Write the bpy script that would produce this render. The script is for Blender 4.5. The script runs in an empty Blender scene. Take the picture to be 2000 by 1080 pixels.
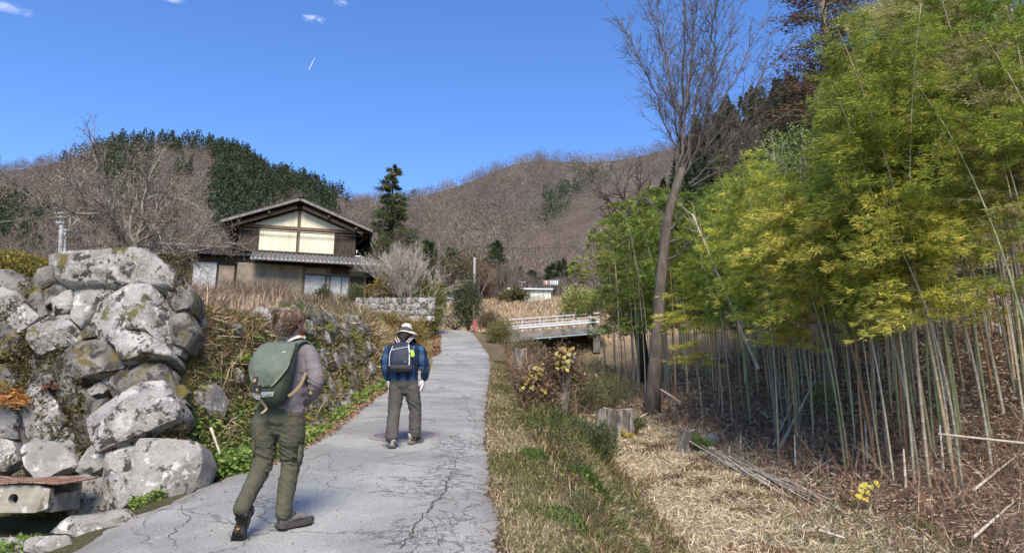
import bpy, bmesh, math, random
import numpy as np
from mathutils import Vector, Matrix, noise
# ---------------------------------------------------------------- camera, sky, sun, exposure
sc = bpy.context.scene
C = sc.collection
R = math.radians
PITCH = R(12.8)
EYE = 1.6
FPX = 1440.0
cam = bpy.data.objects.new('camera', bpy.data.cameras.new('camera'))
C.objects.link(cam)
cam.location = (0, 0, EYE)
cam.rotation_euler = (R(90) + PITCH, 0, 0)
cam.data.sensor_width = 36
cam.data.lens = FPX / 2000 * 36
cam.data.clip_start = 0.1
cam.data.clip_end = 20000
sc.camera = cam
SUN_EL, SUN_AZ = R(42), R(176)          # azimuth clockwise from +Y
w = bpy.data.worlds.new('World')
sc.world = w
w.use_nodes = True
nt = w.node_tree
bg = nt.nodes['Background']
sky = nt.nodes.new('ShaderNodeTexSky')
sky.sky_type = 'NISHITA'
sky.sun_disc = False
sky.sun_elevation = SUN_EL
sky.sun_rotation = SUN_AZ
sky.altitude = 900
sky.air_density = 1.0
sky.dust_density = 0.3
sky.ozone_density = 3.0
hs = nt.nodes.new('ShaderNodeHueSaturation')
hs.inputs['Saturation'].default_value = 1.2
hs.inputs['Hue'].default_value = 0.510
hs.inputs['Value'].default_value = 1.0
nt.links.new(sky.outputs[0], hs.inputs['Color'])
nt.links.new(hs.outputs[0], bg.inputs[0])
bg.inputs[1].default_value = 0.13
sd = bpy.data.lights.new('sun', 'SUN')
sd.energy = 3.3
sd.angle = R(26)
sd.color = (1.0, 0.87, 0.72)
so = bpy.data.objects.new('sun', sd)
C.objects.link(so)
sdir = Vector((math.sin(SUN_AZ) * math.cos(SUN_EL), math.cos(SUN_AZ) * math.cos(SUN_EL), math.sin(SUN_EL)))
so.rotation_euler = sdir.to_track_quat('Z', 'Y').to_euler()
so.location = (0, 0, 60)
sc.view_settings.view_transform = 'Standard'
sc.view_settings.look = 'None'
sc.view_settings.exposure = 1.02
sc.view_settings.gamma = 1
sc.cycles.max_bounces = 6
sc.cycles.diffuse_bounces = 3
sc.cycles.transmission_bounces = 4
sc.cycles.transparent_max_bounces = 12
sc.cycles.use_adaptive_sampling = True
sc.cycles.adaptive_threshold = 0.02

random.seed(7)
rng = np.random.default_rng(11)
ct, st = math.cos(PITCH), math.sin(PITCH)

def ray(px, py):
    u = (px - 1000) / FPX
    v = (540 - py) / FPX
    return u / (ct - v * st), (st + v * ct) / (ct - v * st)      # x and z per metre of Y

def at(px, py, Y):
    a, b = ray(px, py)
    return Vector((a * Y, Y, EYE + b * Y))

# ---------------------------------------------------------------- mesh helpers
class MB:
    def __init__(s):
        s.V = []; s.F = []; s.c = []; s.n = 0
    def add(s, V, F, col=(1, 1, 1)):
        V = np.asarray(V, dtype=np.float32).reshape(-1, 3)
        if isinstance(F, np.ndarray):
            s.F.append(F + s.n)
        else:
            d = {}
            for f in F: d.setdefault(len(f), []).append(f)
            for k in d: s.F.append(np.array(d[k], dtype=np.int64) + s.n)
        col = np.asarray(col, dtype=np.float32)
        if col.ndim == 1: col = np.tile(col[None, :3], (len(V), 1))
        s.V.append(V); s.c.append(col[:, :3]); s.n += len(V)
        return s
    def box(s, c, sz, rot=None, col=(1, 1, 1)):
        c = np.array(c, float); h = np.array(sz, float) / 2
        P = np.array([[x, y, z] for x in (-1, 1) for y in (-1, 1) for z in (-1, 1)]) * h
        if rot is not None: P = P @ np.array(rot).T
        s.add(P + c, [(0, 1, 3, 2), (4, 6, 7, 5), (0, 4, 5, 1), (2, 3, 7, 6), (0, 2, 6, 4), (1, 5, 7, 3)], col)
        return s
    def tube(s, pts, rad, n=6, cap=True, col=(1, 1, 1)):
        P = np.asarray(pts, float); m = len(P)
        rad = np.broadcast_to(np.asarray(rad, float), (m,))
        T = np.gradient(P, axis=0)
        T /= np.linalg.norm(T, axis=1)[:, None] + 1e-9
        ref = np.array([1.0, 0, 0]) if abs(T[:, 0]).mean() < 0.7 else np.array([0, 1.0, 0])
        A = np.cross(T, ref); A /= np.linalg.norm(A, axis=1)[:, None] + 1e-9
        Bv = np.cross(T, A)
        th = np.arange(n) / n * 2 * math.pi
        V = P[:, None] + rad[:, None, None] * (np.cos(th)[None, :, None] * A[:, None] + np.sin(th)[None, :, None] * Bv[:, None])
        V = V.reshape(-1, 3)
        i = np.arange(m - 1)[:, None] * n; j = np.arange(n)[None]; k = (np.arange(n)[None] + 1) % n
        F = np.stack([i + j, i + k, i + n + k, i + n + j], -1).reshape(-1, 4)
        if np.ndim(col) == 2: col = np.repeat(np.asarray(col), n, axis=0)
        s.add(V, F, col)
        if cap and n > 3:
            c0 = s.n - len(V)
            s.F.append(np.array([[c0 + q for q in range(n)][::-1]], dtype=np.int64))
            s.F.append(np.array([[c0 + (m - 1) * n + q for q in range(n)]], dtype=np.int64))
        return s
    def build(s, name, mat=None, parent=None, smooth=False, link=True):
        if not s.V or not s.F: raise ValueError(name)
        me = bpy.data.meshes.new(name)
        V = np.concatenate(s.V); cc = np.concatenate(s.c)
        nl = sum(f.size for f in s.F); nf = sum(len(f) for f in s.F)
        me.vertices.add(len(V)); me.vertices.foreach_set('co', V.ravel())
        me.loops.add(nl); me.loops.foreach_set('vertex_index', np.concatenate([f.ravel() for f in s.F]).astype(np.int32))
        tot = np.concatenate([np.full(len(f), f.shape[1]) for f in s.F]).astype(np.int32)
        me.polygons.add(nf)
        me.polygons.foreach_set('loop_start', np.concatenate([[0], np.cumsum(tot)[:-1]]).astype(np.int32))
        me.polygons.foreach_set('use_smooth', np.full(nf, smooth))
        me.update(calc_edges=True)
        at_ = me.color_attributes.new('Col', 'FLOAT_COLOR', 'POINT')
        at_.data.foreach_set('color', np.concatenate([cc, np.ones((len(cc), 1))], 1).astype(np.float32).ravel())
        if mat: me.materials.append(mat)
        o = bpy.data.objects.new(name, me)
        if link: C.objects.link(o)
        if parent: o.parent = parent
        return o

def tag(o, label=None, cat=None, group=None, kind=None):
    if label: o['label'] = label
    if cat: o['category'] = cat
    if group: o['group'] = group
    if kind: o['kind'] = kind
    return o

def empty(name, loc=(0, 0, 0), rz=0, label=None, cat=None, group=None):
    o = bpy.data.objects.new(name, None)
    C.objects.link(o)
    o.location = loc; o.rotation_euler = (0, 0, rz)
    return tag(o, label, cat, group)

def copy_tree(o, parent=None):
    c = o.copy(); C.objects.link(c); c.parent = parent
    for ch in list(o.children): copy_tree(ch, c)
    return c

# ---------------------------------------------------------------- materials
def mat(name, c1, c2=None, scale=4.0, rough=0.9, bump=0.3, bscale=30.0, bdist=0.01, col=True, spots=None, trans=0.0, spec=0.2, metal=0.0, contrast=(0.35, 0.65), stretch=(1, 1, 1), rand=0.0, tone3=None):
    m = bpy.data.materials.new(name); m.use_nodes = True
    n, l = m.node_tree.nodes, m.node_tree.links
    p = n['Principled BSDF']; out = n['Material Output']
    p.inputs['Roughness'].default_value = rough
    p.inputs['Specular IOR Level'].default_value = spec
    p.inputs['Metallic'].default_value = metal
    tc = n.new('ShaderNodeTexCoord'); mp = n.new('ShaderNodeMapping')
    mp.inputs['Scale'].default_value = stretch
    l.new(tc.outputs['Object'], mp.inputs[0])
    def mixc(a, b, f, mode='MIX'):
        x = n.new('ShaderNodeMix'); x.data_type = 'RGBA'; x.blend_type = mode
        for s_, v in ((x.inputs[6], a), (x.inputs[7], b), (x.inputs[0], f)):
            if isinstance(v, (int, float)): s_.default_value = v
            elif isinstance(v, tuple): s_.default_value = (*v[:3], 1)
            else: l.new(v, s_)
        return x.outputs[2]
    def nz(sc_, det=6, lo=None, hi=None, rg=0.6, dist=0.0):
        t = n.new('ShaderNodeTexNoise'); t.inputs['Scale'].default_value = sc_; t.inputs['Detail'].default_value = det
        t.inputs['Roughness'].default_value = rg; t.inputs['Distortion'].default_value = dist
        l.new(mp.outputs[0], t.inputs[0])
        if lo is None: return t.outputs[0]
        r = n.new('ShaderNodeMapRange'); r.inputs[1].default_value = lo; r.inputs[2].default_value = hi
        r.interpolation_type = 'SMOOTHSTEP'
        l.new(t.outputs[0], r.inputs[0]); return r.outputs[0]
    c = tuple(c1)
    if c2 is not None: c = mixc(tuple(c1), tuple(c2), nz(scale, 7, *contrast))
    if tone3 is not None: c = mixc(c, tuple(tone3[0]), nz(tone3[1], 5, tone3[2], tone3[2] + 0.08, 0.7))
    if spots:
        for (cs, ss, lo, hi) in spots: c = mixc(c, tuple(cs), nz(ss, 8, lo, hi, 0.7, 0.3))
    if col:
        a = n.new('ShaderNodeVertexColor'); a.layer_name = 'Col'
        c = mixc(c, a.outputs[0], 1.0, 'MULTIPLY')
    if rand:
        oi = n.new('ShaderNodeObjectInfo'); h = n.new('ShaderNodeHueSaturation')
        r1 = n.new('ShaderNodeMapRange'); r1.inputs[3].default_value = 1 - rand; r1.inputs[4].default_value = 1 + rand
        l.new(oi.outputs['Random'], r1.inputs[0]); l.new(r1.outputs[0], h.inputs['Value'])
        r2 = n.new('ShaderNodeMapRange'); r2.inputs[3].default_value = 0.5 - rand * 0.05; r2.inputs[4].default_value = 0.5 + rand * 0.03
        l.new(oi.outputs['Random'], r2.inputs[0]); l.new(r2.outputs[0], h.inputs['Hue'])
        if isinstance(c, tuple): h.inputs['Color'].default_value = (*c, 1)
        else: l.new(c, h.inputs['Color'])
        c = h.outputs[0]
    if isinstance(c, tuple): p.inputs['Base Color'].default_value = (*c[:3], 1)
    else: l.new(c, p.inputs['Base Color'])
    if bump:
        b = n.new('ShaderNodeBump'); b.inputs['Strength'].default_value = bump; b.inputs['Distance'].default_value = bdist
        l.new(nz(bscale, 8, rg=0.65), b.inputs['Height']); l.new(b.outputs[0], p.inputs['Normal'])
    if trans:
        t = n.new('ShaderNodeBsdfTranslucent'); mx = n.new('ShaderNodeMixShader'); mx.inputs[0].default_value = trans
        if isinstance(c, tuple): t.inputs[0].default_value = (*c[:3], 1)
        else: l.new(c, t.inputs[0])
        l.new(p.outputs[0], mx.inputs[1]); l.new(t.outputs[0], mx.inputs[2]); l.new(mx.outputs[0], out.inputs[0])
    return m

LEAF = mat('leaf_surface', (1, 1, 1), None, bump=0, trans=0.3, rough=0.6, spec=0.3)
LEAFR = mat('bamboo_leaf_surface', (1, 1, 1), None, bump=0, trans=0.38, rough=0.5, spec=0.35, rand=0.18)
TWIG = mat('twig_surface', (1, 1, 1), None, bump=0, rough=0.9)
DRY = mat('dry_stalk_surface', (1, 1, 1), None, bump=0, trans=0.2, rough=0.8)
BARK = mat('bark_surface', (1, 1, 1), (0.55, 0.53, 0.5), scale=6, bump=0.8, bscale=18, bdist=0.03, stretch=(1, 1, 0.3))

def hexn(P, s=1.0, seed=0.0):
    return np.array([noise.noise(Vector((p[0] * s + seed, p[1] * s, p[2] * s + seed))) for p in P])

def fbm2(x, y, s=1.0, seed=0.0, oc=4):
    x = np.asarray(x, float); y = np.asarray(y, float); r = np.zeros(np.broadcast(x, y).shape); a = 1.0; t = 0
    g = np.random.default_rng(int(seed * 10) + 5)
    for o in range(oc):
        for k in range(3):
            th = g.uniform(0, 6.28); ph = g.uniform(0, 6.28); f = s * (2 ** o) * g.uniform(0.8, 1.3)
            r = r + a * np.sin((x * math.cos(th) + y * math.sin(th)) * f + ph + 1.3 * np.sin((x * math.sin(th) - y * math.cos(th)) * f * 0.7 + ph * 2))
        t += a * 1.8; a *= 0.5
    return r / t

def sstep(a, b, x):
    t = np.clip((np.asarray(x, float) - a) / (b - a), 0, 1); return t * t * (3 - 2 * t)

# vectorised foliage primitives
def unit(v): return v / (np.linalg.norm(v, axis=-1, keepdims=True) + 1e-9)

def leaves(mb, P, D, L, W, col):
    P = np.asarray(P, float); N = len(P); D = unit(np.asarray(D, float))
    L = np.broadcast_to(L, (N,))[:, None]; W = np.broadcast_to(W, (N,))[:, None]
    S = unit(np.cross(D, rng.normal(size=(N, 3))))
    Nn = np.cross(D, S)
    V = np.stack([P, P + D * L * .45 + S * W * .5, P + D * L - Nn * L * .12, P + D * L * .45 - S * W * .5], 1).reshape(-1, 3)
    F = np.arange(4 * N).reshape(-1, 4)
    col = np.asarray(col, float)
    if col.ndim == 1: col = np.tile(col, (N, 1))
    mb.add(V, F, np.repeat(col, 4, axis=0))

def blades(mb, P, h, w, lean, col, curl=0.5):
    P = np.asarray(P, float); N = len(P)
    h = np.broadcast_to(h, (N,))[:, None]; w = np.broadcast_to(w, (N,))[:, None]
    a = rng.uniform(0, 2 * math.pi, N)
    S = np.stack([np.cos(a), np.sin(a), 0 * a], 1)
    b = a + math.pi / 2 + rng.uniform(-.6, .6, N)
    ln = np.broadcast_to(lean, (N,))[:, None]
    Ld = np.stack([np.cos(b), np.sin(b), 0 * b], 1) * ln
    up = np.array([0, 0, 1.0])
    M1 = P + h * (up * .55 + Ld * .3)
    T = P + h * (up * (1 - curl * ln * .6) + Ld * (1.0))
    V = np.stack([P - S * w * .5, P + S * w * .5, M1 - S * w * .4, M1 + S * w * .4, T], 1).reshape(-1, 3)
    i = np.arange(N)[:, None] * 5
    F4 = i + np.array([[0, 1, 3, 2]]); F3 = i + np.array([[2, 3, 4]])
    col = np.asarray(col, float)
    if col.ndim == 1: col = np.tile(col, (N, 1))
    k = mb.n
    mb.V.append(V.astype(np.float32)); mb.c.append(np.repeat(col, 5, axis=0).astype(np.float32)); mb.F.append(F4 + k); mb.F.append(F3 + k); mb.n += len(V)

def pick(cols, N, var=0.15, wts=None):
    cols = np.array(cols, float)
    i = rng.choice(len(cols), N, p=wts)
    return cols[i] * (1 + rng.uniform(-var, var, (N, 1)))
# ---------------------------------------------------------------- the lie of the land
def tab(*kv):
    k = np.array(kv, float); return lambda y: np.interp(y, k[:, 0], k[:, 1])
roadZ = tab((-30, -4), (0, 0), (10, 1.55), (20, 3.1), (30, 4.65), (38, 6.1), (44, 7.6), (49, 9.0), (52, 9.5), (60, 10.0), (400, 10))
roadL = tab((-30, -3), (5, -3.05), (6.6, -3.2), (8.5, -3.0), (10.7, -2.9), (19.2, -3.43), (28, -3.7), (34, -4.3), (38, -4.0), (46, -4.8), (50, -5.4), (54, -7.5), (58, -11))
roadR = tab((-30, 0.3), (5.5, -.07), (7.65, -.23), (10.7, -.38), (19.2, -.62), (28, -.8), (38, -1.19), (46, -2.2), (50, -3.0), (54, -4.3), (58, -7))
terrT = tab((-30, 2.5), (8, 3.62), (9, 3.5), (10.8, 3.68), (13.6, 4.08), (15, 4.33), (20, 5.1), (24, 5.75), (30, 6.9), (35, 8.0), (43.6, 9.0), (44.6, 10.25), (47, 10.7), (55, 11.2), (70, 13), (90, 18), (130, 27), (200, 38))
farZ = tab((-30, 0), (50, 8.5), (53, 9.4), (58, 10.6), (70, 14.5), (85, 18.4), (130, 27), (200, 38))
bankW = tab((-30, .7), (22, .75), (30, 2.2), (40, 3.5), (60, 6))

def H(x, y):
    x = np.asarray(x, float); y = np.asarray(y, float)
    rz, xl, xr = roadZ(y), roadL(y), roadR(y)
    # left: bank then terrace; before the wall corner the ground stays at road level
    T = terrT(y) + 0.15 * fbm2(x, y, .5, 3) + np.clip((-x - 5) * .03, 0, 1.5) * sstep(8, 14, y)
    t = (xl - .25 - x) / bankW(y)
    up = sstep(0, 1, t)
    cut = np.maximum(sstep(7.95, 8.55, y), 0)
    zl = rz - .06 - .12 * sstep(.1, .8, xl - x) + np.maximum(T - rz, 0) * up * cut
    zl = np.where(y < 8.2, zl - .15 * sstep(.2, 1.2, xl - x), zl)
    # right: verge, drop to clearing, bamboo slope
    s = x - xr
    d = np.interp(y, [-30, 22, 35, 44, 54, 70], [.8, .85, 1.6, 3.4, 3.0, 0])
    vw = np.interp(y, [0, 6, 11, 20, 40], [.55, .6, 1.15, 1.3, 1.2])
    zr = rz - .04 - .1 * sstep(.1, vw, s) - d * sstep(vw, vw + 1.0, s)
    zr = zr + .05 * fbm2(x, y, 1.5, 8) * sstep(.3, 1.5, s)
    zr = zr + .33 * np.clip(x - 4.2, 0, 14) + .42 * np.clip(x - 18.2, 0, 200)
    z = np.where(x < xl, zl, np.where(x > xr, zr, rz - .05))
    F = farZ(y) + .3 * fbm2(x, y, .12, 6) + .25 * np.clip(x - 14, 0, 200) + .04 * np.clip(-x - 14, 0, 200)
    k = sstep(50, 58, y)
    z = z * (1 - k) + np.where(x < xl - 6, z, F) * k
    z = z * (1 - sstep(58, 75, y)) + F * sstep(58, 75, y)
    return z
def H1(x, y): return float(H(np.array([x]), np.array([y]))[0])
def G(x, y, dz=0): return Vector((x, y, H1(x, y) + dz))
def grow(a, b, step, k): # geometric spacing
    o = [a]
    while o[-1] < b: o.append(o[-1] + step); step *= k
    return o
xs = [-v for v in grow(7, 260, .25, 1.09)][::-1] + list(np.arange(-6.9, 8, .1)) + grow(8, 260, .2, 1.08)
ys = [-v for v in grow(3, 60, .5, 1.3)][::-1] + list(np.arange(-2, 4, .5)) + list(np.arange(4, 26, .11)) + grow(26.1, 330, .25, 1.03)
xs, ys = np.array(sorted(set(xs))), np.array(sorted(set(ys)))
XX, YY = np.meshgrid(xs, ys)
ZZ = H(XX, YY) + .02 * fbm2(XX, YY, 5, 2) * (np.abs(XX) < 20)
nx, ny = len(xs), len(ys)
idx = np.arange(nx * ny).reshape(ny, nx)
F = np.stack([idx[:-1, :-1], idx[:-1, 1:], idx[1:, 1:], idx[1:, :-1]], -1).reshape(-1, 4)
# earth colours by what grows there: soil, straw, leaf litter
soil, straw, litter, green = np.array([.085, .065, .045]), np.array([.30, .245, .15]), np.array([.13, .09, .06]), np.array([.10, .11, .04])
sX = XX - roadR(YY)
col = np.tile(soil, (ny, nx, 1))
def lay(c, m):
    global col
    m = np.clip(m, 0, 1)[..., None]; col = col * (1 - m) + c * m
lay(green * .9, ((XX < roadL(YY))) * .6)
lay(straw * .8, (XX > roadR(YY)) * (.5 + .3 * fbm2(XX, YY, 1.2, 4)))
lay(straw, sstep(1.5, 2.4, sX) * (XX < 4.4) * .75 * (YY < 24))
lay(litter, sstep(4.0, 4.7, XX) * (YY < 50))
lay(litter * .8, (YY >= 24) * (sX > 1.5) * (YY < 48))
lay(np.array([.33, .25, .16]), sstep(52, 56, YY) * (XX > -12) * (XX < 14) * sstep(95, 75, YY))
lay(np.array([.12, .10, .07]), sstep(85, 105, YY))
lay(np.array([.30, .22, .12]) * .8, (YY > 24) * (YY < 48) * (XX < roadL(YY)) * (XX > -12))
ground = MB().add(np.stack([XX, YY, ZZ], -1).reshape(-1, 3), F, col.reshape(-1, 3)).build('ground',
    mat('ground_soil', (1.15, 1.1, 1.05), (.65, .66, .68), scale=3, bump=1, bscale=14, bdist=.05, tone3=((.5, .45, .4), 40, .52)), smooth=True)
tag(ground, kind='structure')

# ---------------------------------------------------------------- road
def asphalt():
    m = bpy.data.materials.new('asphalt'); m.use_nodes = True
    n, l = m.node_tree.nodes, m.node_tree.links; p = n['Principled BSDF']
    tc = n.new('ShaderNodeTexCoord').outputs['Object']
    def noi(s, d=5, r=.6, vec=None):
        t = n.new('ShaderNodeTexNoise'); t.inputs['Scale'].default_value = s; t.inputs['Detail'].default_value = d; t.inputs['Roughness'].default_value = r
        l.new(vec or tc, t.inputs[0]); return t
    def rg(x, a, b, c=0, d=1):
        r = n.new('ShaderNodeMapRange'); r.interpolation_type = 'SMOOTHSTEP'
        for i, v in enumerate((a, b, c, d)): r.inputs[i + 1].default_value = v
        l.new(x, r.inputs[0]); return r.outputs[0]
    def mth(op, a, b):
        x = n.new('ShaderNodeMath'); x.operation = op; x.use_clamp = False
        for i, v in enumerate((a, b)):
            if isinstance(v, (int, float)): x.inputs[i].default_value = v
            else: l.new(v, x.inputs[i])
        return x.outputs[0]
    def mix(a, b, f):
        x = n.new('ShaderNodeMix'); x.data_type = 'RGBA'
        for s_, v in ((x.inputs[6], a), (x.inputs[7], b)):
            if isinstance(v, tuple): s_.default_value = (*v, 1)
            else: l.new(v, s_)
        if isinstance(f, (int, float)): x.inputs[0].default_value = f
        else: l.new(f, x.inputs[0])
        return x.outputs[2]
    # warped coordinates for cracks
    va = n.new('ShaderNodeVectorMath'); va.operation = 'MULTIPLY_ADD'
    l.new(noi(2.2, 6, .7).outputs['Color'], va.inputs[0]); va.inputs[1].default_value = (.55, .55, .55); l.new(tc, va.inputs[2])
    def vor(s, w0, w1, edge=True):
        v = n.new('ShaderNodeTexVoronoi'); v.feature = 'DISTANCE_TO_EDGE'; v.inputs['Scale'].default_value = s
        l.new(va.outputs[0], v.inputs['Vector']); return rg(v.outputs['Distance'], w0, w1, 1, 0)
    at_ = n.new('ShaderNodeVertexColor'); at_.layer_name = 'Col'
    sep = n.new('ShaderNodeSeparateColor'); l.new(at_.outputs[0], sep.inputs[0])
    edge = sep.outputs[0]       # crazed strips along the wheel track and the margins
    c_big = mth('MULTIPLY', vor(.75, .003, .008), rg(noi(.5, 3).outputs[0], .42, .52))
    c_mid = mth('MULTIPLY', vor(2.6, .006, .022), rg(mth('ADD', noi(.8, 3).outputs[0], mth('MULTIPLY', edge, .30)), .62, .70))
    c_sm = mth('MULTIPLY', vor(7, .012, .045), rg(mth('ADD', noi(1.1, 3).outputs[0], mth('MULTIPLY', edge, .26)), .68, .76))
    cr = mth('MAXIMUM', c_big, mth('MAXIMUM', c_mid, c_sm))
    base = mix((.315, .322, .30), (.205, .21, .198), rg(noi(.7, 6).outputs[0], .38, .64))
    base = mix(base, (.38, .375, .36), mth('MULTIPLY', rg(noi(2.5, 8, .7).outputs[0], .55, .7), .6))
    agg = noi(70, 3, .85).outputs[0]
    base = mix(base, (.12, .12, .12), mth('MULTIPLY', rg(agg, .50, .35), .75))
    base = mix(base, (.62, .61, .59), mth('MULTIPLY', rg(agg, .56, .68), .7))
    base = mix(base, (.045, .042, .038), mth('MULTIPLY', cr, .6))
    base = mix(base, (.14, .12, .09), sep.outputs[1])
    l.new(base, p.inputs['Base Color']); p.inputs['Roughness'].default_value = .85; p.inputs['Specular IOR Level'].default_value = .3
    hgt = mth('SUBTRACT', mth('MULTIPLY', agg, .25), cr)
    b = n.new('ShaderNodeBump'); b.inputs['Distance'].default_value = .012; b.inputs['Strength'].default_value = .9
    l.new(hgt, b.inputs['Height']); l.new(b.outputs[0], p.inputs['Normal'])
    return m
yr = np.concatenate([np.arange(-8, 4, .5), np.arange(4, 20, .08), np.arange(20, 58, .3)])
nc = 30
uu = np.linspace(0, 1, nc)
jl = roadL(yr) + .07 * fbm2(yr, yr * 0, 3, 1) + .05 * fbm2(yr, yr * 0 + 3, 12, 5)
jr = roadR(yr) + .05 * fbm2(yr, yr * 0 + 9, 3, 2) + .04 * fbm2(yr, yr * 0 + 3, 14, 7)
RX = jl[:, None] * (1 - uu) + jr[:, None] * uu
RY = np.repeat(yr[:, None], nc, 1)
RZ = roadZ(RY) + .02 - .05 * np.abs(2 * uu - 1)[None] ** 10 + .006 * fbm2(RX, RY, 2.2, 6)
ed = np.clip(.55 * sstep(.78, .98, uu)[None] + .5 * sstep(.25, .02, uu)[None] * (RY < 14) + 1.0 * np.exp(-((uu - .80) / .1) ** 2)[None] * (RY < 11), 0, 1)
dirt = np.clip(sstep(.12, 0.0, uu)[None] * .7 + sstep(.94, 1, uu)[None] * .7, 0, 1) * (.6 + .4 * fbm2(RX, RY, 3, 3))
ii = np.arange(len(yr) * nc).reshape(len(yr), nc)
F = np.stack([ii[:-1, :-1], ii[:-1, 1:], ii[1:, 1:], ii[1:, :-1]], -1).reshape(-1, 4)
road = MB().add(np.stack([RX, RY, RZ], -1).reshape(-1, 3), F, np.stack([ed, np.clip(dirt, 0, 1), 0 * ed], -1).reshape(-1, 3)).build('road', asphalt(), smooth=True)
tag(road, kind='structure')
def roadz(x, y): return float(roadZ(y)) + .02

# drawn cracks: the long open ones, as narrow tar-dark gaps filled with dirt
ck = MB()
def crack(pts, w):
    P = []
    for (px, py) in pts:
        a, b = ray(px, py); Y = EYE / (.155 - b)
        P.append((a * Y, Y))
    P = np.array(P); Q = []
    for a, b in zip(P[:-1], P[1:]):
        m = 8
        for k in range(m): Q.append(a + (b - a) * k / m + rng.normal(0, .016, 2))
    Q.append(P[-1]); Q = np.array(Q)
    T = unit(np.gradient(Q, axis=0)); Nn = np.stack([-T[:, 1], T[:, 0]], 1)
    ww = .45 * w * (.4 + rng.uniform(0, 1, len(Q)))[:, None] * np.sin(np.linspace(.15, math.pi - .15, len(Q)))[:, None] ** .5
    A, Bq = Q + Nn * ww / 2, Q - Nn * ww / 2
    V = np.concatenate([A, Bq]); z = roadZ(V[:, 1]) + .027
    k = len(Q); i = np.arange(k - 1)
    ck.add(np.column_stack([V, z]), np.stack([i, i + 1, i + 1 + k, i + k], 1), (1, 1, 1))
for pts, w_ in [([(893, 893), (880, 930), (872, 960), (845, 990), (835, 1005), (808, 1012)], .022), ([(845, 990), (820, 1020), (800, 1050), (780, 1079)], .022),
                ([(835, 1005), (850, 1040), (862, 1079)], .012), ([(872, 960), (890, 990), (880, 1030), (900, 1079)], .008),
                ([(925, 850), (915, 880), (893, 893)], .012), ([(640, 885), (610, 900), (575, 905), (545, 915)], .015), ([(610, 900), (595, 925), (560, 945)], .01),
                ([(405, 960), (350, 985), (300, 1000), (260, 1010)], .025), ([(350, 985), (370, 1020), (330, 1050), (345, 1079)], .015), ([(300, 1000), (270, 1040), (300, 1079)], .012),
                ([(700, 868), (760, 866), (850, 868), (940, 872)], .012), ([(850, 735), (900, 742), (955, 746)], .03), ([(870, 700), (900, 712), (920, 718)], .03),
                ([(905, 768), (912, 800), (930, 830), (922, 850)], .012), ([(420, 1010), (460, 1030), (440, 1060)], .01), ([(640, 885), (650, 905), (640, 925)], .01)]:
    crack(pts, w_)
ck.build('crack', mat('crack_fill', (.035, .032, .028), (.08, .07, .05), scale=20, bump=0), road)
mh = empty('manhole_cover', (-1.55, 10.95, roadz(0, 10.95)), label='worn round dark cover set in the road under the man in the hat', cat='manhole cover')
th_ = np.linspace(0, 2 * math.pi, 33)[:-1]
def disc(r0, r1, z, zo=0): 
    V = np.concatenate([np.column_stack([r0 * np.cos(th_), r0 * np.sin(th_), 0 * th_ + z]), np.column_stack([r1 * np.cos(th_), r1 * np.sin(th_), 0 * th_ + zo])])
    V[:, 2] += V[:, 1] * .155
    i = np.arange(32); j = (i + 1) % 32
    return V, np.stack([i, i + 32, j + 32, j], 1)
pl = MB(); V, F = disc(.001, .42, .012, .012); pl.add(V, F); V, F = disc(.42, .44, .012, .0); pl.add(V, F)
for k in range(-3, 4): pl.box((k * .1, 0, .013), (.02, .5, .004), rot=Matrix.Rotation(math.atan(.155), 3, 'X'))
pl.build('cover_plate', mat('cast_iron', (.15, .14, .135), (.20, .18, .17), scale=8, rough=.6), mh)
pl = MB(); V, F = disc(.44, .53, .009, .005); pl.add(V, F); pl.build('cover_ring', mat('cover_patch', (.20, .19, .18), (.26, .25, .23), scale=10), mh)

# ---------------------------------------------------------------- hills
def hill(name, sil, D0, D1, drop, seed, base_r, step=7, rows=46):
    sil = np.array(sil, float)
    px = np.arange(sil[0, 0], sil[-1, 0] + 1, step)
    py = np.interp(px, sil[:, 0], sil[:, 1]) + drop
    u = (px - 1000) / FPX; v = (540 - py) / FPX
    dx = u / (ct - v * st); rt = (st + v * ct) / (ct - v * st)
    t = np.linspace(0, 1.35, rows)[:, None]
    tt = np.clip(t, 0, 1)
    g = tt ** .9 - .0 - 2.2 * np.clip(t - 1, 0, 1) ** 1.0
    g = g + .10 * fbm2(px[None] * .02 + seed, t * 2.2, 1.0, seed) * np.sin(tt * math.pi) ** .7
    D = (D0 + (D1 - D0) * t) * np.ones_like(px)[None]
    r = base_r + (rt[None] - base_r) * g
    P = np.stack([dx[None] * D, D, EYE + r * D], -1)
    return px, P
def hill_obj(name, P, col, label=None):
    m, k = P.shape[:2]
    ii = np.arange(m * k).reshape(m, k)
    F = np.stack([ii[:-1, :-1], ii[:-1, 1:], ii[1:, 1:], ii[1:, :-1]], -1).reshape(-1, 4)
    o = MB().add(P.reshape(-1, 3), F, col).build('hill', HILLM, smooth=True)
    tag(o, kind='structure'); return o
HILLM = mat('hill_earth', (1, 1, 1), (.6, .6, .6), scale=.08, bump=1, bscale=.6, bdist=.8)
def to_px(P):
    x, y, z = P[..., 0], P[..., 1], P[..., 2] - EYE
    f = y * ct + z * st; up = -y * st + z * ct
    return 1000 + FPX * x / f, 540 - FPX * up / f
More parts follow.
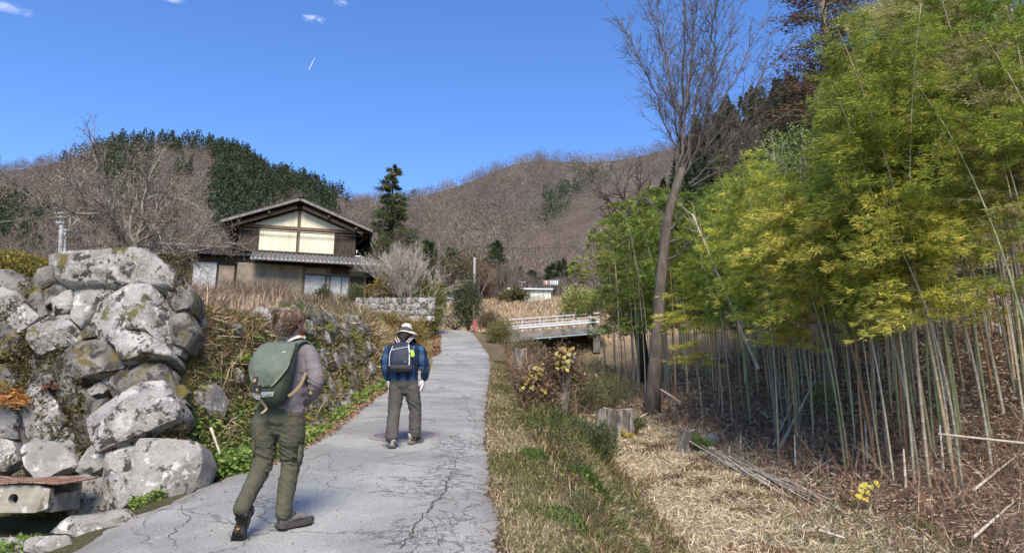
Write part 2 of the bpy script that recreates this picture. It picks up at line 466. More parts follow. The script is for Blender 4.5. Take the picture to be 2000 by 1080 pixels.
def bare_mass(mb, P, h, cols, nk=60):
    """leafless crowns seen from afar: each a spray of many fine upright twigs on a short stem"""
    N = len(P)
    for i in range(N):
        n = nk; hh = h[i]
        a = rng.uniform(0, 6.283, n); rr = np.sqrt(rng.uniform(0, 1, n)) * hh * .34
        zz = hh * (.10 + .80 * rng.uniform(0, 1, n) * np.sqrt(np.clip(1 - (rr / (hh * .38)) ** 2, 0, 1)))
        c = np.stack([P[i, 0] + np.cos(a) * rr, P[i, 1] + np.sin(a) * rr, P[i, 2] + zz], 1)
        d = np.stack([np.cos(a) * rr * 1.3, np.sin(a) * rr * 1.3, np.full(n, hh * .35)], 1) + rng.normal(0, hh * .06, (n, 3))
        cc = cols[i] * rng.uniform(.82, 1.16, (n, 1))
        leaves(mb, c - unit(d) * hh * .05, d, hh * rng.uniform(.05, .13, n), hh * rng.uniform(.014, .03, n), cc)
def cone_mass(mb, P, h, cols, nk=60, wd=.24, pw=.85):
    N = len(P)
    for i in range(N):
        n = nk; hh = h[i]; t = rng.uniform(0.02, 1, n) ** .8
        a = rng.uniform(0, 6.283, n); rr = (1 - t) ** pw * hh * wd * rng.uniform(.55, 1.1, n)
        c = np.stack([P[i, 0] + np.cos(a) * rr * .5, P[i, 1] + np.sin(a) * rr * .5, P[i, 2] + hh * (.12 + .86 * t)], 1)
        d = np.stack([np.cos(a), np.sin(a), rng.uniform(-.3, .35, n)], 1)
        cc = cols[i] * rng.uniform(.55, 1.35, (n, 1))
        leaves(mb, c, d, rr * .8 + hh * .05, hh * rng.uniform(.05, .10, n), cc)
def hill_pts(P, n, smin=0.0, smax=1.02):
    m, k = P.shape[:2]
    i = rng.uniform(0, (m - 1) * smax / 1.35, n); j = rng.uniform(0, k - 1.001, n)
    i0, j0 = i.astype(int), j.astype(int); fi, fj = (i - i0)[:, None], (j - j0)[:, None]
    Q = P[i0, j0] * (1 - fi) * (1 - fj) + P[i0 + 1, j0] * fi * (1 - fj) + P[i0, j0 + 1] * (1 - fi) * fj + P[i0 + 1, j0 + 1] * fi * fj
    return Q
def inpoly(px, py, poly):
    c = np.zeros(len(px), bool); n = len(poly)
    for a in range(n):
        x1, y1 = poly[a]; x2, y2 = poly[a - 1]
        c ^= ((y1 > py) != (y2 > py)) & (px < (x2 - x1) * (py - y1) / (y2 - y1 + 1e-9) + x1)
    return c
bare, cone = MB(), MB()
BR = np.array([[.20, .165, .145], [.25, .21, .18], [.15, .125, .11], [.22, .17, .145], [.29, .25, .21]]) * np.array([.74, .73, .71])
CN = np.array([[.055, .078, .04], [.07, .095, .045], [.082, .10, .05], [.045, .064, .036]])
def shade(a, b):
    a = a + rng.normal(0, 4, len(a))
    i = np.clip(((fbm2(a, b, .03, 21) + rng.normal(0, .5, len(a))) * 2.6 + 2.3), 0, 4).astype(int)
    return BR[i] * rng.uniform(.7, 1.3, (len(a), 1))
# left hill
silL = [(-260, 350), (0, 330), (60, 322), (130, 305), (200, 287), (245, 272), (300, 270), (360, 274), (420, 286), (480, 303), (530, 333), (600, 352), (650, 372), (700, 390), (760, 420), (820, 450), (900, 480)]
pxl, PL = hill('hill', silL, 115, 430, 4, 1.0, .17)
hill_obj('hill', PL, (.105, .095, .085))
Q = hill_pts(PL, 9000); qx, qy = to_px(Q)
qx0, qy0 = qx, qy; qx = qx + rng.normal(0, 9, len(qx)); qy = qy + rng.normal(0, 7, len(qx))
dark = inpoly(qx, qy, [(395, 275), (470, 285), (560, 335), (640, 360), (560, 395), (480, 440), (420, 480), (405, 400), (420, 330)]) | inpoly(qx, qy, [(-50, 400), (30, 395), (45, 440), (0, 480), (-60, 480)])
nzv = fbm2(qx, qy, .018, 9)
crest = inpoly(qx, qy, [(220, 250), (420, 255), (420, 300), (300, 305), (210, 300)]) & (rng.uniform(size=len(qx)) < .75)
con = dark | crest | (nzv > .75) | (inpoly(qx, qy, [(120, 285), (300, 270), (300, 350), (130, 340)]) & (rng.uniform(size=len(qx)) < .35))
cone_mass(cone, Q[con], rng.uniform(7, 12, con.sum()), CN[rng.integers(0, 4, con.sum())], 60)
Qd = hill_pts(PL, 20000); qx2, qy2 = to_px(Qd); k = inpoly(qx2, qy2, [(395, 275), (470, 285), (560, 335), (640, 360), (560, 395), (480, 440), (420, 480), (405, 400), (420, 330)])
Qd = Qd[k]; cone_mass(cone, Qd, rng.uniform(6, 9, len(Qd)), CN[rng.integers(0, 4, len(Qd))], 50, .2)
nb = ~con
bare_mass(bare, Q[nb], rng.uniform(6.5, 10.5, nb.sum()), shade(qx[nb], qy[nb]), 85)
# far hill in the middle and its nearer spur
silM = [(560, 420), (700, 395), (800, 385), (850, 372), (930, 345), (1000, 318), (1060, 307), (1130, 309), (1200, 309), (1260, 299), (1320, 284), (1400, 262), (1500, 240), (1700, 200), (2100, 160), (2400, 150)]
pxm, PM = hill('hill', silM, 170, 700, 3, 4.0, .17)
hill_obj('hill', PM, (.11, .10, .09))
Q = hill_pts(PM, 16000); qx, qy = to_px(Q)
vis = (qx < 1500) & (qx > 690); Q, qx, qy = Q[vis], qx[vis], qy[vis]
nzv = fbm2(qx, qy, .02, 13)
con = (inpoly(qx, qy, [(700, 380), (930, 330), (880, 362), (800, 395)])) | ((nzv > .62) & (qy > 340)) | (inpoly(qx, qy, [(1120, 330), (1200, 330), (1190, 380), (1120, 375)]) & (rng.uniform(size=len(qx)) < .5))
hsc = np.where(Q[:, 1] > 300, 1.25, 1.0)
cone_mass(cone, Q[con], rng.uniform(8, 12, con.sum()), CN[rng.integers(0, 4, con.sum())] * 1.3, 45)
nb = ~con
bare_mass(bare, Q[nb], rng.uniform(9, 14, nb.sum()) * hsc[nb], shade(qx[nb], qy[nb]), 60)
silS = [(900, 560), (960, 500), (1000, 470), (1060, 440), (1130, 405), (1180, 380), (1260, 360), (1400, 330), (1600, 300)]
pxs, PS = hill('hill', silS, 120, 330, 3, 7.0, .17)
hill_obj('hill', PS, (.13, .10, .08))
Q = hill_pts(PS, 3000); qx, qy = to_px(Q); Q = Q[qx < 1480]
bare_mass(bare, Q, rng.uniform(5, 8, len(Q)), BR[rng.integers(0, 5, len(Q))] * 1.1, 60)
# right hill: dark conifers close behind the bamboo
silR = [(1200, 480), (1290, 400), (1330, 320), (1380, 245), (1440, 215), (1540, 185), (1640, 130), (1750, 60), (1900, 20), (2200, -20), (2500, -40)]
pxr, PR = hill('hill', silR, 58, 150, 18, 9.0, .10)
hill_obj('hill', PR, (.07, .065, .04))
Q = hill_pts(PR, 2600); qx, qy = to_px(Q); Q = Q[(qx < 1760)]
cone_mass(cone, Q, rng.uniform(5, 8.5, len(Q)), CN[rng.integers(0, 4, len(Q))], 190, .2)
tag(bare.build('bare_woodland', TWIG), 'leafless grey brown woodland covering the hills', 'woodland', kind='stuff')
tag(cone.build('conifer_woodland', LEAF), 'dark green conifer plantation on the hillsides', 'woodland', kind='stuff')
# ---------------------------------------------------------------- stones
def keep(o, parent):
    o.parent = parent; o.matrix_parent_inverse = Matrix.Translation(-parent.location); return o
GRAN = mat('granite', (.30, .295, .28), (.17, .165, .155), scale=3.2, bump=1, bscale=9, bdist=.05, rough=.95,
           spots=[((.41, .405, .385), 4.5, .54, .60), ((.055, .05, .045), 6.5, .53, .58), ((.11, .10, .035), 3.1, .57, .64)], tone3=((.42, .41, .39), 50, .54))
GRAND = mat('granite_dark', (.22, .215, .20), (.11, .105, .095), scale=4, bump=1, bscale=12, bdist=.04, rough=.95,
            spots=[((.45, .445, .42), 6, .54, .59), ((.05, .045, .04), 6, .5, .57), ((.12, .10, .035), 3.5, .52, .6)])
GRANB = mat('granite_pale', (.32, .315, .295), (.20, .195, .18), scale=4, bump=1, bscale=14, bdist=.03, rough=.95,
            spots=[((.47, .465, .44), 5, .57, .63), ((.07, .065, .055), 7, .56, .61), ((.13, .11, .05), 3, .61, .67)], tone3=((.22, .215, .20), 45, .54))
def stone(c, eu, ev, poly, depth=.35, bulge=.1, seed=0.0, m=GRAN, parent=None, name='stone', nr=60, facet=.35):
    c, eu, ev = np.array(c, float), unit(np.array(eu, float)), unit(np.array(ev, float))
    n = np.cross(eu, ev); n /= np.linalg.norm(n)
    P = np.array(poly, float); k = len(P)
    th = np.arange(nr) / nr * 2 * math.pi
    r = np.zeros(nr)
    for i, t in enumerate(th):
        d = np.array([math.cos(t), math.sin(t)]); best = 0
        for a in range(k):
            p, q = P[a], P[(a + 1) % k]; e = q - p
            den = d[0] * e[1] - d[1] * e[0]
            if abs(den) < 1e-9: continue
            s_ = (p[0] * e[1] - p[1] * e[0]) / den; u_ = (p[0] * d[1] - p[1] * d[0]) / den
            if s_ > 0 and -1e-6 <= u_ <= 1 + 1e-6: best = max(best, s_)
        r[i] = best if best > 0 else .05
    sz = r.mean()
    g = np.random.default_rng(int(seed * 1000) % 99991)
    pls = [(g.normal(0, facet, 2), g.uniform(0, .35) * bulge) for _ in range(3)]
    fs = [(.001, 1), (.2, 1), (.4, 1), (.58, 1), (.72, 1), (.83, 1), (.93, 1), (.985, .88), (1.0, .5), (1.01, -.15), (1.0, -.5), (.93, -.8), (.8, -1)]
    V = []
    for f, hz in fs:
        rr = f * r; uv = np.stack([rr * np.cos(th), rr * np.sin(th)], 1)
        if hz > 0:
            h = bulge * np.ones(nr)
            for (s_, o_) in pls: h = np.minimum(h, bulge * 1.15 + uv @ s_ + o_)
            h = np.maximum(h, bulge * .12) * (hz if hz < 1 else 1)
        else: h = np.full(nr, hz * depth)
        V.append(c + uv[:, :1] * eu + uv[:, 1:] * ev + h[:, None] * n)
    V = np.concatenate(V)
    ax = [unit(g.normal(size=3)) for _ in range(9)]; ax = [unit(a_ + n * .8 * (1 if a_ @ n > 0 else -1)) for a_ in ax]; ofs = [g.uniform(.72, .98) for _ in range(9)]; cc_ = c - n * depth * .3; ext = np.abs((V - cc_)).max(); 
    for a_, o_ in zip(ax, ofs):
        dd = (V - cc_) @ a_; mx_ = dd.max() * o_; V = V - np.maximum(dd - mx_, 0)[:, None] * a_ * (.97 if facet > .15 else .5)
    s_ = 1.6 / max(sz, .08)
    D = np.array([noise.noise_vector(Vector(v * s_ * .8) + Vector((seed, seed, 0))) * .035 * sz + noise.noise_vector(Vector(v * s_ * 2.6)) * .035 * sz + noise.noise_vector(Vector(v * s_ * 6)) * .018 * sz for v in V])
    V = V + D
    mr = len(fs); ii = np.arange(mr * nr).reshape(mr, nr)
    F = np.stack([ii[:-1], np.roll(ii[:-1], -1, 1), np.roll(ii[1:], -1, 1), ii[1:]], -1).reshape(-1, 4)[:, ::-1]
    mb = MB(); mb.add(V, F); mb.F.append(ii[-1][None].astype(np.int64))
    o = mb.build(name, m, smooth=True); o.data.set_sharp_from_angle(angle=R(24))
    if parent: keep(o, parent)
    return o
def rpoly(rx, ry, n=7, g=rng):
    a = np.sort((np.arange(n) + g.uniform(-.3, .3, n)) / n * 2 * math.pi)
    q = g.uniform(.85, 1.15, n)
    return [(rx * math.cos(t) * k, ry * math.sin(t) * k) for t, k in zip(a, q)]
# front of the corner: the big stones, each from its own outline on the leaning wall face
WA, WB = 7.45, .26
def wp(px, py):
    a, b = ray(px, py); Y = (WA + EYE * WB) / (1 - b * WB); return np.array([a * Y, Y, EYE + b * Y])
wall = empty('stone_wall', (-4.3, 7.9, 1.0), label='tall dry stone wall corner of huge grey lichened boulders beside the road', cat='stone wall')
EV = np.array([0, WB, 1.0]); EV /= np.linalg.norm(EV)
def zst(poly, bulge=.12, depth=.4, m=GRAN, seed=1.0, eu=(1, 0, 0), off=0.0, facet=.3, label=None, Yo=0):
    Q = np.array([wp(x / 1.8, 480 + y / 1.8) for x, y in poly]); c = Q.mean(0)
    L = [((q - c)[0] * 1.13, (q - c) @ EV * 1.13) for q in Q][::-1]
    o = stone(c + np.array([0, -off, 0]), eu, EV, L, depth, bulge, seed, m, wall, facet=facet)
    if label: o['label'] = label
    return o
big = [
 ([(222,65),(300,52),(430,45),(530,38),(560,55),(605,105),(592,168),(500,152),(440,158),(350,155),(255,155),(228,110)], .22, GRAN, .15, 'long flat capstone across the top of the wall'),
 ([(335,235),(365,210),(440,180),(495,150),(540,160),(585,220),(605,300),(618,345),(600,372),(530,310),(450,322),(370,327),(335,290)], .2, GRAN, .3, None),
 ([(0,170),(30,155),(75,180),(85,200),(50,235),(0,258),(-60,240),(-60,190)], .12, GRANB, .2, None),
 ([(-40,95),(40,90),(95,120),(105,160),(80,180),(30,155),(-40,130)], .1, GRAND, .2, None),
 ([(40,265),(90,210),(150,260),(105,300),(60,320)], .12, GRANB, .2, None),
 ([(100,165),(150,160),(170,240),(140,250),(105,195)], .08, GRAND, .2, None),
 ([(200,200),(255,165),(272,210),(240,237),(205,250)], .1, GRAN, .2, None),
 ([(265,160),(430,158),(445,180),(355,215),(340,180),(300,178),(268,200)], .05, GRANB, .1, None),
 ([(280,190),(320,178),(352,195),(338,240),(300,295),(268,265)], .13, GRANB, .2, None),
 ([(125,300),(180,255),(235,250),(285,310),(290,340),(220,360),(150,385),(120,340)], .14, GRAN, .3, None),
 ([(-60,290),(40,280),(70,320),(60,370),(20,395),(-60,400)], .12, GRAND, .2, None),
 ([(160,420),(230,375),(290,345),(380,345),(450,400),(440,432),(350,455),(230,478),(168,445)], .12, GRAND, .3, 'mossy stone with brown moss on its face'),
 ([(385,330),(520,303),(550,335),(605,378),(608,402),(530,395),(460,418),(432,370)], .2, GRAN, .3, None),
 ([(450,430),(540,393),(585,430),(620,500),(638,555),(590,520),(540,512),(480,530),(452,480)], .14, GRAND, .3, None),
 ([(332,618),(440,555),(520,510),(580,498),(645,590),(638,628),(560,662),(470,702),(400,732),(358,690)], .28, GRAN, .3, 'big tilted block jutting out of the corner'),
 ([(75,500),(100,465),(150,500),(200,550),(222,610),(190,662),(110,697),(78,600)], .15, GRANB, .35, None),
 ([(275,545),(310,520),(360,560),(388,540),(382,588),(310,594)], .1, GRAND, .2, None),
 ([(255,600),(312,592),(337,640),(348,692),(290,702),(258,660)], .08, GRAND, .2, None),
 ([(100,712),(150,697),(230,705),(270,740),(290,782),(240,802),(170,838),(128,790)], .18, GRANB, .3, None),
 ([(-60,670),(60,700),(78,760),(30,792),(-60,785)], .12, GRAN, .2, None),
 ([(290,797),(350,700),(382,715),(408,772),(370,792),(315,818)], .15, GRANB, .3, 'wedge stone held between two larger ones'),
 ([(380,852),(400,770),(440,715),(528,706),(530,800),(510,885),(462,938),(400,928)], .24, GRAN, .25, None),
 ([(524,708),(700,708),(716,762),(702,852),(640,912),(560,918),(500,885),(516,800)], .26, GRANB, .25, 'squared cornerstone standing at the foot of the wall'),
 ([(130,832),(230,820),(300,812),(372,832),(388,900),(378,962),(250,1003),(245,880)], .1, GRANB, .25, None),
 ([(230,705),(262,690),(280,710),(262,745),(238,737)], .12, GRANB, .2, 'small white stone lying on a ledge of the wall'),
 ([(590,175),(650,120),(672,150),(664,210),(610,232)], .1, GRAND, .2, None),
 ([(600,260),(660,240),(690,300),(650,350),(615,340)], .08, GRAND, .2, None),
 ([(150,440),(190,455),(200,490),(150,500),(110,470)], .1, GRAND, .2, None),
 ([(-60,420),(30,430),(60,480),(40,520),(-60,520)], .1, GRAND, .2, None),
 ([(-60,560),(20,550),(70,600),(60,680),(-60,660)], .1, GRAN, .2, None),
 ([(390,730),(440,712),(470,735),(420,800),(395,790)], .06, GRAND, .2, None),
 ([(200,490),(260,480),(280,540),(250,590),(215,560)], .07, GRAND, .2, None),
 ([(400,440),(450,430),(455,530),(400,545),(380,500)], .05, GRAND, .2, None),
 ([(295,270),(335,250),(340,320),(300,330)], .06, GRAND, .2, None),
 ([(155,150),(220,130),(240,165),(200,200),(170,215)], .06, GRAND, .2, None),
 ([(110,100),(220,70),(225,130),(160,150),(110,150)], .07, GRAND, .2, None),
 ([(360,795),(405,775),(385,840),(330,830)], .05, GRAN, .2, None),
]
for i, (p, b, m_, fc, lb) in enumerate(big): zst(p, b, .45, m_, 1.7 * i + .3, facet=fc, label=lb)
for i in range(46):
    x_, y_ = rng.uniform(0, 640), rng.uniform(120, 900)
    if x_ > 560 and y_ > 650: continue
    q_ = wp(x_ / 1.8, 480 + y_ / 1.8); stone(q_ + np.array([0, .10, 0]), (1, 0, rng.uniform(-.3, .3)), EV, rpoly(rng.uniform(.1, .2), rng.uniform(.08, .15)), .15, .08, 900 + i * 1.3, [GRAND, GRAN][i % 2], wall, nr=24)
# side of the wall along the road: returns and stones set in the bank
def bankpt(y, s):
    x = float(roadL(y)) - .25 - float(bankW(y)) * s; return np.array([x, y, H1(x, y)])
def bankframe(y, s):
    p = bankpt(y, s); a = bankpt(y, min(s + .12, 1)); b = bankpt(y, max(s - .12, 0)); ev = unit(a - b)
    q = bankpt(y + .4, s); q0 = bankpt(y - .4, s); eu = unit(q - q0); eu = unit(eu - ev * (eu @ ev)); return p, eu, ev
side = empty('stone_wall', (-3.6, 14, 2.2), label='low overgrown dry stone wall running along the left road edge', cat='stone wall')
k = 0
for (y, s, rx, ry) in [(8.6, .15, .35, .33), (8.75, .45, .3, .25), (8.7, .75, .25, .25), (9.3, .1, .25, .2), (9.7, .55, .13, .12), (10.4, .25, .18, .25), (10.9, .12, .3, .25), (9.9, .8, .12, .1), (11.6, .7, .12, .1)]:
    p, eu, ev = bankframe(y, s); stone(p, eu, ev, rpoly(rx, ry), .3, .1, 31.3 + k, [GRAN, GRANB, GRAND][k % 3], side); k += 1
for y in np.arange(11.6, 27, .42):
    for s in (.08, .3, .52, .74, .92):
        if k > 95 or rng.uniform() < .28: continue
        yy = y + rng.uniform(-.15, .15); p, eu, ev = bankframe(yy, min(.95, s + rng.uniform(-.06, .06)))
        stone(p, eu, ev, rpoly(rng.uniform(.17, .33), rng.uniform(.15, .28)), .2, rng.uniform(.10, .17), 31.3 + k, [GRAN, GRAND, GRAND][k % 3], side, nr=26); k += 1
# loose stones in front of the wall
for (px, py, r1, r2, lb) in [(185, 1040, .42, .13, 'long pale flat stone at the pavement edge'), (95, 1075, .22, .07, 'pale stone lying at the bottom edge below the concrete channel'), (40, 1035, .11, .09, 'rounded grey stone under the left end of the concrete channel'), (22, 1015, .07, .05, 'small whitish stone beside the rounded grey one'), (18, 1078, .12, .06, 'grey stone in the grass at the lower corner')]:
    a, b = ray(px, py); Y = (EYE - .0 + .12) / (.155 - b); x = a * Y
    o = stone((x, Y, H1(x, Y) + .02), (1, .15, .05), (-.1, .5, .8), rpoly(r1, r2), .15, .1, px * .31, GRANB, None, 'loose_stone', facet=.2)
    tag(o, lb, 'stone', 'loose stones below the wall')
# concrete channel with a rusty sheet on it
c0 = wp(0, 980); tr = empty('concrete_channel', (-4.55, 6.95, 1.0), label='old concrete channel piece with a round hole and a rusty lid', cat='concrete channel')
CONC = mat('old_concrete', (.36, .34, .29), (.24, .225, .19), scale=6, bump=1, bscale=25, bdist=.015, spots=[((.12, .11, .08), 5, .56, .64), ((.45, .44, .40), 9, .56, .62)])
bm = bmesh.new()
def plate_with_hole(bm, x0, x1, z0, z1, y0, y1, hx, hz, r):
    n = 24; outer = []; inner = []
    for k_ in range(n):
        t = 2 * math.pi * k_ / n; dx, dz = math.cos(t), math.sin(t)
        inner.append((hx + r * dx, hz + r * dz))
        s_ = min([(x1 - hx) / dx if dx > 1e-6 else 9, (x0 - hx) / dx if dx < -1e-6 else 9, (z1 - hz) / dz if dz > 1e-6 else 9, (z0 - hz) / dz if dz < -1e-6 else 9])
        outer.append((hx + s_ * dx, hz + s_ * dz))
    L = [[bm.verts.new((x, y, z)) for x, z in ring] for ring, y in ((outer, y0), (inner, y0), (inner, y1), (outer, y1))]
    for a_, b_ in ((0, 1), (1, 2), (2, 3), (3, 0)):
        for k_ in range(n):
            bm.faces.new((L[a_][k_], L[a_][(k_ + 1) % n], L[b_][(k_ + 1) % n], L[b_][k_]))
plate_with_hole(bm, -.62, .37, 0, .24, -.02, .05, .05, .12, .045)
me = bpy.data.meshes.new('side_panel'); bm.to_mesh(me); bm.free(); me.color_attributes.new('Col', 'FLOAT_COLOR', 'POINT')
for d in me.color_attributes['Col'].data: d.color = (1, 1, 1, 1)
me.materials.append(CONC); o = bpy.data.objects.new('side_panel', me); C.objects.link(o); o.parent = tr
mb = MB(); mb.box((-.125, .24, .02), (.99, .38, .04)); mb.box((-.125, .46, .12), (.99, .06, .24)); mb.box((.352, .24, .10), (.03, .38, .12)); mb.build('trough_body', CONC, tr)
mb = MB(); xs_ = np.linspace(-.68, .5, 40)
for a_ in range(39):
    z0_, z1_ = .262 + .008 * math.sin(xs_[a_] * 9), .262 + .008 * math.sin(xs_[a_ + 1] * 9)
    y0_ = -.06 + .01 * math.sin(a_ * 1.7)
    mb.add([(xs_[a_], y0_, z0_), (xs_[a_ + 1], y0_, z1_), (xs_[a_ + 1], .52, z1_ + .03), (xs_[a_], .52, z0_ + .03), (xs_[a_], y0_, z0_ - .01), (xs_[a_ + 1], y0_, z1_ - .01), (xs_[a_ + 1], .52, z1_ + .02), (xs_[a_], .52, z0_ + .02)], [(0, 1, 2, 3), (7, 6, 5, 4), (4, 5, 1, 0), (3, 2, 6, 7)] + ([(0, 3, 7, 4)] if a_ == 0 else []) + ([(1, 5, 6, 2)] if a_ == 38 else []))
mb.build('rusty_lid', mat('rusty_sheet', (.20, .10, .06), (.30, .22, .17), scale=7, bump=.6, bscale=40, spots=[((.10, .05, .03), 9, .52, .6)]), tr)

# ---------------------------------------------------------------- ground cover
def inview(x, y, z, m=120):
    px, py = to_px(np.stack([x, y, z], -1)); return (px > -m) & (px < 2000 + m) & (py > -m) & (py < 1080 + m) & (y > 1)
def scat(n, x0, x1, y0, y1, dens=None, pw=1.0):
    y = y0 + (y1 - y0) * rng.uniform(0, 1, n) ** pw; x = rng.uniform(x0, x1, n) if not callable(x0) else x0(y) + (x1(y) - x0(y)) * rng.uniform(0, 1, n)
    z = H(x, y); k = inview(x, y, z)
    if dens is not None: k &= rng.uniform(0, 1, n) < dens(x, y)
    return np.stack([x[k], y[k], z[k]], -1)
gr, st_, lf, ms = MB(), MB(), MB(), MB()
GREEN = [[.13, .15, .05], [.17, .18, .07], [.10, .12, .045], [.21, .21, .09]]
TAN = [[.53, .44, .28], [.44, .36, .22], [.60, .53, .37], [.32, .25, .16]]
BRN = [[.20, .13, .075], [.13, .085, .05], [.27, .19, .11], [.10, .07, .045]]
OLV = [[.20, .19, .06], [.26, .24, .09], [.15, .14, .05], [.32, .27, .12]]
# right verge: trampled grass, green and straw in patches
P = scat(120000, lambda y: roadR(y) + .02, lambda y: roadR(y) + 1.5, 4.6, 34, lambda x, y: .55 + .45 * sstep(0, .35, x - roadR(y)), 1.7)
g_ = fbm2(P[:, 0] * 1.0, P[:, 1], 1.3, 12) + .35 * fbm2(P[:, 0], P[:, 1], 6, 3) + .12; g_ -= .5 * np.exp(-((P[:, 0] - roadR(P[:, 1])) / .2) ** 2)
c = np.where((g_ + rng.normal(0, .3, len(P)) > .22)[:, None], pick(GREEN + OLV, len(P)), pick(TAN + OLV[:2], len(P)))
dsc = np.clip(P[:, 1] / 9, .8, 3)
blades(gr, P, rng.uniform(.025, .08, len(P)) * (1 + .4 * (g_ > .1)), .008 * dsc, rng.uniform(.4, 1.8, len(P)), c)
# right bank weeds
P = scat(30000, lambda y: roadR(y) + .75, lambda y: roadR(y) + 2.3, 4.6, 30, None, 1.5)
g_ = fbm2(P[:, 0], P[:, 1], 1.6, 17)
c = np.where((g_ + rng.normal(0, .3, len(P)) > .15)[:, None], pick(GREEN[:3] + OLV[:1] + [[.07, .09, .04]], len(P)), pick(TAN[1:2] + BRN + OLV[:1], len(P)))
dsc = np.clip(P[:, 1] / 9, .8, 3)
blades(gr, P, rng.uniform(.06, .26, len(P)) * (1.0 + .9 * sstep(9, 14, P[:, 1])), .010 * dsc, rng.uniform(.4, 1.5, len(P)), c)
P = scat(26000, lambda y: roadR(y) + .55, lambda y: roadR(y) + 2.2, 4.6, 26, lambda x, y: 1.0 * (fbm2(x, y, 2.2, 18) > -.1), 1.5); P[:, 2] += rng.uniform(0, .3, len(P)) * np.clip(.5 + fbm2(P[:, 0], P[:, 1], 2, 19), .1, 1)
leaves(lf, P, rng.normal(0, 1, P.shape), rng.uniform(.02, .06, len(P)) * np.clip(P[:, 1] / 10, 1, 2), .02 * np.clip(P[:, 1] / 10, 1, 2), pick([[.09, .13, .04], [.14, .17, .06], [.20, .14, .08], [.12, .08, .055], [.26, .24, .09]], len(P), .25))
# the tufts of fresh grass on the bank
for (x, y, r, h_, n_) in [(.95, 8.8, .22, .3, 700), (1.25, 8.3, .2, .22, 500), (.75, 12.2, .5, .2, 1500), (.5, 9.9, .4, .12, 1200), (.45, 7.0, .3, .07, 800), (.8, 6.6, .3, .12, 500)]:
    a = rng.uniform(0, 6.28, n_); q = r * np.sqrt(rng.uniform(0, 1, n_)); X, Y_ = x + q * np.cos(a), y + q * np.sin(a)
    blades(gr, np.stack([X, Y_, H(X, Y_)], 1), h_ * rng.uniform(.6, 1.2, n_), .011, rng.uniform(.4, 1.0, n_), pick([[.09, .16, .03], [.12, .2, .04], [.07, .12, .025]], n_))
# left terrace top and bank
P = scat(60000, lambda y: roadL(y) - bankW(y) * .9 - .2 - 2.2, lambda y: roadL(y) - .25 - bankW(y) * .8, 8.2, 45, None, 1.5)
c = pick(OLV + TAN + GREEN[:2], len(P)); blades(gr, P, rng.uniform(.05, .16, len(P)) * np.clip(P[:, 1] / 14, 1, 2), .011 * np.clip(P[:, 1] / 9, 1, 4), rng.uniform(.3, 1.4, len(P)), c)
P = scat(9000, lambda y: -7.5 + 0 * y, lambda y: roadL(y) - .6, 8.35, 10.5)
blades(gr, P, rng.uniform(.05, .14, len(P)), .013, rng.uniform(.3, 1.4, len(P)), pick(OLV + [[.35, .30, .08], [.28, .27, .06]], len(P)))
def bankscat(n, y0, y1, s0=0, s1=1, pw=1.4):
    y = y0 + (y1 - y0) * rng.uniform(0, 1, n) ** pw; s = rng.uniform(s0, s1, n); x = roadL(y) - .25 - bankW(y) * s
    z = H(x, y); e = .06; x2 = roadL(y) - .25 - bankW(y) * np.clip(s + e, 0, 1.2); dz = H(x2, y) - z; dx = x2 - x
    nrm = unit(np.stack([dz, 0 * dz, -dx], 1)); return np.stack([x, y, z], 1), nrm, s
P, N_, S_ = bankscat(60000, 8.5, 34)
g_ = fbm2(P[:, 1] * 1.0, P[:, 2] * 1.6, 1.6, 23); kk = (rng.uniform(size=len(P)) < np.clip(.45 + .5 * g_ - .62 * sstep(11.2, 13, P[:, 1]) * sstep(27, 23, P[:, 1]), .05, 1)); P, N_, g_ = P[kk], N_[kk], g_[kk]
c = np.where((g_ > .35)[:, None], pick(OLV + GREEN[:2], len(P)), pick(BRN + TAN[:3] + OLV[2:3], len(P)))
D = N_ * rng.uniform(.2, 1, (len(P), 1)) + np.array([0, 0, -.5]) + rng.normal(0, .45, P.shape)
leaves(st_, P, D, rng.uniform(.06, .26, len(P)) * np.clip(P[:, 1] / 12, .8, 2), .010 * np.clip(P[:, 1] / 9, .9, 3), c)
P, N_, S_ = bankscat(26000, 8.4, 34)
D = N_ * .6 + rng.normal(0, .6, P.shape)
leaves(lf, P + N_ * rng.uniform(0, .08, (len(P), 1)), D, rng.uniform(.025, .06, len(P)) * np.clip(P[:, 1] / 12, .8, 2), rng.uniform(.02, .04, len(P)) * np.clip(P[:, 1] / 12, .8, 2), pick(BRN + OLV + GREEN[:2] + [[.26, .13, .07]], len(P)))
# dirt ledge on the wall front: moss, dead leaves and grass between the boulders
n_ = 42000; px = rng.uniform(-60, 400, n_); py = rng.uniform(500, 1010, n_)
a_ = (px - 1000) / FPX; v_ = (540 - py) / FPX; b_ = (st + v_ * ct) / (ct - v_ * st); a_ = a_ / (ct - v_ * st); Y = (WA + .10 + EYE * WB) / (1 - b_ * WB)
P = np.stack([a_ * Y, Y - .13 + rng.uniform(-.07, .15, n_), EYE + b_ * Y], 1)
g_ = fbm2(P[:, 0] * 1.5, P[:, 2] * 1.5, 1.8, 30); kk = (g_ > -.02) & (P[:, 0] < -3.25 - .2 * (P[:, 2] - 1)); P = P[kk]
D = np.array([0, -1.0, .1]) + rng.normal(0, .7, P.shape)
leaves(ms, P, D, rng.uniform(.02, .06, len(P)), rng.uniform(.012, .03, len(P)), pick([[.09, .075, .035], [.14, .12, .04], [.10, .06, .04], [.17, .14, .06], [.07, .08, .03]], len(P)))
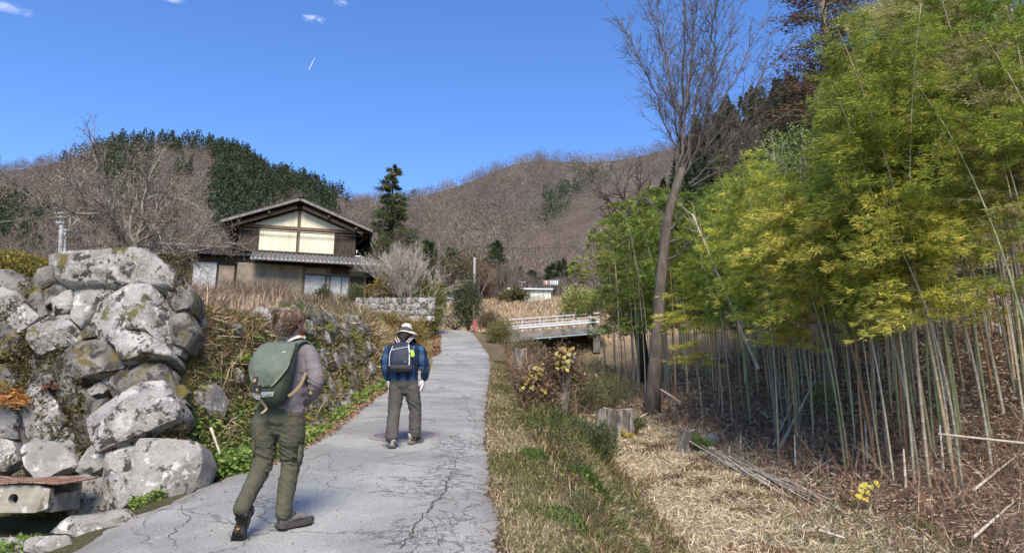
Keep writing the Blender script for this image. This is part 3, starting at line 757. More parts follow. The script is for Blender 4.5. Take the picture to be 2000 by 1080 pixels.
# moss cushions on the wall top
for (px, py, r, n_) in [(20, 512, .30, 5000), (75, 516, .22, 3000), (-20, 500, .3, 4000), (120, 500, .12, 700), (150, 515, .25, 1800), (215, 640, .2, 1500), (195, 690, .22, 2500), (60, 640, .15, 900), (255, 700, .15, 1000)]:
    p = wp(px, py); a = rng.normal(0, 1, (n_, 3)); a = unit(a) * (rng.uniform(0, 1, (n_, 1)) ** .4) * r * np.array([1.5, .5, .45]) 
    P = p + a + np.array([0, .03 if py > 560 else .25, 0]); leaves(ms, P, rng.normal(0, 1, P.shape) + np.array([0, -.4, .7]), rng.uniform(.02, .05, n_), .014, pick([[.30, .26, .05], [.22, .20, .05], [.14, .14, .05], [.38, .32, .07], [.12, .09, .05]] if py < 560 else [[.14, .13, .04], [.10, .09, .03], [.18, .15, .07]], n_))
# dead leaves along the left edge of the road
P = scat(5000, lambda y: roadL(y) - .1, lambda y: roadL(y) + .28, 8.5, 50, None, 1.2); P[:, 2] = roadZ(P[:, 1]) + .03
leaves(lf, P, rng.normal(0, 1, P.shape) * np.array([1, 1, .25]), rng.uniform(.03, .06, len(P)) * np.clip(P[:, 1] / 10, 1, 3), .03 * np.clip(P[:, 1] / 10, 1, 3), pick([[.22, .12, .07], [.30, .18, .10], [.14, .09, .06], [.35, .26, .15]], len(P)))
P = scat(900, lambda y: roadL(y), lambda y: roadR(y), 5, 30, None, 1.2); P[:, 2] = roadZ(P[:, 1]) + .026
leaves(lf, P, rng.normal(0, 1, P.shape) * np.array([1, 1, .05]), rng.uniform(.012, .035, len(P)), .015, pick([[.22, .14, .09], [.30, .22, .12]], len(P)))
P = scat(7000, lambda y: roadR(y) - .06, lambda y: roadR(y) + .2, 5, 40, None, 1.2); P[:, 2] += .02
leaves(lf, P, rng.normal(0, 1, P.shape) * np.array([1, 1, .3]), rng.uniform(.02, .05, len(P)), .02, pick([[.22, .15, .09], [.33, .25, .15], [.14, .10, .07]], len(P)))
# clearing: cut straw lying every way
P = scat(150000, 1.0, 4.7, 5.5, 24, lambda x, y: sstep(1.0, 1.5, x - roadR(y)) * sstep(4.9, 3.9, x + .3 * fbm2(x, y, 1.5, 2)), 1.7)
g_ = fbm2(P[:, 0], P[:, 1], 1.7, 40) + .5 * fbm2(P[:, 0], P[:, 1], 5, 41); c = np.where((g_ + rng.normal(0, .15, len(P)) > .3)[:, None], pick(BRN + TAN[1:2], len(P)), pick(TAN + [[.66, .60, .48]], len(P)))
D = rng.normal(0, 1, P.shape) * np.array([1, 1, .35]) + np.array([0, 0, .15])
leaves(st_, P + np.array([0, 0, .015]) + rng.uniform(0, .04, (len(P), 1)) * np.array([0, 0, 1]), D, rng.uniform(.05, .17, len(P)), rng.uniform(.006, .016, len(P)) * np.clip(P[:, 1] / 9, .9, 2), c)
P = scat(5000, 3.0, 4.9, 7, 12, lambda x, y: .8 * (fbm2(x, y, 2, 50) > .1)); blades(gr, P, rng.uniform(.06, .2, len(P)), .010, rng.uniform(.3, 1.2, len(P)), pick(GREEN[:3], len(P)))
# grove floor: bamboo leaf litter, brown twigs
P = scat(90000, lambda y: 3.9 + 0 * y, lambda y: 9 + .5 * y, 6.5, 34, None, 1.3)
D = rng.normal(0, 1, P.shape) * np.array([1, 1, .4]); sc_ = np.clip(P[:, 1] / 10, .9, 2.5)
leaves(lf, P + np.array([0, 0, .02]), D, rng.uniform(.05, .13, len(P)) * sc_, rng.uniform(.015, .035, len(P)) * sc_, pick([[.30, .22, .15], [.40, .31, .22], [.19, .13, .09], [.52, .43, .32], [.25, .16, .10]], len(P)))
tag(gr.build('grass', DRY), 'green and straw grass along the road verges and banks', 'grass', kind='stuff')
tag(st_.build('dry_straw', DRY), 'pale cut straw and dead stalks over the clearing and bank', 'dry grass', kind='stuff')
tag(lf.build('leaf_litter', DRY), 'brown fallen leaves on the ground and bank', 'leaf litter', kind='stuff')
tag(ms.build('moss', DRY), 'yellow and brown moss on the boulder wall', 'moss', kind='stuff')
# brown brushwood in front of the culms
br = MB()
def sticks(mb, P, h, r, cols, fork=3):
    for p, hh, cc in zip(P, h, cols):
        d = unit(np.array([rng.normal(0, .6), rng.normal(0, .6), 1])); e = p + d * hh; mid = p + d * hh * .5 + rng.normal(0, .04, 3)
        mb.tube([p, mid, e], [r, r * .7, r * .25], 3, False, cc)
        for _ in range(fork):
            t = rng.uniform(.25, .85); q = p + (e - p) * t; dd = unit(d + rng.normal(0, .6, 3)); L = hh * rng.uniform(.2, .45)
            mb.tube([q, q + dd * L], [r * .6, r * .2], 3, False, cc)
RB = [[.16, .10, .07], [.12, .085, .06], [.23, .16, .11], [.13, .10, .08], [.36, .28, .2], [.26, .14, .09]]
P = scat(4200, lambda y: 3.9 + .35 * np.sin(y * 1.7), lambda y: 6.4 + .1 * y, 6.5, 27, lambda x, y: np.clip(.5 + .6 * fbm2(x, y, 1.2, 60), 0, 1), 1.2)
sticks(br, P, rng.uniform(.15, .75, len(P)), .005, pick(RB, len(P)))
P = scat(420, lambda y: roadR(y) + .8, lambda y: roadR(y) + 2.4, 19, 40); sticks(br, P, rng.uniform(.4, 1.3, len(P)), .008, pick(RB, len(P)))
P, N_, S_ = bankscat(700, 8.6, 30, .1, 1.1); sticks(br, P, rng.uniform(.15, .5, len(P)), .005, pick(RB + TAN[:2], len(P)))
tag(br.build('brushwood', TWIG), 'brown leafless brushwood along the foot of the bamboo', 'undergrowth', kind='stuff')
# ---------------------------------------------------------------- bamboo grove
CULM = [mat('culm_' + n_, c_, c2_, scale=1.2, rough=.45, bump=.1, bscale=40, spec=.4, rand=.2) for n_, c_, c2_ in
        (('grey', (.29, .26, .18), (.36, .33, .25)), ('green', (.17, .20, .09), (.25, .27, .15)), ('tan', (.36, .28, .15), (.27, .24, .17)), ('blue_grey', (.17, .165, .125), (.24, .23, .18)), ('orange', (.34, .19, .08), (.28, .20, .12)))]
def bamboo_proto(seed, cols, fine=True, h0=.28, dens=1.0, hgt=9.0):
    g = np.random.default_rng(seed)
    root = empty('bamboo')
    lean = np.array([g.uniform(.5, 1.3), g.uniform(-.3, .3)])
    def pth(t): return np.array([lean[0] * t ** 2.6, lean[1] * t ** 2.2, hgt * t * (1 - .03 * t ** 3)])
    ts = []; 
    for k in range(30):
        t = k / 30
        ts += [t, t + .0015, t + .003, t + .0045]
    ts.append(1.0); ts = np.array(ts)
    P = np.array([pth(t) for t in ts]); rad = .027 * (1 - ts) ** .75 + .004
    cc = np.ones((len(ts), 3)); bump_ = np.tile([1.0, 1.14, .94, 1.0], 30); bump_ = np.append(bump_, 1); 
    cc[:-1] *= np.tile([1.0, .55, 1.65, 1.2], 30)[:, None]
    mb = MB(); mb.tube(P, rad * bump_, 7, True, cc)
    mb.build('culm', CULM[seed % 3], root, smooth=True)
    fb = MB(); tw = MB(); Pt, Dr, Cl = [], [], []
    nn = int((1 - h0) * hgt / (.24 if fine else .36) * dens)
    for k in range(nn):
        t = h0 + (1 - h0) * ((k + g.uniform(-.4, .4)) / nn); t = min(max(t, .05), .995)
        s = max(0.0, (t - h0) / (1 - h0))
        if g.uniform() < .26: continue
        for b in range(g.integers(2, 4)):
            a = g.uniform(0, 6.283); L = (.35 + 1.25 * math.sin(min(1, s * 1.6 + .25) * math.pi / 2) * (1 - .80 * s ** 1.9)) * g.uniform(.45, 1.3)
            d = np.array([math.cos(a), math.sin(a), g.uniform(.25, .9)]); d /= np.linalg.norm(d)
            q = np.linspace(0, 1, 6)[:, None]
            B = pth(t) + d * L * q + np.array([0, 0, -1.0]) * (L * .55) * q ** 2.2
            if fine: fb.tube(B[[0, 2, 5]], [.006, .004, .0015], 3, False, (.35, .36, .18))
            m_ = max(3, int((17 if fine else 10) * L))
            for c_ in range(m_):
                f = g.uniform(.25, 1.02); p = pth(t) + d * L * f + np.array([0, 0, -1.0]) * L * .55 * f ** 2.2
                off = g.normal(0, .10 * (.4 + f), 3) * np.array([1, 1, .35]); p = p + off
                tone = cols[g.integers(0, len(cols))]; tone = np.array(tone) * g.uniform(.75, 1.25)
                nl = 12 if fine else 6
                dd = np.array([math.cos(a), math.sin(a), -.25]) + np.append(off[:2] * 2.5, 0)
                for _ in range(nl):
                    Pt.append(p + g.normal(0, .035, 3)); Dr.append(dd + g.normal(0, .55, 3) * np.array([1, 1, .6])); Cl.append(tone * g.uniform(.85, 1.15))
    Pt, Dr, Cl = map(np.array, (Pt, Dr, Cl)); n_ = len(Pt)
    if fine: leaves(fb, Pt, Dr, g.uniform(.08, .16, n_), g.uniform(.015, .024, n_), Cl)
    else: leaves(fb, Pt, Dr, g.uniform(.14, .26, n_), g.uniform(.035, .055, n_), Cl)
    fb.build('foliage', LEAFR, root)
    return root
GRN = [[.18, .27, .045], [.24, .33, .05], [.12, .19, .035], [.31, .36, .07]]
YEL = [[.64, .60, .11], [.50, .51, .09], [.76, .70, .17], [.40, .44, .08]]
YGR = [[.27, .33, .05], [.37, .40, .06], [.19, .26, .045]]
OLI = [[.32, .33, .10], [.42, .39, .15], [.24, .27, .06], [.52, .47, .24]]
protos = {'s': [bamboo_proto(14, YEL, dens=1.5, h0=.58, hgt=6.0), bamboo_proto(15, YEL + YGR[:1], dens=1.5, h0=.52, hgt=6.0)], 'g': [bamboo_proto(1, GRN, h0=.42), bamboo_proto(2, GRN, h0=.5), bamboo_proto(12, GRN + YGR, h0=.46)], 'y': [bamboo_proto(3, YEL, dens=1.25, h0=.44), bamboo_proto(4, YEL + YGR, dens=1.2, h0=.4)],
          'm': [bamboo_proto(5, YGR, h0=.44)], 'o': [bamboo_proto(6, OLI, dens=1.1, h0=.48)], 'f': [bamboo_proto(7, GRN + YGR, False, .34), bamboo_proto(8, GRN + OLI[:2], False, .38)]}
LBL = {'s': 'low arching bamboo with bright yellow leaves leaning out of the grove', 'g': 'green leaved bamboo stalk standing in the dense grove', 'y': 'bamboo stalk with yellow autumn leaves at the front of the grove', 'm': 'yellowish green bamboo stalk in the grove',
       'o': 'bamboo stalk with dull olive tan leaves high in the grove', 'f': 'slender green bamboo at the far end of the grove'}
used = set()
topl = np.array([(1100, 520), (1130, 490), (1160, 455), (1200, 430), (1250, 400), (1290, 372), (1340, 352), (1380, 362), (1420, 385), (1450, 345), (1490, 300), (1540, 300), (1600, 305), (1650, 285), (1700, 210), (1750, 100), (1800, 20), (2300, -160)], float)
def place_bamboo(kind, x, y, top=None, rz=None, hmin=4.5, hmax=11.5, j=(.84, 1.04)):
    z = H1(x, y); px = 1000 + FPX * x / (y * ct + (z + 3 - EYE) * st)
    ty = np.interp(px, topl[:, 0], topl[:, 1]) if top is None else top
    zt = EYE + ray(px, ty)[1] * y
    h = min(max((zt - z) * (rng.uniform(*j) if top is None else 1), hmin), hmax)
    i = rng.integers(0, len(protos[kind])); p = protos[kind][i]
    if id(p) in used: p = copy_tree(p)
    else: used.add(id(p))
    p.location = (x, y, z - .05); s = h / (6 if kind == 's' else 9)
    wd = s * rng.uniform(.9, 1.1) if top is None else max(s, .75)
    p.scale = (wd, wd, s)
    p.rotation_euler = (R(rng.uniform(-3, 3)), R(rng.uniform(-3, 3)), R(rng.uniform(90, 280)) if rz is None else R(rz))
    tag(p, LBL[kind], 'bamboo', 'bamboo stalks of the grove ' + {'s': 'arching out low', 'g': 'with green leaves', 'y': 'with yellow leaves', 'm': 'with yellow green leaves', 'o': 'with olive leaves', 'f': 'at its far end'}[kind])
    for c_ in p.children:
        if c_.name.startswith('culm'):
            c_.material_slots[0].link = 'OBJECT'; c_.material_slots[0].material = CULM[rng.choice(5, p=[.34, .2, .16, .24, .06])]
    return p
pts = []
tries = 0
while len(pts) < 274 and tries < 20000:
    tries += 1
    y = 8.4 + 32 * rng.uniform() ** 1.25; x0 = 5.0 if y < 22 else 4.6 + max(0, (26 - y)) * .1
    x0 += .35 * math.sin(y * 1.3)
    x = x0 + (2.2 + .28 * y) * rng.uniform() ** 1.35
    px = to_px(np.array([x, y, H1(x, y) + 2]))[0]
    if px > 2180 or (px < 1150 and y > 30) : continue
    if 1200 < px < 1385 and y < 22.6: continue
    if to_px(np.array([x, y, H1(x, y)]))[1] > 965: continue
    if any((x - a) ** 2 + (y - b) ** 2 < (.30 if y < 22 else .55) ** 2 for a, b in pts): continue
    pts.append((x, y))
for (x, y) in pts:
    px = to_px(np.array([x, y, H1(x, y) + 5]))[0]
    if y > 23: k_ = 'f'
    else:
        r_ = rng.uniform()
        front = x < 6.6 + .02 * y
        if 1455 < px < 1570 and front: k_ = 'y' if r_ < .5 else 'm'
        elif 1640 < px < 1900 and y < 13 and front: k_ = 'm'
        elif 1430 < px < 1560: k_ = 'y' if r_ < .35 else ('m' if r_ < .6 else 'g')
        elif px > 1720: k_ = 'o' if r_ < .42 else ('m' if r_ < .62 else 'g')
        else: k_ = 'm' if r_ < .22 else 'g'
    place_bamboo(k_, x, y, *((rng.uniform(370, 500), rng.uniform(150, 220), 2.6) if k_ == 's' else ()))
for (x, y, tp, rz) in [(6.0, 15.6, 265, 170), (5.5, 15.2, 330, 150), (5.2, 13.8, 430, 160), (4.7, 18.5, 560, 160)]:
    place_bamboo('y', x, y, tp, rz, 2.2)
for (x, y, tp, rz) in [(5.5, 11.5, 340, 185), (5.6, 10.5, 355, 175), (5.9, 10.2, 370, 190), (5.25, 12.0, 385, 165), (6.3, 10.0, 400, 190), (5.7, 9.7, 400, 180)]:
    place_bamboo('s', x, y, tp, rz, 2.2)
for (k_, x, y, rz) in [('o', 7.3, 10.7, 180), ('g', 7.7, 11.3, 200), ('m', 8.4, 12.2, 170), ('o', 7.1, 10.0, 190), ('g', 8.0, 10.6, 180), ('m', 6.9, 10.9, 160), ('o', 8.9, 11.9, 190), ('g', 7.9, 12.6, 175), ('o', 9.3, 13.2, 180)]:
    place_bamboo(k_, x, y, None, rz)
for L_ in protos.values():
    for p in L_:
        if id(p) not in used:
            for c_ in list(p.children): bpy.data.objects.remove(c_)
            bpy.data.objects.remove(p)

# ---------------------------------------------------------------- trees
def limb(mb, p, d, L, r0, r1, col, seg=5, wob=.08, up=0.0, n=5):
    P = [np.array(p, float)]; d = unit(np.array(d, float)); D = [d]
    for i in range(seg):
        d = unit(d + rng.normal(0, wob, 3) + np.array([0, 0, up])); P.append(P[-1] + d * L / seg); D.append(d)
    mb.tube(P, np.linspace(r0, r1, seg + 1), n, False, col); return np.array(P), np.array(D)
def ramify(mb, p, d, L, r, depth, cols, ends, k=(3, 5), ang=.6, up=.05, shrink=.62, wob=.12, minr=.006):
    n = 6 if r > .05 else (4 if r > .02 else 3)
    P, D = limb(mb, p, d, L, r, max(r * .5, minr * .6), cols[min(depth, len(cols) - 1)], 5 if depth > 1 else 3, wob, up, n)
    if depth == 0: ends.append((P[-1], D[-1])); ends.append((P[len(P) // 2], D[-1])); return
    for _ in range(rng.integers(k[0], k[1] + 1)):
        i = rng.integers(max(1, len(P) // 3), len(P)); dd = unit(D[i] + rng.normal(0, ang, 3))
        ramify(mb, P[i], dd, L * shrink * rng.uniform(.7, 1.2), max(r * .52, minr), depth - 1, cols, ends, k, ang, up, shrink, wob, minr)
    ramify(mb, P[-1], D[-1], L * shrink, max(r * .5, minr), depth - 1, cols, ends, k, ang, up, shrink, wob, minr)
# the tall bare tree beside the clearing
tb = G(4.1, 21.8)
t = empty('bare_tree', tb, label='very tall bare deciduous tree with one dark trunk rising beside the clearing', cat='tree')
T0 = np.array(tb)
def wpt(px, py, Y): return np.array(at(px, py, Y)) - T0
mb = MB(); pp = [wpt(1272, 815, 21.8), wpt(1276, 760, 21.8), wpt(1284, 650, 21.8), wpt(1292, 540, 21.8), wpt(1303, 430, 21.8), wpt(1318, 375, 21.8), wpt(1332, 330, 21.8)]
pp[0][2] = -.1
mb.tube(pp, [.30, .215, .185, .168, .15, .14, .125], 12, True, (.125, .105, .09)); mb.build('trunk', BARK, t, smooth=True)
mb = MB(); bcol = [(.115, .105, .10), (.115, .10, .095), (.12, .105, .10), (.13, .115, .11)]
stems = [((1318, 375), (1335, 180), (1335, -60), .12), ((1322, 360), (1348, 150), (1372, -80), .10), ((1325, 350), (1310, 170), (1275, -60), .07), ((1332, 330), (1270, 160), (1215, 50), .05), ((1330, 340), (1370, 160), (1420, -70), .09),
         ((1335, 330), (1385, 190), (1460, -30), .085), ((1332, 345), (1400, 220), (1505, 20), .08), ((1330, 350), (1420, 240), (1535, 90), .075), ((1345, 360), (1440, 260), (1530, 150), .06), ((1350, 365), (1440, 300), (1500, 210), .05),
         ((1335, 280), (1300, 120), (1250, -40), .045), ((1335, 240), (1352, 90), (1355, -80), .06), ((1360, 300), (1395, 110), (1400, -60), .05), ((1380, 330), (1430, 320), (1480, 270), .035)]
for i, (a, b, c_, r) in enumerate(stems):
    dy = rng.uniform(-1.8, 1.8); p0, p1, p2 = wpt(*a, 21.8), wpt(*b, 21.8 + dy * .6), wpt(*c_, 21.8 + dy * 1.3)
    q = np.linspace(0, 1, 14)[:, None]; P = (1 - q) ** 2 * p0 + 2 * q * (1 - q) * (2 * p1 - .5 * p0 - .5 * p2) + q ** 2 * p2
    P[1:] += rng.normal(0, .04, P[1:].shape); mb.tube(P, np.linspace(r * .55, .012, 14), 6, False, bcol[0]); T_ = unit(np.gradient(P, axis=0))
    for k in range(2, 14):
        for _ in range(4):
            s_ = rng.choice([-1, 1]); d = unit(T_[k] + np.array([s_ * rng.uniform(.15, .75), rng.normal(0, .4), rng.uniform(-.1, .3)]))
            L = rng.uniform(.7, 1.9) * (1.1 - k / 20)
            Q_, D_ = limb(mb, P[k], d, L, .009, .004, bcol[1], 4, .07, .04, 3)
            for m_ in range(5):
                j = rng.integers(1, 5); d2 = unit(D_[j] + rng.normal(0, .45, 3)); Q2, D2 = limb(mb, Q_[j], d2, L * rng.uniform(.25, .5), .0065, .003, bcol[2], 2, .08, .03, 3)
                for _2 in range(2): limb(mb, Q2[1], unit(D2[1] + rng.normal(0, .5, 3)), L * rng.uniform(.12, .25), .0045, .0025, bcol[3], 1, .08, 0, 3)
for (a, d) in [((1298, 480), (.6, .2, .5)), ((1300, 455), (.7, -.3, .2)), ((1303, 425), (-.5, .3, .6)), ((1296, 510), (.8, 0, .2))]:
    ramify(mb, wpt(*a, 21.8), d, .7, .05, 2, bcol, [], (2, 3))
mb.build('crown', BARK, t)
# second, gnarled tree showing behind the bamboo left of it
t = empty('bare_tree', G(6.2, 34), label='dark gnarled bare tree showing above the bamboo left of the tall trunk', cat='tree')
T0 = np.array(t.location); mb = MB(); base = wpt(1225, 500, 34); dk = [(.07, .055, .05)] * 4
mb.tube([(0, 0, -.2), base * .5, base], [.3, .24, .2], 8, True, dk[0]); mb.build('trunk', BARK, t, smooth=True); mb = MB()
for tp in [(1180, 360), (1215, 340), (1250, 350), (1200, 400), (1160, 400), (1270, 360)]:
    e = wpt(*tp, 34 + rng.uniform(-1, 1)); ramify(mb, base, e - base, np.linalg.norm(e - base) * .6, .09, 3, dk, [], (2, 4), .55, .0, .55, .18)
mb.build('crown', BARK, t)
# lichened tree on the terrace
def crown_tree(name, loc, top_px, spread, label, cols, leafcol, leafn, leafs, nst, depth=3, L0=2.0, r0=.16, k=(3, 4), group=None, ang=.6, up=.03, cat='tree', trunk=.6, leaves_on=True, sh=.66, wob=.16):
    t = empty(name, loc, label=label, cat=cat, group=group); mb = MB(); ends = []
    tm = MB(); tm.tube([(0, 0, -.3), (.05, 0, trunk * .5), (0, .05, trunk)], [r0 * 1.6, r0 * 1.2, r0], 8, True, cols[0]); tm.build('trunk', BARK, t, smooth=True)
    for i in range(nst):
        a = 6.283 * (i + rng.uniform(-.3, .3)) / nst; s_ = spread * rng.uniform(.5, 1.2)
        ramify(mb, (0, 0, trunk * .9), (math.cos(a) * s_, math.sin(a) * s_, 1), L0 * rng.uniform(.8, 1.15), r0 * .65, depth, cols, ends, k, ang, up, sh, wob)
    mb.build('limbs', BARK, t)
    if leafn and ends:
        E = np.array([e[0] for e in ends]); D = np.array([e[1] for e in ends]); n_ = leafn
        i = rng.integers(0, len(E), n_); lb = MB(); P = E[i] + rng.normal(0, leafs * 2.0, (n_, 3)); leaves(lb, P, rng.normal(0, 1, P.shape), rng.uniform(.6, 1.3, n_) * leafs, leafs * .6, pick(leafcol, n_, .25)); lb.build('foliage', LEAF, t)
    return t
crown_tree('lichened_tree', Vector((-17.0, 32, 8.9)), None, .95, 'wide spreading lichen grey tree on the terrace left of the house', [(.17, .14, .12), (.26, .24, .21), (.34, .31, .27), (.38, .34, .29)], [[.34, .29, .23], [.26, .22, .17], [.44, .39, .32]], 17000, .06, 8, 4, 2.3, .22, (3, 4), None, .62, -.01)
crown_tree('birch_tree', G(-6.3, 44.6), None, .5, 'pale barked bare tree in the yard right of the house', [(.45, .42, .38), (.42, .38, .34), (.35, .29, .25), (.3, .24, .2)], [], 0, .1, 4, 4, 2.3, .09, (3, 4), None, .45, .05)
crown_tree('birch_tree', G(-7.1, 45.6), None, .35, 'thinner pale bare tree just left of the larger pale one', [(.42, .39, .35), (.40, .36, .32), (.33, .28, .25), (.3, .24, .2)], [], 0, .1, 3, 4, 2.3, .08, (3, 4), None, .4, .06)
o = crown_tree('bare_bush', G(-4.2, 54.0), None, 1.3, 'dark leafless many stemmed bush behind the top of the road', [(.06, .045, .04)] * 4, [], 0, .1, 7, 3, 1.3, .06, (2, 3), None, .5, .03, 'bush', .2)
o = crown_tree('leaning_tree', G(-4.9, 50), None, .1, 'pale crooked leafless tree leaning right beside the yard shrubs', [(.40, .36, .32)] * 4, [], 0, .1, 1, 3, 2.6, .09, (2, 3), None, .5, .0, 'tree', .4); o.rotation_euler = (0, R(32), 0)
# conifers built of drooping sprays on whorled limbs
def conifer(name, loc, h, rad, label, cols, n=5200, ls=.16, lw=.035, group=None, cat='tree', barkc=(.12, .085, .065), bare_=.12, pw=.8, ragged=.35, droop=.25, tiers=None):
    t = empty(name, loc, label=label, cat=cat, group=group); mb = MB(); mb.tube([(0, 0, -.4), (0, 0, h * .5), (0, 0, h * .98)], [h * .022 + .03, h * .015 + .01, .01], 8, True, barkc); mb.build('trunk', BARK, t, smooth=True)
    lb = MB(); nb = tiers or int(h * 9); per = max(6, n // nb)
    for i in range(nb):
        f = bare_ + (1 - bare_) * (i + rng.uniform()) / nb; a = rng.uniform(0, 6.283); L = (rad * (1 - (f - bare_) / (1 - bare_)) ** pw + .1) * rng.uniform(1 - ragged, 1.1)
        d = np.array([math.cos(a), math.sin(a), .25]); s_ = rng.uniform(.15, 1, per) ** .7
        lb.tube([(0, 0, f * h), (d[0] * L * .6, d[1] * L * .6, f * h + .12 * L), (d[0] * L * .97, d[1] * L * .97, f * h + .1 * L - droop * L * .9)], [.02 + .01 * L, .014, .004], 3, False, barkc)
        P = np.array([0, 0, f * h]) + d * L * s_[:, None] - np.array([0, 0, 1.0]) * (droop * L * s_ ** 2)[:, None]
        P += rng.normal(0, 1, (per, 3)) * np.array([1, 1, .5]) * (L * .14)
        c = pick(cols, 1)[0] * rng.uniform(.75, 1.3); leaves(lb, P, d * np.array([1, 1, 0]) + rng.normal(0, .6, (per, 3)) + np.array([0, 0, -.2]), ls * rng.uniform(.6, 1.4, per), lw, c * rng.uniform(.7, 1.3, (per, 1)))
    lb.build('crown', LEAF, t); return t
PG = [[.055, .085, .03], [.08, .11, .04], [.04, .065, .025], [.12, .13, .05]]
conifer('conifer', G(-9.2, 54.0), 12.9, 2.9, 'tall ragged green conifer rising behind the right end of the house', PG + [[.16, .15, .06]], 15000, .28, .07, pw=.6, ragged=.6)
conifer('conifer', G(-6.6, 57), 7.2, 1.7, 'shorter dark conifer between the tall one and the pale bare trees', PG, 5000, .3, .07, ragged=.5)
conifer('conifer', G(-11.6, 56), 7.6, 1.6, 'dark green conifer peeping over the right slope of the house roof', PG, 4000, .3, .07, ragged=.5)
RBR = [[.13, .07, .045], [.17, .095, .06], [.09, .06, .04], [.10, .10, .04]]
crown_tree('pale_tree', G(7.1, 16.6), None, .4, 'thick smooth pale grey trunk standing among the bamboo stalks', [(.30, .29, .26)] * 4, [[.2, .26, .08]], 3000, .07, 4, 2, 1.2, .13, (2, 3), None, .5, .05, trunk=4.6)
conifer('cedar_tree', G(9.9, 21.0), 14.2, 2.4, 'tall reddish brown withered cedar standing above the bamboo', RBR, 22000, .13, .035, barkc=(.27, .25, .22), bare_=.42, pw=.55, ragged=.5, tiers=190)
CG = [[.035, .055, .025], [.05, .075, .03], [.06, .08, .035]]
for (px, Y, z_, h, r, lb_) in [(968, 92, None, 7.5, 2.2, 'tall dark conifer in the valley right of the concrete pole'), (945, 96, None, 5.5, 1.8, 'dark conifer just behind the concrete pole'), (1078, 118, None, 5.5, 2.0, 'leftmost dark conifer of the small clump below the far hill'), (1098, 120, None, 6.4, 2.0, 'second dark conifer of the small clump below the far hill'), (1118, 118, None, 6.0, 2.1, 'rightmost dark conifer of the small clump below the far hill'), (1010, 112, None, 4.8, 2.4, 'rounded green conifer low on the far slope'), (1040, 114, None, 4.2, 2.2, 'low green conifer beside the rounded one on the far slope'), (880, 88, None, 6.5, 2.2, 'dark conifer above the white fence shed'), (835, 84, None, 7.0, 2.4, 'dark conifer behind the garden wall end'), (700, 80, None, 7.5, 2.0, 'dark conifer above the right roof end, in the distance')]:
    x = ray(px, 560)[0] * Y; conifer('conifer', G(x, Y), h, r, lb_, CG + PG[:1], 2600, .5, .14, pw=.6)
# shrubs
def bush(name, loc, rx, rz, label, cols, n, ls, lw, group=None, clumps=9, stem=(.14, .10, .08), cat='bush', up=.3, ry=None):
    t = empty(name, loc, label=label, cat=cat, group=group); mb = MB(); lb = MB(); ry = ry or rx
    for k in range(clumps):
        a = rng.uniform(0, 6.283); q = rng.uniform(.2, .8); c = np.array([math.cos(a) * rx * q, math.sin(a) * ry * q, rz * rng.uniform(.35, .85)]); mb.tube([(0, 0, -.1), c * np.array([.4, .4, .5]), c], [.03, .02, .008], 4, False, stem)
        m_ = n // clumps; d = unit(rng.normal(0, 1, (m_, 3))) * (rng.uniform(0, 1, (m_, 1)) ** .4) * np.array([rx, ry, rz * .7]) * rng.uniform(.35, .6)
        leaves(lb, c + d, d + rng.normal(0, .4, d.shape) + np.array([0, 0, up]), ls * rng.uniform(.6, 1.3, m_), lw, pick(cols, m_, .25) * rng.uniform(.8, 1.2))
    mb.build('stems', TWIG, t); lb.build('foliage', LEAF, t); return t
bush('shrub', G(-5.0, 46.5, -.2), .8, 3.4, 'upright yellow green shrub at the end of the garden wall', [[.20, .22, .05], [.14, .17, .04], [.26, .25, .06]], 3500, .2, .06, clumps=14)
bush('shrub', Vector((-8.1, 44.9, 10.2)), .9, 1.6, 'orange yellow leaved shrub above the garden wall', [[.34, .24, .06], [.28, .22, .07], [.18, .16, .05]], 2200, .16, .06)
bush('camellia_tree', G(-3.05, 51.2), 1.25, 3.6, 'dark glossy evergreen tree at the top right of the road', [[.07, .09, .045], [.10, .12, .06], [.13, .15, .08]], 8000, .17, .07, clumps=18, cat='tree')
bush('bush', G(-4.95, 37.5), .85, 1.7, 'yellow brown bush on the bank where the road bends', [[.26, .20, .06], [.20, .16, .06], [.32, .25, .09]], 5000, .12, .04, clumps=14)
bush('bush', G(-6.6, 39.2), .7, .8, 'small ochre bush on the grassy slope under the garden wall', [[.30, .23, .08], [.22, .18, .07]], 2200, .12, .04)
bush('bush', Vector((-9.6, 44.8, 9.9)), .6, 1.2, 'small dark green bush by the house doors', [[.08, .10, .04], [.12, .14, .06]], 1300, .14, .05)
bush('bush', Vector((-11.9, 45.6, 10.3)), .6, .9, 'low round dark bush before the paper doors', [[.07, .08, .04], [.11, .12, .06]], 1300, .14, .05)
for i, (px, Y, rx, rz, cols, lb_) in enumerate([(905, 78, 3.0, 5.2, [[.16, .13, .07], [.12, .12, .06]], 'brownish green leafy tree behind the concrete pole'), (935, 80, 2.2, 4.2, [[.24, .14, .09], [.18, .12, .08]], 'rusty brown tree over the dark evergreen at the road top'), (1005, 74, 1.4, 1.5, [[.09, .11, .05], [.22, .2, .08]], 'low green bush left of the white shed'),
                                             (1140, 62, 2.2, 2.4, [[.30, .30, .10], [.22, .25, .08]], 'yellow green bush above the guard rail'), (1100, 110, 3, 2.4, [[.26, .26, .12]], 'yellow green bush far behind the dark roofed house'), (760, 74, 2.5, 4.0, [[.14, .11, .08]], 'brown tree behind the yard outbuilding')]):
    bush('bush' if rz < 3 else 'leafy_tree', G(ray(px, 560)[0] * Y, Y), rx, rz, lb_, cols, 3000, .32, .13, clumps=12, cat='bush' if rz < 3 else 'tree')
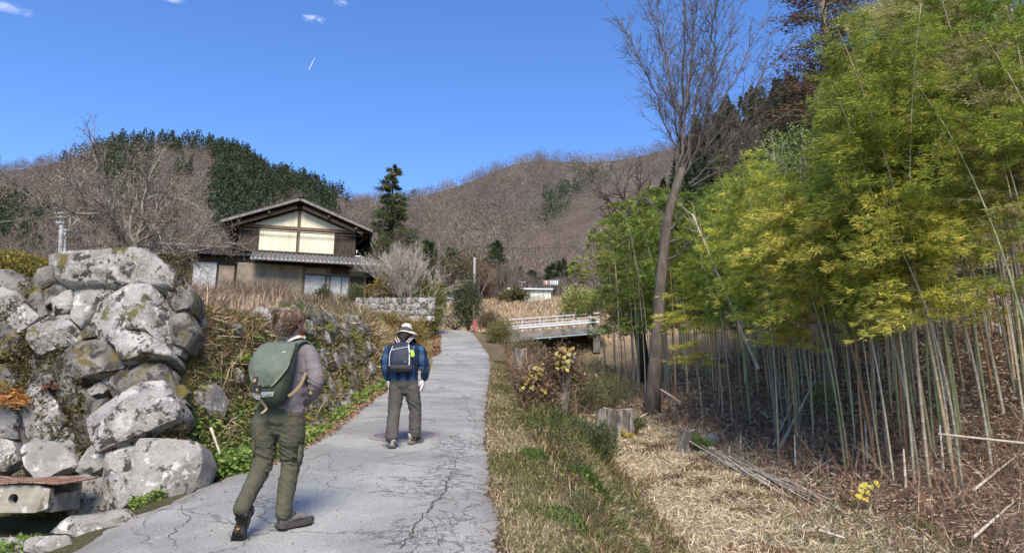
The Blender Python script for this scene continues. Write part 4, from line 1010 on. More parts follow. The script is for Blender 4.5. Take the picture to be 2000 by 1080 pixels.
# leafless trees of the valley, one model copied
bt = None
spots_ = []
for _ in range(110):
    Y = rng.uniform(64, 116); px = rng.uniform(700, 1230)
    if 1000 < px < 1180 and Y < 96: continue
    if px < 880 and Y < 70: continue
    if 840 < px < 960 and Y < 74: continue
    spots_.append((px, Y))
for (px, Y) in [(20, 46), (60, 52), (170, 48), (330, 50), (400, 58), (460, 62), (0, 60), (130, 62), (260, 58), (620, 70), (560, 72), (500, 66), (-40, 50)]: spots_.append((px, Y))
for i, (px, Y) in enumerate(spots_):
    if bt is None:
        bt = crown_tree('leafless_tree', (0, 0, 0), None, .7, 'slender grey brown leafless tree in the valley wood', [(.20, .16, .14), (.22, .18, .155), (.25, .20, .175)], [], 0, .1, 5, 3, 2.0, .07, (4, 5), 'leafless trees in the valley', .5, .05, wob=.1); o = bt
    else: o = copy_tree(bt)
    x = ray(px, 560)[0] * Y; o.location = G(x, Y); s_ = rng.uniform(.7, 1.15) * (1 if px > 600 else .8); o.scale = (s_ * 1.15, s_ * 1.15, s_); o.rotation_euler = (0, 0, rng.uniform(0, 6.28))
# ---------------------------------------------------------------- stumps, snag, canes
BARKS = mat('stump_bark', (.22, .205, .19), (.09, .08, .07), scale=9, bump=1, bscale=22, bdist=.03, stretch=(1, 1, .16), contrast=(.42, .58))
WOOD = mat('cut_wood', (.30, .27, .23), (.20, .18, .155), scale=10, bump=.4, bscale=30)
def stump(loc, r, h, label, lean=(0, 0), ridges=11, amp=.10, flare=.15, group=None, bark=BARKS, name='tree_stump'):
    t = empty(name, loc, label=label, cat='tree stump', group=group); n = 72; m_ = 14; th = np.arange(n) / n * 6.283
    ph = rng.uniform(0, 6.28); rd = 1 + amp * (np.abs(np.sin(th * ridges / 2 + ph + .5 * np.sin(th * 3))) ** .5 - .6) + .06 * np.sin(th * 2 + ph)
    topn = .03 * h * np.sin(th * 2 + 1) + .015 * h * np.sin(th * 9) + .02 * h * rng.normal(size=n); V = []
    for i in range(m_):
        f = i / (m_ - 1); q = r * rd * (1 + flare * (1 - f) ** 2.5) * (1 + .02 * np.sin(f * 20 + th * 5)); V.append(np.stack([q * np.cos(th) + lean[0] * f, q * np.sin(th) + lean[1] * f, -.12 + f * (h + .12) + topn * f], 1))
    V = np.concatenate(V); ii = np.arange(m_ * n).reshape(m_, n); F = np.stack([ii[:-1], np.roll(ii[:-1], -1, 1), np.roll(ii[1:], -1, 1), ii[1:]], -1).reshape(-1, 4)
    MB().add(V, F).build('bark', bark, t, smooth=False)
    rim = V[-n:] * np.array([.985, .985, 1]) ; c = rim.mean(0); rings = np.concatenate([rim, c + (rim - c) * .6, c + (rim - c) * .2]); jj = np.arange(3 * n).reshape(3, n)
    F = np.stack([jj[:-1], np.roll(jj[:-1], -1, 1), np.roll(jj[1:], -1, 1), jj[1:]], -1).reshape(-1, 4); mb = MB(); mb.add(rings, F); mb.F.append(jj[-1][None]); mb.build('cut_face', WOOD, t); return t
stump(G(2.3, 17.4), .37, .66, 'large ridged grey stump leaning slightly in the dry clearing', (.12, 0), 15, .30, .22)
stump(G(3.42, 15.2), .12, .48, 'slim pale stump beside a green bush in the clearing', (.16, .05), 7, .08, .5)
stump(G(.25, 26, -.1), .2, 1.05, 'taller grey stump wrapped in brown creeper on the verge', (.05, 0), 7, .08, .1)
stump(G(.55, 22.5, -.1), .2, .66, 'short round stump behind the verge weeds', (0, 0), 7, .06, .05)
p = G(4.35, 16.4); o = stone(np.array(p), (1, 0, .1), (0, -.5, 1), rpoly(.22, .2), .2, .1, 77.7, GRANB, None, 'boulder'); tag(o, 'pale rounded boulder behind the slim stump at the grove edge', 'stone')
sn = empty('tree_snag', G(1.35, 15.6), label='broken grey tree snag wrapped in brown creeper on the bank', cat='tree snag'); S0 = np.array(sn.location)
def spt(px, py, Y): return np.array(at(px, py, Y)) - S0
mb = MB(); mb.tube([spt(1085, 860, 15.6), spt(1092, 810, 15.6), spt(1102, 760, 15.6), spt(1110, 715, 15.6), spt(1118, 690, 15.6)], [.24, .18, .15, .14, .09], 12, True); mb.build('trunk', BARKS, sn, smooth=True)
n_ = 5200; c = np.array([spt(1075, 755, 15.4), spt(1050, 770, 15.3), spt(1100, 700, 15.5), spt(1065, 800, 15.2), spt(1120, 730, 15.6), spt(1035, 740, 15.3), spt(1080, 715, 15.4)])
i = rng.integers(0, len(c), n_); lb = MB(); P = c[i] + rng.normal(0, .17, (n_, 3)); leaves(lb, P, rng.normal(0, 1, P.shape) + np.array([0, 0, -.5]), rng.uniform(.03, .10, n_), rng.uniform(.02, .05, n_), pick([[.13, .08, .055], [.19, .12, .08], [.09, .06, .045], [.30, .22, .13], [.36, .34, .10]], n_, .2, [.3, .27, .25, .13, .05]))
for _ in range(60):
    a = c[rng.integers(0, len(c))] + rng.normal(0, .15, 3); lb.tube([a, a + rng.normal(0, .2, 3), a + rng.normal(0, .35, 3) + np.array([0, 0, -.1])], [.007, .006, .004], 3, False, (.20, .14, .10))
lb.build('creeper', DRY, sn)
def lobed(mb, p, r, col, nrm):
    nrm = unit(np.array(nrm, float)); a = unit(np.cross(nrm, [0.1, .2, 1])); b = np.cross(nrm, a); k = 14; th = np.arange(k) / k * 6.283; q = r * (1 + .22 * np.cos(3 * th) + .1 * rng.normal(size=k))
    V = p + q[:, None] * (np.cos(th)[:, None] * a + np.sin(th)[:, None] * b) + (.15 * r * np.cos(2 * th))[:, None] * nrm
    mb.add(np.vstack([V, p]), [(j, (j + 1) % k, k) for j in range(k)], col)
lb = MB()
for (px, py) in [(1093, 695), (1103, 685), (1112, 692), (1107, 708), (1120, 680), (1098, 718), (1090, 712), (1116, 704), (1108, 722), (1124, 690), (1102, 700), (1060, 722), (1052, 730), (1047, 738), (1022, 757), (1028, 748)] + [(rng.uniform(1085, 1125), rng.uniform(680, 725)) for _ in range(14)] + [(rng.uniform(1020, 1070), rng.uniform(715, 765)) for _ in range(10)]: lobed(lb, spt(px, py, 15.1 + rng.uniform(-.1, .1)), rng.uniform(.03, .065), pick([[.44, .40, .09], [.36, .28, .07], [.46, .44, .16], [.26, .2, .08]], 1)[0], (rng.normal(0, .5), -1, rng.uniform(.2, .9)))
lb.build('yellow_leaves', LEAF, sn)
# yellow leaved seedling in the brushwood
yp = empty('yellow_plant', G(4.75, 10.2), label='small plant with a few yellow lobed leaves at the foot of the grove', cat='plant'); S0 = np.array(yp.location); mb = MB(); lb = MB()
for (px, py) in [(1678, 968), (1688, 948), (1696, 962), (1702, 950), (1692, 975), (1712, 944), (1683, 958)]:
    p = spt(px, py, 10.1); mb.tube([(0, 0, 0), p * .5 + rng.normal(0, .03, 3), p], [.007, .005, .002], 4, False, (.2, .15, .1)); lobed(lb, p, rng.uniform(.03, .055), pick([[.50, .46, .10], [.55, .45, .06]], 1)[0], (rng.normal(0, .5), -1, .5))
mb.build('stems', TWIG, yp); lb.build('foliage', LEAF, yp)
# dead canes
CAN = mat('dead_cane', (.46, .42, .34), (.32, .28, .22), scale=5, rough=.6, bump=.2)
CAN2 = mat('weathered_cane', (.34, .31, .26), (.46, .42, .34), scale=5, rough=.7, bump=.2)
def cane(a, b, r, label, group=None, m_=CAN, name='bamboo_cane', twigs=0, sag=0):
    a, b = np.array(a, float), np.array(b, float); o_ = a.copy(); P = []; rr = []; cc = []
    L = np.linalg.norm(b - a); k = max(3, int(L / .3))
    for i in range(k):
        for e, q, s_ in ((0, 1, .9), (.03, 1.15, .5), (.06, 1, 1.2)):
            f = (i + e) / k; P.append((b - a) * f - np.array([0, 0, sag * math.sin(f * math.pi)])); rr.append(r * q * (1 - .45 * f)); cc.append((s_,) * 3)
    P.append(b - a); rr.append(r * .5); cc.append((1, 1, 1)); mb = MB(); mb.tube(P, rr, 6, True, np.array(cc))
    for _ in range(twigs):
        f = rng.uniform(.75, 1); p = (b - a) * f; d = unit((b - a)) + rng.normal(0, .5, 3); mb.tube([p, p + d * .25, p + d * .5 + np.array([0, 0, .1])], [.008, .005, .002], 3, False)
    o = mb.build(name, m_, smooth=True); o.location = o_; return tag(o, label, 'bamboo cane', group)
b1 = G(5.3, 15.6); cane(at(1482, 722, 15.9), at(1352, 418, 16.6), .038, 'long bleached dead stem leaning across the front of the bamboo', None, CAN, 'dead_stem', 14)
cane(at(2060, 872, 9.2), at(1832, 847, 9.6), .022, 'grey cane caught level among the bamboo stems')
cane(G(5.0, 14.2, .03), at(1592, 742, 15.0), .035, 'dead cane slanting up to the pale cedar trunk')
for i, (p, q, Y1, Y2, lb_) in enumerate([((1570, 945), (1640, 912), 12.0, 12.8, 'short pale cane on the litter below the orange stalks'), ((1900, 958), (1985, 890), 9.5, 10.0, 'pale cane leaning among the lower stalks at far right'), ((1585, 950), (1620, 930), 11.6, 11.9, 'short forked white stick near the end of the cane pile'), ((1290, 760), (1330, 785), 18.5, 18.0, 'thin pale stick beside the tall bare trunk'),
                                      ((1250, 815), (1265, 806), 16.8, 17, 'white broken stick right of the large stump'), ((1510, 870), (1560, 760), 14.5, 15.2, 'grey cane propped low at the grove edge'), ((1900, 1050), (1990, 990), 8.3, 8.9, 'bleached branch lying in the brush near the right edge'), ((1600, 1035), (1650, 1050), 9.2, 9.0, 'grey cut cane end on the straw near the bottom')]):
    a_, c_ = at(*p, Y1), at(*q, Y2); a_.z = max(a_.z, H1(a_.x, a_.y) + .03); c_.z = max(c_.z, H1(c_.x, c_.y) + .03); cane(a_, c_, .02, lb_)
for i in range(26):
    f = rng.uniform(0, .75); s_ = rng.normal(0, .16); y0 = 15.3 - 4.6 * f; L = rng.uniform(1.0, 2.4)
    a_ = np.array([3.75 + .55 * f + s_, y0]); d = unit(np.array([.10 + rng.normal(0, .05), -1.0 + rng.normal(0, .08)])); c_ = a_ + d * L
    h_ = .08 + .2 * rng.uniform() * (1 - f); cane(G(*a_, h_), G(*c_, .02 + h_ * .5), rng.uniform(.010, .02), 'cut bamboo cane lying in the long pile beside the clearing', 'cut canes in the pile beside the clearing', CAN2 if i % 2 else CAN)
# cut bamboo stubs
for i, (px, py, Y, h_) in enumerate([(1422, 875, 14.6, .28), (1445, 868, 14.8, .35), (1553, 905, 13.0, .5), (1693, 890, 12.0, .6), (1705, 885, 12.1, .45), (1770, 960, 10.5, .5), (1845, 940, 10.6, .6), (1225, 788, 17.9, .45), (1215, 790, 17.8, .35), (1350, 850, 15.6, .35)]):
    x = ray(px, py)[0] * Y; cane(G(x, Y, -.05), G(x + .03, Y, h_), .022, 'short upright bamboo stub cut off near the ground', 'cut bamboo stubs', CAN)
bush('bush', G(3.75, 15.3), .3, .35, 'small fresh green bush right of the slim stump', [[.10, .17, .04], [.14, .22, .05]], 1500, .07, .015)
bush('bush', G(2.85, 17.6), .35, .5, 'dark green low bush at the right of the large stump', [[.08, .12, .05], [.12, .15, .05]], 1300, .06, .02)
o = bush('bush', G(2.6, 17.0), .16, .22, 'tiny yellow leaved plant at the foot of the large stump', [[.45, .36, .07]], 300, .05, .03)
bush('bush', G(6.2, 14.9), .3, .9, 'small light green leaved sapling between stalks', [[.22, .28, .08]], 450, .07, .035)
for (x, y, rx, rz, lb_, c_) in [(1.9, 21.5, .9, 1.3, 'grey green tangled brush behind the creeper covered snag', [[.16, .17, .08], [.12, .13, .06], [.20, .19, .11]]), (3.0, 23, 1.0, 1.3, 'tangled olive brush left of the tall bare trunk', [[.15, .16, .07], [.19, .18, .10], [.10, .11, .05]]),
                            (1.1, 24.8, .8, 1.1, 'green feathery brush right of the taller verge stump', [[.11, .15, .06], [.15, .18, .07]]), (1.9, 29, 1.3, 1.8, 'brown and olive scrub under the bridge rail', [[.19, .16, .10], [.13, .12, .06]]), (.6, 33, 1.0, 1.5, 'brown scrub along the right verge before the bridge', [[.22, .17, .10], [.14, .13, .06]]), (3.6, 33, 1.4, 1.9, 'dull scrub at the left foot of the far bamboo', [[.16, .15, .08], [.11, .12, .06]]),
                            (-.6, 44, .9, 1.6, 'yellow green weeds beside the upper road', [[.24, .22, .08], [.17, .17, .06]]), (-1.5, 48.3, .8, 1.4, 'brown brush below the evergreen at the road top', [[.2, .13, .08], [.16, .14, .08]]), (1.35, 13.5, .5, .7, 'dark green brush on the bank in front of the snag', [[.08, .11, .05], [.12, .14, .06]])]:
    bush('bush', G(x, y, -.1), rx, rz, lb_, c_, 5200, .11 if y < 30 else .16, .018 if y < 30 else .03, clumps=16)
# ---------------------------------------------------------------- the farmhouse
DARKW = mat('dark_timber', (.035, .028, .023), (.07, .055, .045), scale=5, bump=.5, bscale=20, stretch=(4, 4, .5))
TIMB = mat('brown_timber', (.10, .07, .05), (.16, .12, .09), scale=5, bump=.4, bscale=20, stretch=(4, 4, .6))
CREAM = mat('cream_sheet', (.62, .60, .47), (.52, .50, .39), scale=1.5, bump=.1, rough=.6, stretch=(1, 1, .2))
TILE = mat('roof_tile', (.085, .088, .09), (.14, .14, .14), scale=3, bump=.5, bscale=15, rough=.5, spec=.4)
TILED = mat('dark_roof_tile', (.03, .03, .032), (.06, .058, .055), scale=3, bump=.5, bscale=15)
PLAS = mat('earth_plaster', (.24, .20, .15), (.16, .135, .105), scale=2, bump=.4, bscale=20)
PAPER = mat('white_door_sheet', (.38, .39, .40), (.26, .27, .28), scale=2.5, bump=.2, bscale=8)
TRIM = mat('pale_trim', (.20, .19, .18), (.12, .115, .11), scale=4, bump=.2)
MORT = mat('white_mortar', (.75, .74, .71), bump=0)
hz = math.atan2(.234, .972)
hs_ = empty('farmhouse', (-15.0, 49.9, 11.0), hz, 'two storey wooden farmhouse with cream gable panels and a wide dark roof', 'house')
def P_(mb, name, m_, par=hs_, smooth=False): return mb.build(name, m_, par, smooth)
def corr(x0, x1, zb, zt, y=0.0, st_=.075):
    mb = MB(); xs_ = np.arange(x0, x1 + 1e-6, st_ / 2); V = []
    for i, x in enumerate(xs_):
        o = [0, .0, -.022, -.022][i % 4]; V += [(x, y + o, zb(x) if callable(zb) else zb), (x, y + o, zt(x) if callable(zt) else zt)]
    n = len(xs_); mb.add(V, [(2 * i, 2 * i + 2, 2 * i + 3, 2 * i + 1) for i in range(n - 1)]); return mb
SL = .39; ZA = 7.36
def zroof(x): return ZA - SL * abs(x)
mb = MB()   # main body
mb.add([(-3.9, .06, 0), (3.9, .06, 0), (3.9, .06, zroof(3.9) - .2), (0, .06, ZA - .2), (-3.9, .06, zroof(3.9) - .2), (-3.9, 10, 0), (3.9, 10, 0), (3.9, 10, zroof(3.9) - .2), (0, 10, ZA - .2), (-3.9, 10, zroof(3.9) - .2)],
       [(0, 1, 2, 3, 4), (9, 8, 7, 6, 5), (1, 6, 7, 2), (5, 0, 4, 9)])
P_(mb, 'wall', DARKW)
mb = MB(); mb.box((4.3, 5.0, 1.35), (.8, 9.8, 2.7)); P_(mb, 'side_aisle', DARKW)
for (x0, x1) in ((-3.35, -.09), (.09, 3.35)): P_(corr(x0, x1, 5.5, lambda x: max(5.56, ZA - .62 - SL * abs(x)), -.02), 'gable_panel', CREAM)
P_(corr(-2.6, -.10, 3.62, 5.2, -.03), 'storey_panel', CREAM); P_(corr(.08, 2.45, 3.62, 5.2, -.03), 'storey_panel', CREAM)
mb = MB()
for x in np.arange(2.55, 3.85, .17): mb.box((x, -.01, 4.4), (.155, .03 + .01 * ((x * 10) % 2), 1.55))
P_(mb, 'board_cladding', DARKW); mb = MB()
for x in np.arange(-3.8, -2.7, .17): mb.box((x, -.01, 4.4), (.155, .03, 1.55))
P_(mb, 'board_cladding', DARKW)
for (c_, s_) in [((0, -.07, 5.1), (.14, .16, 3.0)), ((-2.68, -.05, 4.4), (.10, .12, 1.7)), ((2.5, -.045, 4.4), (.07, .10, 1.6)), ((-3.85, -.04, 4.5), (.16, .16, 2.3)), ((3.85, -.04, 4.5), (.16, .16, 2.3))]:
    mb = MB(); mb.box(c_, s_); P_(mb, 'post', TIMB if c_[0] == 0 else DARKW)
for (c_, s_, m_) in [((0, -.06, 5.36), (7.9, .14, .22), TIMB), ((0, -.35, 5.02), (9.0, .05, .06), DARKW), ((0, -.05, 3.6), (7.9, .14, .12), DARKW)]:
    mb = MB(); mb.box(c_, s_); P_(mb, 'beam', m_)
# main roof: two sloped slabs with tile ribs, rafters beneath, barge boards, ridge
rf = MB()
def slab(mb, x0, x1, y0, y1, z0, z1, t):
    V = [(x0, y0, z0), (x1, y0, z1), (x1, y1, z1), (x0, y1, z0), (x0, y0, z0 - t), (x1, y0, z1 - t), (x1, y1, z1 - t), (x0, y1, z0 - t)]
    mb.add(V, [(0, 1, 2, 3), (7, 6, 5, 4), (0, 4, 5, 1), (1, 5, 6, 2), (2, 6, 7, 3), (3, 7, 4, 0)])
for s in (-1, 1):
    slab(rf, 0, s * 5.05, -.95, 10.9, ZA, zroof(5.05), .09)
    for y in np.arange(-.9, 10.9, .28): rf.tube([(0, y, ZA + .03), (s * 2.5, y, zroof(2.5) + .025), (s * 5.08, y, zroof(5.08) + .02)], .05, 6, True)
roof = P_(rf, 'roof', TILED)
for s in (-1, 1):
    mb = MB(); a = math.atan(SL) * s
    mb.box((s * 2.54, -1.0, zroof(2.54) - .13), (5.40, .07, .17), Matrix.Rotation(a, 3, 'Y')); P_(mb, 'barge_board', TRIM, roof)
    mb = MB(); mb.box((s * 2.3, -.62, zroof(2.3) - .50), (4.5, .16, .24), Matrix.Rotation(a, 3, 'Y')); P_(mb, 'gable_beam', DARKW)
    mb = MB()
    for y in np.arange(-.6, 10.6, .45): mb.box((s * 4.4, y, zroof(4.4) - .17), (1.5, .07, .10), Matrix.Rotation(a, 3, 'Y'))
    P_(mb, 'rafters', DARKW, roof)
    mb = MB(); mb.tube([(s * 3.9, .3, 4.5), (s * 4.75, .3, 5.2)], .05, 4); mb.tube([(s * 3.9, -.4, 5.42), (s * 5.0, -.4, 5.28)], .07, 4); P_(mb, 'brace', DARKW)
mb = MB(); mb.tube([(0, -1.08, ZA + .14), (0, 5, ZA + .16), (0, 10.9, ZA + .14)], .13, 8); mb.box((0, -1.05, ZA + .18), (.34, .1, .34)); mb.box((0, -1.05, ZA + .36), (.12, .12, .18)); P_(mb, 'ridge', TILED, roof)
for x in (-3.9, -2.0, 2.0, 3.9): mb = MB(); mb.box((x, -.45, zroof(x) - .42 - .02 * (x > 0)), (.16, 1.0, .18)); P_(mb, 'purlin', DARKW)
# pent roof over the ground floor
pr = MB(); x0, x1 = -2.95, 5.75
V = [(x0, 0, 3.55), (4.3, 0, 3.55), (x1, -1.45, 2.72), (x0, -1.45, 2.72), (x1, 2.5, 2.72), (4.3, 2.5, 3.55)]
V2 = [(a, b, c_ - .08) for a, b, c_ in V]; pr.add(V + V2, [(0, 3, 2, 1), (1, 2, 4, 5), (6, 7, 8, 9), (7, 11, 10, 8), (3, 9, 8, 2), (2, 8, 10, 4), (0, 6, 9, 3)])
for x in np.arange(x0 + .1, x1 - .1, .28):
    t_ = min(1, max(0, (x - 4.3) / 1.45)); y_ = -1.45 * t_; z_ = 3.55 - .83 * t_; pr.tube([(x, y_, z_ + .03), (x, (y_ - 1.47) / 2, (z_ + 2.72) / 2 + .03), (x, -1.49, 2.74)], .055, 6)
for y in np.arange(-1.2, 2.4, .28): pr.tube([(4.3 + 1.45 * max(0, -y / 1.45), y, 3.57 - .83 * max(0, -y / 1.45)), (5.78, y, 2.74)], .055, 6)
pr.tube([(4.3, 0, 3.62), (x1, -1.45, 2.8)], .09, 6)
pro = P_(pr, 'pent_roof', TILE)
mb = MB()
for x in np.arange(x0 + .1, x1 - .1, .28): mb.box((x, -1.55, 2.73), (.07, .02, .07))
mb.tube([(x0, -.08, 3.61), (4.3, -.08, 3.61)], .04, 5); P_(mb, 'eave_mortar', MORT, pro)
# ground floor front
mb = MB(); mb.box((-1.7, -.03, 1.35), (4.3, .16, 2.7)); P_(mb, 'plaster_wall', PLAS)
for (a, b) in ((.62, 2.2), (2.35, 3.6), (3.7, 4.66)): mb = MB(); mb.box(((a + b) / 2, -.03, 2.4), (b - a, .10, .42)); P_(mb, 'transom', PLAS if a != 2.35 else DARKW)
for x, w_ in [(.53, .14), (2.28, .11), (3.65, .10), (4.7, .14), (2.05, .07), (3.1, .04), (.5, .1)]: mb = MB(); mb.box((x, -.10, 1.3), (w_, .13, 2.66)); P_(mb, 'post', TIMB)
mb = MB(); mb.box((2.6, -.14, 2.13), (4.3, .14, .12)); P_(mb, 'lintel', TIMB)
for (a, b) in ((.62, 1.98), (2.1, 3.06), (3.12, 3.58)):
    mb = MB(); mb.box(((a + b) / 2, -.05, 1.1), (b - a, .05, 1.9))
    for k in range(1, 3): mb.box((a + (b - a) * k / 3, -.08, 1.1), (.025, .02, 1.88))
    P_(mb, 'paper_door', PAPER)
mb = MB(); mb.box((4.17, -.02, 1.1), (.92, .04, 1.95)); lat = P_(mb, 'lattice_door', DARKW)
mb = MB()
for x in np.arange(3.76, 4.64, .11): mb.box((x, -.06, 1.1), (.025, .03, 1.9))
for z in np.arange(.25, 2.05, .2): mb.box((4.19, -.085, z), (.9, .02, .02))
P_(mb, 'lattice', TIMB, lat)
mb = MB(); mb.box((4.05, -.0 - .06, 3.95), (.05, .06, .22)); P_(mb, 'meter_box', MORT)
# wing left of the house
wg = empty('side_wing', (-15.0, 49.9, 11.0), hz, 'long low outbuilding with a grey tiled roof joined to the left of the farmhouse', 'outbuilding')
mb = MB(); mb.box((-6.4, 2.5, 1.6), (6.6, 4, 3.2)); P_(mb, 'wall', DARKW, wg)
mb = MB(); mb.box((-4.6, .42, 1.3), (1.0, .12, 2.5)); P_(mb, 'plaster_wall', PLAS, wg)
mb = MB(); mb.box((-5.95, .40, 1.7), (1.4, .10, 2.0)); mb.box((-6.68, .36, 1.7), (.06, .14, 2.1)); P_(mb, 'white_panel', PAPER, wg)
mb = MB()
V = [(-10.0, -.4, 3.2), (-3.02, -.4, 3.2), (-3.02, 2.5, 4.25), (-10.0, 2.5, 4.25), (-10.0, 5.2, 3.2), (-3.02, 5.2, 3.2)]; V2 = [(a, b, c_ - .09) for a, b, c_ in V]
mb.add(V + V2, [(0, 1, 2, 3), (3, 2, 5, 4), (9, 8, 7, 6), (10, 11, 8, 9), (0, 6, 7, 1), (1, 7, 8, 2), (0, 3, 9, 6), (3, 4, 10, 9)])
for x in np.arange(-9.9, -3.1, .27): mb.tube([(x, -.44, 3.22), (x, 2.5, 4.27)], .05, 6)
r_ = P_(mb, 'roof', TILED, wg); mb = MB(); mb.tube([(-10.05, 2.5, 4.36), (-3.1, 2.5, 4.36)], .10, 8); P_(mb, 'ridge', TRIM, r_)
# outbuilding right
ob = empty('tool_shed', (-15.0, 49.9, 11.0), hz, 'small whitewashed shed with a grey tiled roof right of the farmhouse', 'shed')
mb = MB(); mb.box((6.75, 5, 1.35), (2.1, 3, 2.7)); P_(mb, 'wall', PAPER, ob)
mb = MB(); mb.box((6.75, 3.47, .5), (2.1, .06, .9)); mb.box((7.7, 3.45, 1.4), (.1, .08, 2.6)); mb.box((5.8, 3.45, 1.4), (.1, .08, 2.6)); P_(mb, 'board_cladding', TIMB, ob)
mb = MB(); slab(mb, 5.4, 8.1, 3.0, 5.2, 0, 0, 0) if False else None
V = [(5.4, 3.0, 2.55), (8.1, 3.0, 2.55), (8.1, 5.0, 3.5), (5.4, 5.0, 3.5), (5.4, 7.0, 2.55), (8.1, 7.0, 2.55)]; V2 = [(a, b, c_ - .08) for a, b, c_ in V]
mb.add(V + V2, [(0, 1, 2, 3), (3, 2, 5, 4), (9, 8, 7, 6), (10, 11, 8, 9), (0, 6, 7, 1), (1, 7, 8, 2), (0, 3, 9, 6)])
for x in np.arange(5.5, 8.1, .25): mb.tube([(x, 2.97, 2.57), (x, 5.0, 3.53)], .05, 6)
mb.tube([(5.35, 5, 3.6), (8.15, 5, 3.6)], .09, 6); P_(mb, 'roof', TILE, ob)
# garden wall
gw = empty('garden_wall', (-7.3, 44, 9.0), 0, 'squared dry stone garden wall below the yard of the farmhouse', 'stone wall')
mb = MB(); mb.box((0, .75, .55), (4.5, 1.0, 1.5)); mb.build('core', mat('wall_earth', (.05, .045, .035), bump=.4), gw)
k = 0
for row, z in enumerate((9.05, 9.42, 9.78, 10.12)):
    x = -9.6 + .1 * (row % 2)
    while x < -5.15:
        big_ = x > -6.4; rx = rng.uniform(.2, .27) if big_ else rng.uniform(.12, .21); x += rx
        stone((x, 44.12, z), (1, .02, 0), (0, .1, 1), [(a_ * rx * rng.uniform(.92, 1.08), b_ * .19 * rng.uniform(.85, 1.1)) for a_, b_ in ((1, 1), (0, 1.1), (-1, 1), (-1.05, 0), (-1, -1), (0, -1.1), (1, -1), (1.05, 0))], .25, .06, 400 + k * 1.1, [GRAN, GRAN, GRAND][(k * 7) % 3], gw, nr=28, facet=.2); k += 1; x += rx
for z in (9.05, 9.42, 9.78, 10.12):
    for y in (44.4, 44.9, 45.4): stone((-5.1, y, z), (0, 1, 0), (.0, .0, 1), rpoly(.27, .2, 6), .25, .07, 500 + k, GRAN, gw, nr=20); k += 1
# ---------------------------------------------------------------- bridge, rails, sign, poles
WHT = mat('white_painted_steel', (.56, .58, .59), (.42, .44, .45), scale=5, rough=.5, bump=.1, spots=[((.30, .20, .14), 9, .64, .7)])
def rail(name, A, B, hgt, npost, label, cat='guard rail', deck=False, zf=None):
    A, B = np.array(A, float), np.array(B, float); t = empty(name, A, label=label, cat=cat); d = B - A; L = np.linalg.norm(d); u = d / L; nrm = np.cross(u, [0, 0, 1.0]); nrm /= np.linalg.norm(nrm)
    prof = [(-.17, 0), (-.13, .045), (-.07, .045), (-.03, 0), (.03, 0), (.07, .045), (.13, .045), (.17, 0)]
    for zc in ((-.52,) if deck else (0,)):
        V = []
        for e in (0, 1):
            for (z, o_) in prof: V.append(d * e + nrm * o_ + np.array([0, 0, z * .9 + zc]))
        mb = MB(); mb.add(V, [(i, i + 1, i + 9, i + 8) for i in range(7)]); mb.build('beam', WHT, t)
    if deck: mb = MB(); mb.tube([(0, 0, .05), d + np.array([0, 0, .05])], .045, 8); mb.build('top_rail', WHT, t); mb = MB(); mb.tube([(0, 0, -.2), d + np.array([0, 0, -.2])], .03, 8); mb.build('middle_rail', WHT, t)
    for i in range(npost):
        p = d * (i + .5) / npost; zb = (-.85 if deck else H1(A[0] + p[0], A[1] + p[1]) - A[2] - p[2] - .1); mb = MB(); mb.tube([p - nrm * .06 + np.array([0, 0, zb]), p - nrm * .06 + np.array([0, 0, .08])], .06 if deck else .03, 8); mb.build('post', WHT, t)
    return t, d, nrm
A, B = at(968, 628, 50.6), at(1170, 613, 53)
rl, d, nrm = rail('bridge_guardrail', A, B, .6, 6, 'white steel guard rail with posts along the small bridge', deck=True)
br_ = empty('bridge', A, label='small concrete bridge deck with a thin blue pipe under its edge', cat='bridge')
mb = MB(); A_ = np.array(A); d_ = np.array(B) - A_; n2 = -nrm if nrm[1] < 0 else nrm
V = [x + y + np.array([0, 0, z]) for x in (d_ * -.12, d_ * 1.1) for y in (n2 * -.15, n2 * 4.0) for z in (-1.35, -.87)]
mb.add(V, [(0, 1, 3, 2), (4, 6, 7, 5), (0, 4, 5, 1), (2, 3, 7, 6), (0, 2, 6, 4), (1, 5, 7, 3)]); mb.build('deck', mat('bridge_concrete', (.20, .19, .17), (.12, .115, .10), scale=2, bump=.5), br_)
mb = MB(); q = d_ * -.05 - n2 * .3 + np.array([0, 0, -1.45]); mb.tube([q, q + d_ * 1.15], .045, 8); mb.build('pipe', mat('blue_grey_pipe', (.30, .42, .50), bump=0, rough=.4), br_)
mb = MB(); 
ABM = mat('bridge_abutment', (.13, .125, .11), (.08, .075, .065), scale=2)
for f in (-.05, 1.05): mb = MB(); c_ = d_ * f + n2 * 1.9 + np.array([0, 0, -2.6]); mb.box(c_ + np.array([0, 0, .5]), (.5, 3.6, 1.5)); mb.build('abutment', ABM, br_)
rail('guardrail', at(1640, 563, 26.5), at(1960, 530, 16.5), .6, 9, 'white guard rail glimpsed through the bamboo on the upper slope')
sg = empty('red_sign', G(-2.45, 49.0, -.1), label='narrow faded red board on a dark post beside the road top', cat='sign'); p0 = np.array(sg.location)
mb = MB(); mb.tube([(-.14, 0, 0), (-.14, 0, 1.9)], .05, 6); mb.build('post', TIMB, sg)
a_, b_ = np.array(at(928, 625, 48.9)) - p0, np.array(at(928, 645, 48.9)) - p0
mb = MB(); mb.box(((a_ + b_) / 2), (.24, .03, .72), Matrix.Rotation(R(4), 3, 'Y')); mb.build('board', mat('faded_red_paint', (.38, .09, .09), (.30, .10, .10), scale=6, bump=.1), sg)
CONP = mat('pole_concrete', (.30, .31, .31), (.24, .245, .25), scale=3, bump=.1)
